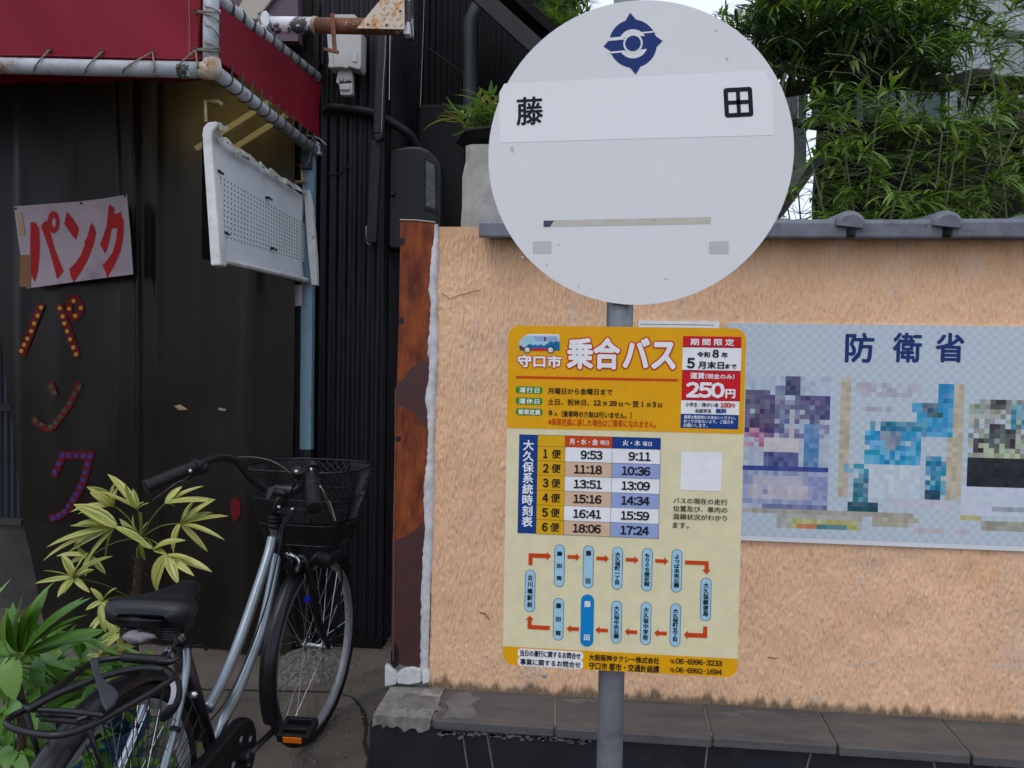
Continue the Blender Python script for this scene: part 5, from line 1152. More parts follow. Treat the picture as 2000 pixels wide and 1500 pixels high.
lt_('火・木', X[3]+84*px, X[3]+222*px, zc-.0050, zc+.0053, 'whiteprint', .3); lt_('曜日', X[3]+244*px, X[3]+314*px, zc-.0045, zc+.0033, 'whiteprint', .1)
lt_('大久保系統時刻表', X[0]+33*px, X[0]+121*px, ZR[7]+55*px, ZR[0]-45*px, 'whiteprint', .55, vertical=True)
# blank white square beside the table and the note under it
br(Z2, 1462, 222, 1782, 532, 'whiteprint', .0006, name='white_square')
for i, t in enumerate(('バスの現在の走行', '位置及び、車内の', '混雑状況がわかり', 'ます。')):
    w_ = 440 if i < 3 else 130; y = 620+i*62; bt(Z2, t, 1395-i*1.5, y-24+(i*3), 1395+w_-i*1.5, y+24+(i*3), 'blackprint', .15)
# route diagram
def pill(cx, cy, w, h, m, edge, t, spacing=1.0, tw=40, th=None, tm='blackprint', bold=.35, dy=0):
    x, y = Z3(cx, cy); a, b = brd.loc(x, y); w *= px; h *= px
    def cap(r, hh, lift, mt, nm):
        P = [brd.pt(a+r*math.cos(R(t_)), b+(hh/2-r)+r*math.sin(R(t_)), lift) for t_ in range(0, 181, 15)]+[brd.pt(a+r*math.cos(R(t_)), b-(hh/2-r)+r*math.sin(R(t_)), lift) for t_ in range(180, 361, 15)]
        mb = MB(); mb.add(P, [tuple(range(len(P)))]); obj(nm, mb, M[mt], stop)
    if edge: cap(w/2, h, .0006, edge, 'stop_outline'); cap(w/2-4*px, h-8*px, .0009, m, 'stop_pill')
    else: cap(w/2, h, .0006, m, 'stop_pill')
    if t:
        th = th*px
        if isinstance(t, str): lt_(t, a-tw/2*px, a+tw/2*px, b-th/2+dy*px, b+th/2+dy*px, tm, bold, vertical=True, spacing=spacing)
PL = [(469, 228, '藤田南', 235, 2.6), (704, 238, '藤 田', 268, 1.0), (941, 248, '大久保町一丁目', 265, 1), (1182, 260, 'もりぐち歴史館', 265, 1), (1423, 270, 'よつば未来公園', 265, 1), (1660, 502, '大久保郵便局', 270, 1),
      (230, 433, '古川橋駅前', 265, 1.2), (461, 663, '藤田南', 265, 2.6), (933, 686, '大久保中央公園', 265, 1), (1172, 698, '大久保中学校', 268, 1), (1412, 710, '大久保町五丁目', 265, 1)]
for cx, cy, t, th, sp in PL: pill(cx, cy, 84, 350, 'skyprint', 'blueprint', t, 2.5 if t == '藤 田' else sp, 42, th)
pill(695, 674, 106, 430, 'cyanprint', None, '藤 田', 2.6, 50, 322, 'whiteprint', .4)
def arrow(x0, x1, cy):
    d = 1 if x1 > x0 else -1; w_ = 15; hd_ = 34
    P = [(x0, -w_), (x1-d*hd_, -w_), (x1-d*hd_, -32), (x1, 0), (x1-d*hd_, 32), (x1-d*hd_, w_), (x0, w_)]
    x, y = Z3((x0+x1)/2, cy); a, b = brd.loc(x, y); mid = (x0+x1)/2
    mb = MB(); mb.add([brd.pt(a+(p[0]-mid)*px, b-p[1]*px, .0008) for p in P], [tuple(range(7))]); obj('route_arrow', mb, M['orangeprint'], stop)
for x0, x1, y in ((535, 636, 157), (771, 872, 170), (1010, 1112, 180), (1250, 1354, 190), (628, 528, 742), (864, 762, 753), (1101, 1001, 767), (1341, 1240, 777)): arrow(x0, x1, y)
def bent(P):
    mb = MB(); c = [brd.loc(*Z3(*p)) for p in P]; mb.add([brd.pt(a, b, .0008) for a, b in c], [tuple(range(len(P)))]); obj('route_arrow', mb, M['orangeprint'], stop)
bent([(218, 222), (219, 126), (368, 131), (368, 116), (402, 150), (366, 182), (366, 166), (250, 162), (250, 223)])
bent([(1492, 184), (1684, 192), (1683, 262), (1699, 262), (1665, 299), (1632, 260), (1650, 260), (1652, 224), (1490, 217)])
bent([(1672, 722), (1670, 816), (1512, 810), (1511, 826), (1480, 788), (1516, 756), (1515, 773), (1637, 778), (1640, 722)])
bent([(392, 718), (390, 752), (209, 742), (211, 668), (194, 668), (229, 633), (260, 668), (243, 668), (242, 710)])
for t, y, x0, x1 in (('当日の運行に関するお問合せ', 949, 150, 640), ('事業に関するお問合せ', 1020, 150, 640)):
    br(Z3, 126, y-36, 664, y+36, 'whiteprint', .0007, 30, 'white_tag'); bt(Z3, t, x0, y-25, x1, y+25, 'blackprint', .3)
bt(Z3, '大阪阪神タクシー株式会社', 708, 960, 1280, 1012, 'blackprint', .3); bt(Z3, '守口市 都市・交通計画課', 708, 1024, 1280, 1084, 'blackprint', .3)
bt(Z3, 'TEL', 1368, 990, 1410, 1020, 'blackprint', .15); bt(Z3, '06-6996-3233', 1416, 990, 1792, 1034, 'blackprint', .35, spacing=1.12)
bt(Z3, 'TEL', 1366, 1060, 1408, 1092, 'blackprint', .15); bt(Z3, '06-6992-1694', 1414, 1062, 1790, 1104, 'blackprint', .35, spacing=1.12)
for z in (BZ1-.06, BZ0+.05, disc.c.z+.15, disc.c.z-.18):
    c = foot + dd*z; mb = MB(); mb.lathe(c, [(.0262, -.012), (.0268, -.010), (.0268, .010), (.0262, .012)], 20, capped=False); mb.box((c.x-.03, YB+.0025, z-.010), (c.x+.03, YB+.012, z+.010)); obj('clamp', mb, M['galv'], stop)

# ================================================================== POSTERS ON THE WALL
yq = YW-.012
pst = thing('wall_poster', 'wide pale blue poster board with three picture panels on the stucco wall', 'poster', PY(1700, 1060, yq))
pb_ = Plate(PY(1700, 850, yq), (0, -1, 0), (1, 0, 0), pst)
x0, z1 = PY(1420, 633, yq).x, PY(1700, 634, yq).z; z0 = PY(2000, 1077, yq).z; x1 = PY(2003, 800, yq).x+.02
mb = MB(); mb.box((x0, yq+.0004, z0), (x1, YW-.002, z1)); obj('backing_board', mb, M['signwhite'], pst)
# flat printed picture in coarse colour patches (the original print shows only as patches)
NXC, NYC = 60, 45
zp0 = PY(1445, 1056, yq).z
def patch_col(i, j):
    x = 1420+ (2004-1420)*(i+.5)/NXC; y = 634+(1066-634)*(j+.5)/NYC
    return x, y
regs = [ # x0,y0,x1,y1, colour, jitter, density
 (1455, 742, 1625, 1010, (.40, .46, .55), .06, 1), (1455, 775, 1530, 850, (.13, .12, .22), .09, .7), (1530, 800, 1620, 860, (.17, .18, .32), .10, .6), (1460, 765, 1505, 800, (.09, .09, .17), .05, .95), (1460, 795, 1520, 860, (.10, .08, .16), .07, .95), (1515, 755, 1565, 830, (.19, .21, .32), .10, .9), (1532, 742, 1562, 776, (.05, .05, .13), .04, 1),
 (1570, 775, 1622, 830, (.10, .09, .20), .06, .8), (1545, 805, 1560, 860, (.45, .42, .45), .05, .8), (1462, 850, 1500, 880, (.42, .2, .30), .10, .7), (1495, 860, 1565, 890, (.55, .5, .52), .04, 1), (1500, 890, 1565, 930, (.08, .10, .24), .06, 1), (1580, 840, 1604, 935, (.10, .22, .42), .06, 1),
 (1450, 922, 1625, 936, (.035, .055, .25), .02, 1), (1612, 936, 1625, 1010, (.10, .12, .28), .04, 1), (1460, 936, 1625, 1000, (.28, .32, .48), .08, 1), (1475, 945, 1580, 958, (.42, .43, .5), .03, 1), (1465, 965, 1590, 990, (.47, .44, .5), .06, .9), (1500, 995, 1620, 1007, (.16, .18, .34), .05, 1), (1460, 1005, 1570, 1016, (.45, .42, .38), .05, 1),
 (1640, 740, 1662, 975, (.45, .40, .30), .06, 1), (1852, 750, 1876, 975, (.46, .41, .30), .06, 1), (1670, 752, 1800, 778, (.40, .40, .46), .06, .8), (1690, 795, 1740, 806, (.36, .38, .44), .05, .9),
 (1780, 785, 1855, 850, (.05, .30, .52), .07, .95), (1826, 752, 1860, 800, (.02, .24, .46), .08, .95), (1700, 828, 1810, 850, (.04, .22, .33), .10, .9), (1690, 845, 1800, 915, (.05, .32, .52), .12, .9), (1720, 850, 1760, 885, (.2, .26, .33), .08, .9), (1805, 890, 1850, 970, (.05, .25, .38), .12, .9),
 (1800, 785, 1835, 815, (.06, .12, .17), .1, .6), (1655, 915, 1700, 935, (.13, .36, .44), .1, .8), (1672, 935, 1706, 990, (.08, .22, .30), .1, .9), (1660, 985, 1722, 1006, (.01, .08, .12), .04, 1), (1805, 965, 1842, 978, (.01, .07, .12), .03, 1), (1700, 915, 1800, 980, (.5, .57, .62), .05, 1),
 (1740, 975, 1860, 1000, (.5, .5, .56), .05, 1), (1890, 780, 1995, 900, (.28, .32, .28), .14, .8), (1930, 775, 1960, 795, (.06, .07, .07), .04, 1), (1925, 825, 1975, 880, (.07, .08, .08), .06, .9), (1965, 785, 1996, 840, (.10, .28, .38), .1, .8), (1895, 855, 1930, 880, (.05, .06, .06), .05, .8), (1905, 868, 1980, 895, (.36, .42, .26), .1, .8),
 (1884, 895, 2004, 948, (.008, .012, .018), .008, 1), (1880, 950, 2004, 1010, (.52, .56, .64), .03, 1), (1932, 988, 2004, 998, (.3, .33, .37), .05, 1), (1480, 1008, 1790, 1020, (.36, .34, .28), .06, .9), (1525, 1016, 1690, 1048, (.40, .40, .36), .06, 1), (1555, 1026, 1682, 1046, (.42, .42, .16), .08, 1), (1562, 1036, 1602, 1046, (.55, .2, .08), .04, 1), (1602, 1036, 1668, 1046, (.08, .20, .22), .04, 1),
 (1710, 1018, 1800, 1035, (.40, .38, .28), .05, .9), (1790, 1035, 1900, 1050, (.48, .42, .46), .04, .8), (1870, 1006, 1918, 1016, (.45, .42, .2), .05, .9), (1915, 1016, 2004, 1035, (.33, .32, .26), .06, 1)]
me_c = {}
mb = MB(); cols = []
rr = random.Random(77)
for j in range(NYC):
    for i in range(NXC):
        x, y = patch_col(i, j); c = (.47, .54, .60) if (i+j) % 2 else (.42, .485, .545)
        if y > 1000: c = tuple(v*1.02 for v in c)
        for a_, b_, c_, d_, cc, jit, dens in regs:
            if a_ <= x <= c_ and b_ <= y <= d_ and rr.random() < dens: k = rr.uniform(-jit, jit); c = tuple(max(.003, v+k+rr.uniform(-jit, jit)*.35) for v in cc)
        X0 = x0+.001+(x1-x0-.002)*i/NXC; X1 = x0+.001+(x1-x0-.002)*(i+1)/NXC; Z_1 = z1-(z1-z0-.014)*j/NYC; Z_0 = z1-(z1-z0-.014)*(j+1)/NYC
        mb.add([(X0, yq, Z_0), (X1, yq, Z_0), (X1, yq, Z_1), (X0, yq, Z_1)], [(0, 1, 2, 3)]); cols += [c]*4
mp = bpy.data.materials.new('poster_print'); mp.use_nodes = True; n_ = mp.node_tree; va = n_.nodes.new('ShaderNodeVertexColor'); va.layer_name = 'ink'; n_.links.new(va.outputs[0], n_.nodes['Principled BSDF'].inputs['Base Color']); n_.nodes['Principled BSDF'].inputs['Roughness'].default_value = .35
o = obj('printed_picture', mb, mp, pst); ca = o.data.color_attributes.new('ink', 'FLOAT_COLOR', 'POINT')
for i, c in enumerate(cols): ca.data[i].color = (*c, 1)
for t, cx in (('防', 1679), ('衛', 1772), ('省', 1855)): pb_.text(t, cx, 679, 54, 58, M['navyprint'], .0008, bold=1.6)
# a few legible scraps of print at the poster's left edge
ns = thing('small_notice', 'narrow white notice sheet with a green line above the timetable board', 'notice', PY(1320, 640, YW-.01))
mb = MB(); a, b = PY(1247, 626, YW-.01), PY(1402, 760, YW-.01); mb.box((a.x, YW-.010, b.z), (b.x, YW-.002, a.z)); obj('sheet', mb, M['whiteprint'], ns)
mb = MB(); a, b = PY(1250, 632.5, YW-.0105), PY(1394, 635, YW-.0105); mb.box((a.x, YW-.0112, b.z), (b.x, YW-.0103, a.z)); obj('green_line', mb, M['greenprint'], ns)

# ================================================================== BICYCLE
BX = -.95
bk_ = thing('bicycle', 'silver blue city bicycle with black basket and rear rack parked by the curtain', 'bicycle', (BX, 2.0, 0))
def bo(n_, mb, m, par=None, **k): return obj(n_, mb, M[m], par or bk_, **k)
def P_(x, y, X=BX): return PX(x, y, X)
# frame
fr_ = bo('frame', MB().tube(catmull([P_(532, 1049), P_(523, 1086), P_(503, 1148), P_(468, 1249), P_(437, 1324), P_(405, 1385)], 6), .0150, 16), 'silver', smooth=True)
bo('lower_tube', MB().tube(catmull([P_(541, 1080), P_(534, 1122), P_(512, 1223), P_(486, 1297), P_(459, 1363), (BX, 1.925, .375), (BX, 1.89, .31)], 6), .0150, 16), 'silver', fr_, smooth=True)
head0, head1 = Vector((BX+.004, 2.295, .70)), Vector((BX+.002, 2.262, .83))
bo('head_tube', MB().tube([head0, head1], .019, 18), 'blackpaint', fr_, smooth=True)
mb = MB()
for z_, r_ in ((.835, .024), (.848, .021), (.860, .022)): mb.lathe((BX+.002, 2.258, z_), [(r_-.003, -.005), (r_, -.002), (r_, .003), (r_-.003, .006)], 20)
bo('headset', mb, 'blackplastic', fr_, smooth=2)
seat_t = Vector((BX, 1.722, .655)); bb = Vector((BX, 1.885, .30))
bo('seat_tube', MB().tube([seat_t, bb], .0165, 16), 'blackpaint', fr_, smooth=True)
bo('seat_post', MB().tube([seat_t, seat_t+(seat_t-bb).normalized()*.075], .0135, 14), 'chrome', fr_, smooth=True)
mb = MB(); mb.lathe(seat_t, [(.019, -.014), (.021, -.010), (.021, .010), (.019, .014)], 18, axis=(seat_t-bb)); mb.tube([seat_t+Vector((.01, .01, 0)), seat_t+Vector((.045, .02, .002)), seat_t+Vector((.06, .0, .0))], .005, 8); bo('seat_clamp', mb, 'blackpaint', fr_, smooth=2)
rh = Vector((BX, 1.447, .335))
for s in (1, -1):
    X = BX+s*.055
    bo('seat_stay', MB().tube(catmull([(BX+s*.02, 1.705, .66), (BX+s*.035, 1.675, .61), (X-.01*s, 1.60, .50), (X, 1.50, .385), (X, 1.447, .335)], 5), .0088, 12), 'silver', fr_, smooth=True)
    bo('chain_stay', MB().tube([bb+Vector((s*.03, 0, 0)), (X, 1.75, .305), (X, 1.447, .335)], .009, 10), 'blackpaint', fr_, smooth=True)
    bo('stay_clip', MB().lathe((X-.008*s, 1.61, .515), [(.011, -.005), (.013, 0), (.011, .005)], 10, axis=(0, .6, .7)), 'blackplastic', fr_)
mb = MB(); mb.lathe((BX+.061, 1.655, .575), [(.008, 0), (.009, .006), (.006, .012), (.002, .014)], 12, axis=(1, 0, 0)); bo('reflector_screw', mb, 'chrome', fr_, smooth=True)

def wheel(name, c, steer, fend, discl):
    w = bo(name, MB().lathe(c, [(.010, -.045), (.010, -.038), (.022, -.036), (.022, -.030), (.011, -.026), (.011, .026), (.022, .030), (.022, .036), (.010, .038), (.010, .045)], 18, axis=(math.cos(steer), -math.sin(steer), 0)), 'chrome', smooth=2)
    ax = Vector((math.cos(steer), -math.sin(steer), 0)); f_ = Vector((math.sin(steer), math.cos(steer), 0)); Zv = Vector((0, 0, 1))
    circ = lambda r, off=0: [c + ax*off + (f_*math.cos(a)+Zv*math.sin(a))*r for a in [2*math.pi*i/64 for i in range(64)]]
    bo('tyre', MB().tube(circ(.311), .0185, 10, closed=True), 'tyre', w, smooth=True)
    mb = MB(); prof = [(.2935, -.015), (.282, -.012), (.2795, 0), (.282, .012), (.2935, .015)]
    for r_, o_ in prof: mb.v += circ(r_, o_)
    for k in range(4):
        for i in range(64): mb.f.append((k*64+i, k*64+(i+1) % 64, (k+1)*64+(i+1) % 64, (k+1)*64+i))
    bo('rim', mb, 'rim', w, smooth=True)
    for k in range(36):
        a = 2*math.pi*k/36; s = 1 if k % 2 else -1; ha = a + (R(62) if (k//2) % 2 else -R(62))
        p = c + ax*s*.033 + (f_*math.cos(ha)+Zv*math.sin(ha))*.020; q = c + (f_*math.cos(a)+Zv*math.sin(a))*.281
        bo('spoke', MB().tube([p, q], .0010, 5), 'chrome', w)
    return w, ax, f_, Zv, circ
def fender(c, f_, ax, a0, a1, r=.348, w=.027, n=40):
    mb = MB()
    for i in range(n+1):
        a = R(a0+(a1-a0)*i/n); d = f_*math.cos(a)+Vector((0, 0, 1))*math.sin(a)
        for k in range(9):
            t = k/8*2-1; mb.v.append(c + ax*w*math.sin(t*1.45)/math.sin(1.45) + d*(r-.020*(1-math.cos(t*1.45))/(1-math.cos(1.45))))
    for i in range(n):
        for k in range(8): a = i*9+k; mb.f.append((a, a+1, a+10, a+9))
    return mb
STE = R(6); fh = Vector((-.942, 2.600, .335))
fw, fax, ff_, ZV, _ = wheel('front_wheel', fh, STE, None, None)
bo('front_fender', fender(fh, ff_, fax, 30, 203), 'blackpaint', smooth=True)
rw, rax, rf_, _, _ = wheel('rear_wheel', rh, 0, None, None)
bo('rear_fender', fender(rh, rf_, rax, 10, 215, .35, .029), 'blackpaint', smooth=True)
# fork with curved blades
crown = Vector((BX+.006, 2.325, .655))
crown = fh + ff_*(-.165) + Vector((0, 0, .345))
bo('steerer', MB().tube([crown, head0], .017, 14), 'blackpaint', smooth=True)
fk = bo('fork', MB().tube([crown-fax*.045, crown+fax*.045], .016, 12), 'blackpaint', smooth=True)
for s in (1, -1):
    bo('fork_blade', MB().tube(catmull([crown+fax*s*.020+Vector((0, 0, .012)), crown+fax*s*.044, crown+fax*s*.055+ff_*.03-ZV*.09, crown+fax*s*.055+ff_*.075-ZV*.22, fh+fax*s*.055-ff_*.02+ZV*.02, fh+fax*s*.055], 5), [.0135]*6+[.0145]*6+[.0125]*7+[.010]*7, 12), 'blackpaint', fk, smooth=True)
mb = MB(); mb.lathe(fh, [(.004, -.07), (.009, -.068), (.009, -.062), (.005, -.058), (.005, .058), (.009, .062), (.009, .068), (.004, .07)], 12, axis=fax); bo('axle', mb, 'chrome', fw, smooth=2)
c = crown - ff_*.035 + ZV*.012
mb = MB(); mb.tube(catmull([c-fax*.03-ZV*.03, c-fax*.035+ZV*.0, c+ZV*.018, c+fax*.035, c+fax*.032-ZV*.035], 4), .006, 8); mb.lathe(c+ZV*.016, [(.004, 0), (.009, .002), (.009, .012), (.003, .016)], 12, axis=-ff_); bo('front_brake', mb, 'chrome', smooth=2)
for s in (-1, 1): bo('brake_pad', MB().obox(c+fax*s*.03-ZV*.038+ff_*.02, .006, .022, .006, Matrix.Rotation(-STE, 3, 'Z')), 'blackplastic')
# head lamp low on the fork right side, and blue jewel
lc = crown+fax*.10+ff_*.06+ZV*.005
lm = bo('head_lamp', MB().lathe(lc, [(.012, -.06), (.028, -.05), (.032, -.01), (.032, .03), (.034, .034), (.030, .04)], 20, axis=ff_), 'blackplastic', smooth=2)
bo('lamp_bracket', MB().tube([crown+fax*.05, lc], .007, 8), 'blackplastic', lm)
jc = PY(601, 1171, 2.50); jp = bo('spoke_reflector', MB().lathe(jc, [(.001, -.008), (.010, -.005), (.012, 0), (.010, .005), (.001, .008)], 10, axis=(.4, -.9, .2)), 'bluejewel', fw)
mb = MB(); mb.prism([PY(x, y, 2.47) for x, y in [(592, 1112), (606, 1098), (603, 1126), (594, 1132)]], (0, .006, 0)); bo('lamp_plate', mb, 'labelgrey')
# stem, handlebar, grips, levers
st0 = Vector((BX+.002, 2.257, .868)); st1 = PD(556, 958, 2.32)
bo('stem', MB().tube([st0, st0.lerp(st1, .5), st1], [.018, .016, .017], 14), 'blackpaint', smooth=True)
mb = MB(); mb.lathe(st1-Vector((.03, -.003, 0)), [(.020, 0), (.021, .005), (.021, .055), (.020, .06)], 16, axis=(1, -.1, 0)); bo('bar_clamp', mb, 'blackpaint', smooth=2)
Lend, Lin = PD(286, 951, 1.93), PD(386, 909, 2.02)
Rend, Rin = PD(614, 992, 1.93), PD(608, 926, 2.06)
bar = catmull([Lin, PD(425, 893, 2.10), PD(458, 900, 2.17), PD(488, 933, 2.24), PD(522, 956, 2.29), PD(560, 963, 2.31), PD(590, 950, 2.30), PD(602, 930, 2.24), PD(606, 921, 2.15), Rin], 6)
hb = bo('handlebar', MB().tube([Lend]+bar+[Rend], .0125, 12), 'blackpaint', smooth=True)
for a, b in ((Lend, Lin), (Rend, Rin)):
    d = (b-a); L_ = d.length; prof = [(.013, -.004), (.019, -.002), (.0195, .006)]
    for k in range(9): prof += [(.0175, .012+k*.0095), (.0188, .0165+k*.0095)]
    prof += [(.0165, L_-.03), (.0165, L_-.008), (.0215, L_-.006), (.0215, L_)]
    bo('grip', MB().lathe(a, prof, 18, axis=d), 'blackplastic', hb, smooth=2)
# brake clamps and levers
def lever(pc, tip, mid):
    mb = MB(); mb.lathe(pc-(mid-pc).normalized()*.0, [(.019, -.012), (.020, 0), (.019, .012)], 14, axis=(Rend-Rin) if pc.x > -.9 else (Lend-Lin)); mb.tube(catmull([pc, pc.lerp(mid, .5)+Vector((0, 0, -.008)), mid, tip], 5), [.010]*6+[.0075]*6+[.005]*4, 8, flat=.6); bo('brake_lever', mb, 'blackpaint', hb, smooth=2)
lever(PD(392, 913, 2.04), PD(298, 978, 2.02), PD(345, 945, 2.07))
lever(PD(611, 914, 2.08), PD(655, 1019, 1.99), PD(630, 960, 2.06))
mb = MB(); mb.tube(catmull([PD(625, 950, 2.05), PD(633, 963, 2.04), PD(645, 985, 2.01), PD(655, 1017, 1.985)], 5), .0022, 6); bo('lever_edge', mb, 'chrome', hb)
for x, y, d in ((372, 920, 2.0), (623, 951, 2.04), (579, 921, 2.2), (608, 917, 2.06)):
    bo('bolt', MB().lathe(PD(x, y, d-.01), [(.0045, 0), (.005, .003), (.002, .005)], 8, axis=(.2, -1, .1)), 'chrome', hb)
# bell and shifter
mb = MB(); c = PD(584, 922, 2.22); mb.lathe(c, [(.022, -.01), (.024, 0), (.020, .012), (.008, .018)], 16, axis=(.2, -.6, .8)); bo('bell', mb, 'blackplastic', hb, smooth=2)
# key fob plate on the stem
mb = MB(); mb.prism([PD(x, y, 2.25) for x, y in [(519, 976), (522, 958), (528, 952), (538, 951), (531, 966), (526, 975), (521, 978)]], Vector((0, .006, 0))); bo('stem_lever', mb, 'strap', bevel=.002)
# cables
def cab(P, r=.0022, m='blackrubber', n_='cable'): bo(n_, MB().tube(catmull([PD(*p) for p in P], 7), r, 6), m, smooth=True)
cab([(386, 912, 2.06), (420, 901, 2.10), (447, 896, 2.15), (480, 892, 2.22), (520, 897, 2.28), (552, 912, 2.32), (575, 935, 2.36), (585, 960, 2.40)], .0018, 'chrome')
cab([(604, 925, 2.14), (590, 905, 2.22), (568, 898, 2.28), (548, 910, 2.34), (536, 930, 2.38), (528, 955, 2.40)])
cab([(600, 930, 2.16), (575, 945, 2.26), (560, 990, 2.34), (556, 1040, 2.38), (560, 1095, 2.40)], .0024)
cab([(555, 1010, 2.28), (548, 1060, 2.27), (520, 1180, 2.22), (480, 1290, 2.15), (440, 1370, 2.08), (400, 1420, 2.0)], .0024)
# basket bracket with two bright bolts
mb = MB(); mb.prism([PD(x, y, 2.33) for x, y in [(538, 990), (572, 992), (574, 1000), (548, 1040), (540, 1040), (560, 1003), (540, 1002)]], Vector((0, .01, 0))); bo('basket_bracket', mb, 'blackpaint')
for x, y in ((545, 990), (571, 994)): bo('bracket_bolt', MB().lathe(PD(x, y, 2.315), [(.0065, 0), (.0065, .003), (.004, .006), (.001, .0065)], 12, axis=(.2, -1, .05)), 'chrome', smooth=2)
# wire basket
bk = None
bc = PZ(583, 912, .985); bc = Vector((-.935, 2.515, 0))
def rrect_pts(w, d, r, n=7):
    out = []
    for sx, sy, a0 in ((1, 1, 0), (-1, 1, 90), (-1, -1, 180), (1, -1, 270)):
        for i in range(n+1): a = R(a0+90*i/n); out.append((sx*(w/2-r)+r*math.cos(a), sy*(d/2-r)+r*math.sin(a)))
    return out
ztop_b, zbot_b = .985, .735
def bpt(s, t):     # s around 0..1, t 0 bottom .. 1 top
    w, d = .27+.13*t**.8, .20+.12*t**.8; q = rrect_pts(w, d, .07+.05*t); n = len(q); u = (s % 1)*n; i = int(u); fu = u-i
    x = q[i % n][0]*(1-fu)+q[(i+1) % n][0]*fu; y = q[i % n][1]*(1-fu)+q[(i+1) % n][1]*fu
    zz = zbot_b+(ztop_b-zbot_b)*t + .012*t*math.cos(2*math.pi*(s-.125)*1)*0
    return Vector((bc.x, bc.y, zz)) + fax*x + ff_*y
bsk = bo('basket', MB().tube([bpt(i/48, 1) for i in range(48)], .0036, 8, closed=True), 'blackpaint', smooth=True)
for t, r_ in ((0, .0032), (.28, .0022), (.62, .0022)): bo('hoop', MB().tube([bpt(i/48, t) for i in range(48)], r_, 6, closed=True), 'blackpaint', bsk, smooth=True)
for k in range(8): bo('upright_wire', MB().tube([bpt(k/8+.06, t) for t in (0, .3, .6, 1)], .0022, 6), 'blackpaint', bsk)
mb = MB(); N = 150
for k in range(N):
    for sg in (1, -1): mb.tube([bpt(k/N + sg*.065*t, t) for t in (0, .33, .66, 1)], .0010, 3, caps=False)
for k in range(-11, 12):
    x = k*.011; mb.tube([Vector((bc.x, bc.y, zbot_b))+fax*x-ff_*.095, Vector((bc.x, bc.y, zbot_b))+fax*x+ff_*.095], .0009, 3, caps=False)
for k in range(-8, 9):
    y = k*.011; mb.tube([Vector((bc.x, bc.y, zbot_b))-fax*.13+ff_*y, Vector((bc.x, bc.y, zbot_b))+fax*.13+ff_*y], .0009, 3, caps=False)
o = bo('wire_mesh', mb, 'blackpaint', bsk); o['kind'] = 'stuff'
# solid lower skirt of the basket
mb = MB(); mb.grid(lambda u, v: bpt(u, .02+v*.30)+Vector((0, 0, 0)), 48, 2); bo('lower_skirt', mb, 'blackplastic', bsk, smooth=True)
bo('basket_support', MB().tube([fh+fax*.068, fh+fax*.10+ff_*.0+ZV*.25, Vector((bc.x, bc.y, zbot_b))+fax*.10], .004, 8), 'blackpaint'); bo('basket_support', MB().tube([fh-fax*.068, fh-fax*.10+ZV*.25, Vector((bc.x, bc.y, zbot_b))-fax*.10], .004, 8), 'blackpaint')
# saddle: lofted, broad at the rear, nose forward
mb = MB(); secs = 16; m_ = 20
sc0 = Vector((BX-.012, 1.572, .782))
for i in range(secs+1):
    t = (i/secs)**1.25; y = .245*t
    hw = float(np.interp(t, [0, .012, .04, .10, .2, .35, .5, .65, .8, .92, .98, 1], [.055, .078, .090, .097, .100, .088, .062, .040, .030, .026, .018, .004]))
    th = float(np.interp(t, [0, .012, .05, .1, .5, .9, .98, 1], [.012, .030, .046, .050, .038, .026, .018, .006])); top = float(np.interp(t, [0, .1, .45, .9, 1], [-.004, .004, -.006, .002, -.006]))
    for k in range(m_):
        a = 2*math.pi*k/m_; cx_, sz_ = math.cos(a), math.sin(a)
        x = hw*(abs(cx_)**.6)*(1 if cx_ > 0 else -1); zz = (th*.5*abs(sz_)**.6 if sz_ > 0 else -th*.75*abs(sz_)**.55)
        q = Vector((x, y, top+zz)); q.rotate(Matrix.Rotation(R(2), 3, 'Z')); mb.v.append(sc0+q)
for i in range(secs):
    for k in range(m_): mb.f.append((i*m_+k, i*m_+(k+1) % m_, (i+1)*m_+(k+1) % m_, (i+1)*m_+k))
mb.f.append(tuple(range(m_))); mb.f.append(tuple(secs*m_+k for k in range(m_))[::-1])
sad = bo('saddle', mb, 'saddleskin', smooth=True)
sad.rotation_euler = (0, 0, 0)
for s in (-1, 1):
    bo('saddle_rail', MB().tube(catmull([sc0+Vector((s*.06, .03, -.03)), sc0+Vector((s*.035, .07, -.052)), sc0+Vector((s*.022, .15, -.052)), sc0+Vector((s*.012, .23, -.025))], 5), .0035, 8), 'blackplastic', sad)
    mb = MB(); P = [sc0+Vector((s*.05, .035, 0)) + Vector((.017*math.cos(a), .017*math.sin(a), -.03-.006*a/6.28)) for a in [2*math.pi*i/12 for i in range(60)]]; mb.tube(P, .0026, 5); bo('saddle_spring', mb, 'blackplastic', sad)
bo('seat_bracket', MB().box((BX-.03, 1.675, .705), (BX+.03, 1.725, .735)), 'blackplastic', bevel=.004)
mb = MB(); rr = random.Random(4); c = sc0+Vector((-.015, .015, -.048))
for j in range(7):
    for i in range(12):
        a = 2*math.pi*i/12; th_ = math.pi*j/6; r_ = 1+rr.uniform(-.3, .25); mb.v.append(c+Vector((.036*math.sin(th_)*math.cos(a)*r_, .024*math.sin(th_)*math.sin(a)*r_, .013*math.cos(th_)*r_-.006)))
for j in range(6):
    for i in range(12): mb.f.append((j*12+i, j*12+(i+1) % 12, (j+1)*12+(i+1) % 12, (j+1)*12+i))
tag(obj('white_rag', mb, M['rag'], smooth=True, origin=c), 'crumpled white rag wedged under the bicycle saddle', 'rag')
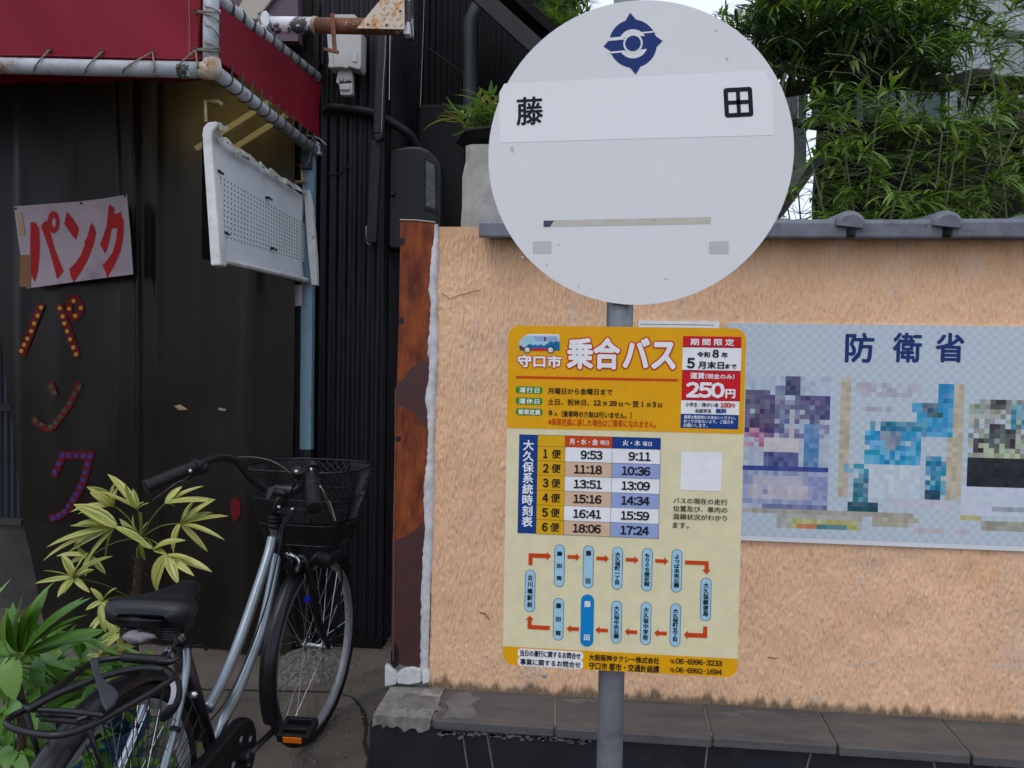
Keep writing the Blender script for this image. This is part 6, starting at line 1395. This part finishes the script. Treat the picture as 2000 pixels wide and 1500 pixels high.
# rear rack: traced tube loops at rack height
def rk(P, z=.72, closed=False, r=.0058, m='blackpaint', n_='rack_tube', par=None): return bo(n_, MB().tube(catmull([PZ(x, y, (zz[0] if zz else z)) for x, y, *zz in P], 6, closed), r, 10), m, par, smooth=True)
rack = rk([(352, 1268, .735), (335, 1292, .73), (262, 1284, .725), (215, 1287, .72), (175, 1297, .72), (120, 1338, .72), (60, 1380, .72), (20, 1402, .72), (18, 1418, .72), (60, 1432, .715), (110, 1436, .715), (160, 1424, .715), (230, 1390, .72), (300, 1350, .725), (345, 1318, .73), (345, 1300, .73)], r=.0062, n_='rear_rack')
rk([(50, 1388, .725), (120, 1352, .735), (200, 1322, .742), (270, 1306, .742), (320, 1308, .735)], par=rack, r=.0065)
rk([(72, 1396, .70), (120, 1398, .70), (175, 1402, .70), (205, 1410, .70)], .70, par=rack, r=.005)
rk([(82, 1404, .70), (130, 1408, .70), (185, 1414, .70)], .70, par=rack, r=.005); rk([(60, 1386, .72), (110, 1388, .72), (160, 1392, .72), (205, 1398, .72)], par=rack, r=.005)
rk([(325, 1275, .72), (300, 1300, .72), (240, 1350, .72), (200, 1385, .72), (150, 1408, .71)], par=rack, r=.005)
rk([(240, 1284, .728), (290, 1288, .728), (330, 1291, .728)], par=rack, r=.010, m='blackplastic')
for s in (-1, 1):
    bo('rack_strut', MB().tube([(BX+s*.06, 1.447, .335), (BX+s*.065, 1.35, .52), (BX+s*.055, 1.28, .712)], .0048, 8), 'blackpaint', rack, smooth=True)
mb = MB(); mb.prism([PZ(x, y, .745) for x, y in [(175, 1292), (184, 1288), (192, 1293), (196, 1320), (210, 1340), (226, 1350), (232, 1362), (224, 1378), (208, 1392), (200, 1380), (192, 1350), (183, 1322)]], (0, 0, .006)); bo('rubber_strap', mb, 'strap', rack, bevel=.002)
# ring lock round the rear wheel
lk = [PZ(x, y, z_) for x, y, z_ in ((250, 1312, .71), (290, 1306, .715), (325, 1312, .71), (344, 1335, .695), (346, 1362, .675), (336, 1385, .655), (318, 1402, .635))]
lock = bo('ring_lock', MB().tube(catmull(lk, 6), .0095, 12), 'blackplastic', smooth=True)
mb = MB()
lab = [PZ(x, y, z_)+Vector((.004, -.0075, .0055)) for x, y, z_ in ((336, 1326, .702), (341, 1345, .69), (340, 1362, .677), (334, 1378, .662))]
P = catmull(lab, 5)
for p in P: mb.v += [p+Vector((-.007, -.001, -.001)), p+Vector((.003, .001, .001))]
for i in range(len(P)-1): mb.f.append((2*i, 2*i+1, 2*i+3, 2*i+2))
bo('lock_label', mb, 'labelgrey', lock)
# dress guard: crossed black cords fanning from the hub to the fender
mb = MB()
for s in (1,):
    for k in range(15):
        a = R(20+k*9.5); e = rh+Vector((s*.042, 0, 0)) + Vector((0, math.cos(a), math.sin(a)))*.325
        for da in (-.5, .5): h_ = rh+Vector((s*.05, .05*math.cos(a+da), .05*math.sin(a+da))); mb.tube([h_, e], .0012, 4, caps=False)
    for rr_ in (.14, .20, .26):
        mb.tube([rh+Vector((s*.047, math.cos(R(a))*rr_, math.sin(R(a))*rr_)) for a in range(20, 165, 9)], .001, 4, caps=False)
bo('dress_guard', mb, 'blackplastic')
# chain case, crank and pedals
def capsule(c0, r0, c1, r1, X, th):
    d = math.atan2(c1.z-c0.z, c1.y-c0.y); P = []
    for i in range(15): a = d+math.pi/2+math.pi*i/14; P.append(Vector((X, c0.y+r0*math.cos(a), c0.z+r0*math.sin(a))))
    for i in range(15): a = d-math.pi/2+math.pi*i/14; P.append(Vector((X, c1.y+r1*math.cos(a), c1.z+r1*math.sin(a))))
    return MB().prism(P, (th, 0, 0))
cc = bo('chain_case', capsule(Vector((0, 1.447, .335)), .045, Vector((0, 1.885, .312)), .094, BX+.045, .030), 'blackplastic', bevel=.007)
for a in (0, 1, 2, 3, 4):
    t = 2*math.pi*a/5+.5; c = Vector((BX+.0765, 1.885+.052*math.cos(t), .312+.052*math.sin(t))); mb = MB(); mb.lathe(c, [(.010, 0), (.0001, 0)], 10, axis=(1, 0, 0), capped=False)
    for v in mb.v: v.y = c.y+(v.y-c.y)*1.0; v.z = c.z+(v.z-c.z)*.8
    bo('case_slot', mb, 'rim', cc)
cr0 = Vector((BX+.085, 1.885, .312)); ped = Vector((BX+.135, 2.045, .30))
cr0b = cr0
cr1 = Vector((BX+.10, 2.045, .312))
ck = bo('crank', MB().lathe(cr0, [(.019, -.03), (.019, .008), (.012, .014)], 16, axis=(1, 0, 0)), 'blackpaint', smooth=2)
bo('crank_arm', MB().tube([cr0, cr0.lerp(cr1, .5), cr1], [.012, .010, .011], 10, flat=.7), 'blackpaint', ck, smooth=True)
pc_ = PD(569, 1418, 2.06); 
bo('crank_arm', MB().tube([bb+Vector((-.06, 0, 0)), bb+Vector((-.075, -.165, 0))], .010, 8), 'blackpaint', ck, smooth=True)
def pedal(c, side):
    fwd = Vector((0, .96, .25)).normalized(); lat = Vector((1, 0, 0)); upv = lat.cross(fwd)
    Rm = Matrix((lat, fwd, upv)).transposed(); mb = MB()
    for s in (-1, 1): mb.obox(c+fwd*s*.033, .046, .006, .012, Rm); mb.obox(c+lat*s*.040, .006, .033, .012, Rm)
    mb.obox(c, .044, .009, .009, Rm); p = bo('pedal', mb, 'blackplastic', bevel=.002)
    bo('amber_reflector', MB().obox(c-fwd*.0405, .026, .002, .008, Rm), 'amber', p)
    bo('pedal_spindle', MB().tube([c-lat*side*.06, c], .006, 8), 'blackpaint', p)
pedal(cr1+Vector((.062, 0, 0)), 1); pedal(bb+Vector((-.125, -.165, 0)), -1)
# two-leg stand
bo('stand', MB().tube(catmull([(BX-.07, 1.447, .33), (BX-.085, 1.44, .15), (BX-.10, 1.42, .012), (BX, 1.40, .008), (BX+.10, 1.42, .012), (BX+.085, 1.44, .15), (BX+.07, 1.447, .33)], 5), .006, 8), 'chrome', smooth=True)

# ================================================================== BLUE BUCKET
bq = PD(190, 1520, 2.25); bq.z = 0
bkt = thing('blue_bucket', 'dark blue plastic bucket standing behind the bicycle rear wheel', 'bucket', bq)
mb = MB(); mb.lathe(bq, [(.10, 0), (.105, .01), (.13, .25), (.14, .252), (.14, .27), (.126, .27), (.118, .25), (.10, .04)], 32); obj('bucket_body', mb, M['bucketblue'], bkt, smooth=2)

# ================================================================== RHAPIS PALMS
def Q(x, y): return x/2.273, 840+y/2.273
def fan(plant, c, tips, m, D, w=.017, up=None, rs=None, drop=.0, name='frond', pet=None, fold=.35):
    root = MB()
    cpt = PD(c[0], c[1], D)
    if pet is not None: root.tube(catmull([pet, pet.lerp(cpt, .5)+Vector((0, 0, .015)), cpt], 4), .0022, 6)
    else: root.tube([cpt-Vector((0, 0, .02)), cpt], .0022, 6)
    f = obj(name, root, M['petiole'], plant, smooth=True)
    for t in tips:
        x, y = t[0], t[1]; ww = t[2] if len(t) > 2 else w; e = PD(x, y, D+rs.uniform(-.07, .05)); mb = MB()
        d = (e-cpt).normalized(); nrm = (Vector((0, -.6, .8))+Vector((rs.uniform(-.3, .3), rs.uniform(-.3, .3), 0))).normalized()
        blade(mb, cpt, e, ww*(rs.uniform(1.0, 1.35) if m == 'variegated' else rs.uniform(.8, 1.0)), nrm, sag=rs.uniform(.03, .09), seg=6, fold=fold, base_w=.35); obj('leaflet', mb, M[m], f, smooth=True)
    return f
rs = random.Random(5)
vb = PZ(268, 1330, 0); vb = Vector((-1.62, 2.75, 0)); D1 = 2.55
vp_ = thing('variegated_palm', 'yellow striped lady palm with fan leaves in front of the curtain', 'palm', vb)
stemP = [PD(262, 1240, 2.6), PD(266, 1175, 2.6), PD(272, 1120, 2.58), PD(276, 1085, 2.56)]; stemP = [Vector((stemP[0].x-.01, stemP[0].y, 0))]+stemP
obj('stem', MB().tube(catmull(stemP, 5), .016, 12), M['stem'], vp_, smooth=True)
obj('stem', MB().tube([stemP[-1], PD(276, 1030, D1), PD(275, 1000, D1)], [.012, .006, .004], 8), M['petiole'], vp_, smooth=True)
mb = MB()
for k in range(80):
    t = rs.uniform(.35, 1); p = catmull(stemP, 5)[int(t*19)]; a = rs.uniform(0, 6.28); s = p+Vector((math.cos(a)*.015, math.sin(a)*.015, 0)); mb.tube([s, s+Vector((math.cos(a)*.016, math.sin(a)*.016, rs.uniform(-.01, .035)))], .0012, 4)
o = obj('stem_fibre', mb, M['stem'], vp_); o['kind'] = 'stuff'
crownp = PD(276, 1050, D1)
FANS = [((612, 350), [(478, 195, .026), (555, 232, .018), (590, 260), (640, 320, .010), (665, 322, .008), (440, 270, .012)], -.02),
        ((505, 335), [(385, 252, .040), (400, 275, .030), (312, 365, .022), (510, 235, .022), (525, 250, .016), (345, 372, .014)], .03),
        ((735, 325), [(810, 250, .024), (905, 248, .017), (960, 310, .015), (775, 342, .016), (945, 318, .014)], -.05),
        ((512, 430), [(327, 330, .040), (312, 425, .022), (207, 520, .020), (192, 580, .015), (330, 512, .026), (380, 592, .018), (470, 575, .036), (300, 545, .022), (680, 530, .018), (345, 412, .022)], -.12),
        ((803, 415), [(862, 315, .020), (955, 308, .020), (1015, 382, .022), (997, 488, .017), (922, 540, .020), (772, 548, .038), (865, 318, .014), (945, 365, .020)], -.08),
        ((622, 497), [(530, 393, .018), (590, 378, .016), (660, 405, .018), (540, 440, .012), (680, 528, .016), (612, 570, .014), (645, 580, .012)], -.05),
        ((683, 530), [(825, 490, .024), (750, 505, .014), (740, 552, .012)], -.1),
        ((745, 555), [(700, 727, .052), (792, 686, .026), (862, 648, .022), (942, 630, .026), (860, 580, .018)], -.15),
        ((328, 655), [(272, 548, .022), (190, 624, .016), (155, 680, .018), (255, 742, .020), (395, 540, .018), (400, 722, .018), (285, 725, .016), (350, 600, .014), (420, 620, .020), (500, 560, .020)], -.15),
        ((498, 800), [(395, 878, .024), (512, 755, .012), (400, 905, .018), (430, 740, .010), (505, 870, .020)], -.2),
        ((440, 1000), [(552, 905, .028), (600, 960, .018), (580, 985, .022), (350, 1020, .020), (520, 960, .012)], -.3),
        ((400, 560), [(330, 480, .020), (300, 600, .022), (380, 650, .020), (450, 500, .018), (250, 560, .016), (470, 640, .016)], -.06), ((455, 760), [(400, 700, .016), (520, 700, .018), (380, 800, .018), (540, 830, .018), (470, 900, .020)], -.22), ((520, 900), [(470, 840, .018), (590, 870, .018), (440, 950, .020), (560, 1010, .018), (610, 930, .014)], -.28),
        ((575, 985), [(545, 920, .008), (565, 905, .007), (585, 930, .007), (580, 915, .006)], -.25)]
for c, tips, dd_ in FANS:
    fan(vp_, Q(*c), [(*Q(t[0], t[1]), *(t[2:])) for t in tips], 'variegated', D1+dd_, .018, rs=rs, pet=crownp if c[1] < 600 else stemP[2])
D2 = 1.95
gb = PD(60, 1500, 2.0); gb.z = 0
gp_ = thing('green_palm', 'deep green lady palm with broad leaves at the lower left corner', 'palm', gb)
def G(x, y): return x/4.286, 1150+y/4.286
cg = PD(*G(110, 640), D2); mb = MB(); mb.tube([Vector((cg.x-.02, cg.y+.05, 0)), cg-Vector((0, -.03, .12)), cg], .011, 8); obj('stem', mb, M['stem'], gp_, smooth=True)
GF = [((90, 560), [(40, 945, .062), (125, 935, .060), (20, 420, .05), (-40, 700, .04), (-60, 500, .04), (60, 180, .035)], 0),
      ((170, 545), [(185, 100, .040), (255, 130, .038), (410, -20, .048), (455, -60, .040), (110, 110, .035), (60, 200, .040), (195, 40, .035)], 0),
      ((205, 545), [(762, 75, .040), (890, 345, .038), (862, 430, .030), (600, 440, .042), (735, 215, .022), (700, 70, .030)], -.03),
      ((330, 560), [(555, 800, .044), (350, 930, .050), (300, 1000, .035), (640, 690, .03)], .1),
      ((640, 420), [(860, 360, .026), (505, 640, .028), (430, 560, .022), (1010, 560, .018), (690, 600, .022)], .12),
      ((60, 1000), [(210, 1020, .045), (0, 1240, .05), (-60, 1100, .04)], 0), ((200, 1100), [(480, 1180, .035), (410, 1320, .040), (120, 1250, .05), (340, 1430, .05), (20, 1400, .045)], .15),
      ((620, 860), [(800, 830, .022), (700, 900, .02), (560, 880, .02), (770, 770, .018)], .25), ((120, 1350), [(60, 1520, .05), (330, 1440, .05), (-40, 1480, .05), (250, 1560, .04)], .05),
      ((700, 1400), [(810, 1345, .02), (640, 1440, .02), (860, 1480, .02), (600, 1500, .018)], .1), ((520, 700), [(900, 700, .022), (640, 870, .028), (780, 560, .02), (430, 860, .026)], .3), ((20, 640), [(-70, 900, .04), (120, 860, .04), (-60, 420, .04)], .1)]
for c, tips, dd_ in GF:
    fan(gp_, G(*c), [(*G(t[0], t[1]), *(t[2:])) for t in tips], 'palmgreen', D2+dd_, .03, rs=rs, pet=cg, fold=.25)
gi = leaf_mesh('leaf', .22, .03, .1, M['palmgreen'], 5, .25)
for k in range(150):
    p = PD(rs.uniform(-60, 230), rs.uniform(1250, 1560), rs.uniform(2.0, 2.5)); d = Vector((rs.gauss(0, 1), rs.gauss(0, .6), rs.uniform(-.6, .9)))
    place_leaf(gi, p, d, (0, -.4, 1), rs.uniform(.6, 1.2), gp_)
for k in range(90):
    p = PD(rs.uniform(-40, 330), rs.uniform(1300, 1500), rs.uniform(2.1, 2.5)); d = Vector((rs.gauss(0, 1), rs.gauss(0, .5), rs.uniform(-.4, 1)))
    place_leaf(gi, p, d, (0, -.4, 1), rs.uniform(.4, .75), gp_)
# leaf litter under the palms
mb = MB()
for k in range(60):
    p = PZ(rs.uniform(0, 480), rs.uniform(1330, 1600), .004); a = rs.uniform(0, 6.28); blade(mb, p, p+Vector((math.cos(a), math.sin(a), .05))*rs.uniform(.04, .10), .012)
o = obj('leaf_litter', mb, M['drapecloth']); tag(o, 'dry fallen leaves under the palms', 'leaf litter', kind='stuff')

# ================================================================== GARDEN BEHIND THE WALL
gh = thing('garden_shed', 'shed with green glass panes and pale corrugated sheets behind the bamboo', 'shed', (1.3, 4.3, 0))
Yg = 4.3
def gq(P, Y, d, m, n_, **k): mb = MB(); mb.prism([PY(x, y, Y) for x, y in P], (0, d, 0)); return obj(n_, mb, M[m], gh, **k)
gq([(1490, 232), (2200, 250), (2200, 700), (1600, 700), (1600, 520), (1590, 400), (1600, 250)], Yg, .05, 'darkwood', 'dark_wall')
gq([(1520, 160), (1700, 148), (2100, 150), (2100, 172), (1700, 170), (1520, 182)], Yg-.05, .05, 'darkwood', 'upper_rail')
for a, b in ((1598, 1676), (1684, 1760), (1768, 1850)): gq([(a, 172), (b, 170), (b, 240), (a, 238)], Yg-.03, .01, 'glassgreen', 'glass_pane')
for a in (1566, 1594, 1680, 1764, 1853): gq([(a-6, 170), (a+5, 170), (a+5, 242), (a-6, 242)], Yg-.06, .03, 'corrpale', 'glazing_bar')
gq([(1530, 160), (1575, 160), (1575, 330), (1530, 400)], Yg+.1, .02, 'corrpale', 'pale_panel')
mb = MB(); mb.bar(PY(1520, 420, 3.9), PY(1605, 300, 3.9), .055, .04); obj('slanted_beam', mb, M['greywood'], gh)
mb = MB(); a, b = PY(1850, -40, 4.6), PY(2120, 250, 4.6)
n = 90
for i in range(n+1):
    x = a.x+(b.x-a.x)*i/n; y = 4.6+.012*math.cos(i*.9)
    mb.v += [Vector((x, y, b.z)), Vector((x, y, a.z))]
for i in range(n): mb.f.append((2*i, 2*i+2, 2*i+3, 2*i+1))
obj('pale_sheet', mb, M['corrpale'], gh, smooth=True)
gq([(1960, 60), (2150, 62), (2150, 75), (1960, 72)], 4.5, .03, 'greywood', 'sheet_batten'); gq([(1880, 170), (2150, 160), (2150, 176), (1880, 186)], 4.5, .03, 'darkwood', 'sheet_batten')
mb = MB(); mb.box((.5, 5.2, 0), (6, 5.3, 1.75)); tag(obj('back_fence', mb, M['darkwood'], origin=(3, 5.2, 0)), 'low dark boarded fence at the back of the garden', 'fence')

LB = [leaf_mesh('bamboo_leaf', .095, .0135, .10, M['bambooleaf'], 4), leaf_mesh('bamboo_leaf', .075, .011, -.08, M['bambooleaf'], 4), leaf_mesh('bamboo_leaf', .115, .013, .16, M['bambooleaf'], 4)]
def add_leaf_stuff(mb, p, d, up, L, w, sag, seg=3): 
    d = Vector(d).normalized(); blade(mb, p, Vector(p)+d*L, w, Vector(up), sag=sag, seg=seg, fold=.3)
def bamboo(base, culms, label, nobj, nst, seed, lean=(0, 0), size=1.0, zmin=1.7):
    r_ = random.Random(seed); t = thing('bamboo_plant', label, 'bamboo', base, 'bamboo plants behind the wall'); k = 0; mbs = MB(); cand = []
    for c_ in culms:
        b0, b1 = c_; mid = b0.lerp(b1, .5)+Vector((r_.uniform(-.05, .05), r_.uniform(-.05, .05), 0)); P = catmull([b0, mid, b1], 8)
        obj('culm', MB().tube(P, [.0055*(1-.6*i/(len(P)-1)) for i in range(len(P))], 7), M['culm'], t, smooth=True)
        twigs = MB()
        for j in range(26):
            q = P[min(len(P)-1, int(r_.uniform(.45, 1)*len(P)))]
            if q.z < zmin-.25: continue
            a = r_.uniform(0, 6.28); L = r_.uniform(.10, .34)*size; e = q+Vector((math.cos(a)*L, math.sin(a)*L*.7, r_.uniform(-.04, .12))); m2 = q.lerp(e, .5)+Vector((0, 0, .03))
            twigs.tube([q, m2, e], .0013, 4)
            for s_ in range(4):
                p = q.lerp(e, r_.uniform(.4, 1)) + Vector((0, 0, .01)); a0 = a+r_.uniform(-.4, .4)
                for l_ in range(r_.randint(3, 5)):
                    aa = a0+r_.uniform(-1.1, 1.1); cand.append((p.copy(), Vector((math.cos(aa), math.sin(aa)*.8, r_.uniform(-.75, .25))).normalized()))
        if twigs.v: obj('twigs', twigs, M['culm'], t)['kind'] = 'stuff'
    r_.shuffle(cand)
    cand.sort(key=lambda c: c[0].y)
    st_ = MB()
    for i, (p, d) in enumerate(cand):
        if i < nobj: place_leaf(r_.choice(LB), p, d, (r_.uniform(-.3, .3), r_.uniform(-.6, .1), 1), r_.uniform(.7, 1.25)*size, t)
        elif i < nobj+nst: add_leaf_stuff(st_, p, d, (r_.uniform(-.3, .3), r_.uniform(-.6, .1), 1), r_.uniform(.06, .11)*size, r_.uniform(.009, .014), .1)
    if st_.v: o = obj('foliage', st_, M['bambooleaf'], t); o['kind'] = 'stuff'
    return t
def culm(x0, y0, x1, y1, Y): a = PY(x0, y0, Y); b = PY(x1, y1, Y); d = (b-a)/(b.z-a.z); return (a-d*(a.z-.9), b)
bamboo((.95, 2.75, 0), [culm(1708, 410, 1722, 150, 2.75), culm(1690, 410, 1640, 230, 2.8), culm(1760, 410, 1800, 240, 2.7), culm(1600, 410, 1570, 250, 2.8)], 'bamboo with a green stem rising over the middle wall tile', 280, 420, 31, size=.9)
bamboo((1.25, 2.95, 0), [culm(1860, 410, 1900, 120, 2.95), culm(1900, 410, 1985, 260, 2.85), culm(1950, 410, 1930, 60, 3.0), culm(1820, 410, 1840, 260, 2.9)], 'dense bamboo filling the right edge above the wall tiles', 280, 560, 32, size=.9)
bamboo((.75, 3.1, 0), [culm(1560, 400, 1545, 200, 3.1), culm(1640, 400, 1660, 240, 3.2), culm(1530, 400, 1520, 300, 3.1)], 'thin bamboo between the round sign and the slanted beam', 220, 500, 33, size=.9)
bamboo((1.9, 3.3, 0), [culm(2040, 410, 2010, -40, 3.3), culm(1960, 400, 2040, 60, 3.4), culm(1880, 400, 1890, -60, 3.5), culm(1840, 400, 1860, 60, 3.5)], 'tall lime bamboo in front of the pale corrugated sheets', 240, 1400, 34, size=1.1)
bamboo((1.1, 3.5, 0), [culm(1600, 400, 1620, 250, 3.5), culm(1700, 400, 1740, 220, 3.6), culm(1800, 400, 1770, 230, 3.6), culm(1900, 400, 1960, 250, 3.6)], 'shadowed bamboo at the foot of the dark shed wall', 120, 420, 35)

# narrow-leaved evergreen crown over the shed and bamboo
pt = thing('evergreen_tree', 'dark narrow leaved evergreen leaning over the garden right of the round sign', 'tree', (1.4, 3.6, 0))
tr = [Vector((2.25, 3.9, 0)), Vector((2.2, 3.85, 1.6)), PY(1960, 190, 3.7), PY(1840, 165, 3.6), PY(1700, 160, 3.5), PY(1560, 178, 3.4), PY(1500, 190, 3.4)]
tk = obj('trunk', MB().tube(catmull(tr, 6), [.05]*12+[.035]*12+[.018]*13, 10), M['bark'], pt, smooth=True)
rs = random.Random(41); LD = [leaf_mesh('leaf', .12, .014, .08, M['darkleaf'], 4, .2), leaf_mesh('leaf', .10, .015, -.08, M['darkleaf'], 4, .2)]; LL_ = [leaf_mesh('leaf', .085, .009, .08, M['limeleaf'], 4, .2), leaf_mesh('leaf', .10, .010, .12, M['limeleaf'], 4, .2)]
stD, stL = MB(), MB(); nD = nL = 0; tw = MB()
def inside(x, y):
    top = -200; bot = 150 if x < 1560 else (185 - 20*math.sin((x-1500)/60)) ; left = 1400+max(0, 20-y)*.4+ (y-30)*.0
    return x > 1395+ (0 if y > 40 else (40-y)*1.2)
cl = []
for k in range(430):
    x, y = rs.uniform(1400, 1900), rs.uniform(-120, 150)
    if k > 240: x, y = rs.uniform(1480, 1830), rs.uniform(-40, 140)

    if x > 1830 and y > 110: continue
    if x < 1490 and y < 20: continue
    if x < 1450 and y < 50: continue
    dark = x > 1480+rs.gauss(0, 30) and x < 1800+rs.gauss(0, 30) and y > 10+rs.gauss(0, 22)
    c = PY(x, y, rs.uniform(3.0, 4.2)); cl.append((c, dark, x, y))
for c, dark, x, y in cl:
    ang = rs.uniform(0, 6.28); stem_d = Vector((math.cos(ang), math.sin(ang)*.8, rs.uniform(-.5, .4))); tip = c+stem_d*.12
    tw.tube([c-stem_d*.1, c, tip], .003, 4)
    for l_ in range(26 if dark else 30):
        p = c.lerp(tip, rs.uniform(-.5, 1)); a = rs.uniform(0, 6.28); d = (stem_d*.8+Vector((math.cos(a), math.sin(a), rs.uniform(-.8, .6)))).normalized()
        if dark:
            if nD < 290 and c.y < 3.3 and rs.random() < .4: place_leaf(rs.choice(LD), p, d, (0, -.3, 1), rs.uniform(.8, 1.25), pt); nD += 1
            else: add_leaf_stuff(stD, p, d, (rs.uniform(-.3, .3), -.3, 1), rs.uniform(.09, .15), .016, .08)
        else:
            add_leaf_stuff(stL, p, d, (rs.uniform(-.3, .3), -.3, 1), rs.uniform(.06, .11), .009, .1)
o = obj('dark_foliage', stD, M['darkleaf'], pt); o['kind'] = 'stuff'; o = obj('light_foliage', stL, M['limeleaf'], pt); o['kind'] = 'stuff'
obj('twigs', tw, M['bark'], pt)['kind'] = 'stuff'
# sprigs of another tree seen left of the disc against the sky
s2 = thing('slender_tree', 'slender leafy tree reaching up behind the top left of the round sign', 'tree', PY(1110, 900, 3.85)); mb = MB()
rs = random.Random(51)
for k in range(70):
    c = PY(rs.uniform(1065, 1150), rs.uniform(-30, 95), rs.uniform(3.6, 3.9))
    if rs.random() < .0: continue
    x_, y_ = 0, 0
    for l_ in range(9): a = rs.uniform(0, 6.28); add_leaf_stuff(mb, c, Vector((math.cos(a), math.sin(a), rs.uniform(-.2, 1))), (0, -.3, 1), rs.uniform(.07, .12), .010, .05)
o = obj('foliage', mb, M['bambooleaf'], s2); o['kind'] = 'stuff'
mb = MB(); mb.tube([Vector((s2.location.x, s2.location.y, 0)), PY(1112, 60, 3.85)], .015, 8); obj('trunk', mb, M['bark'], s2)
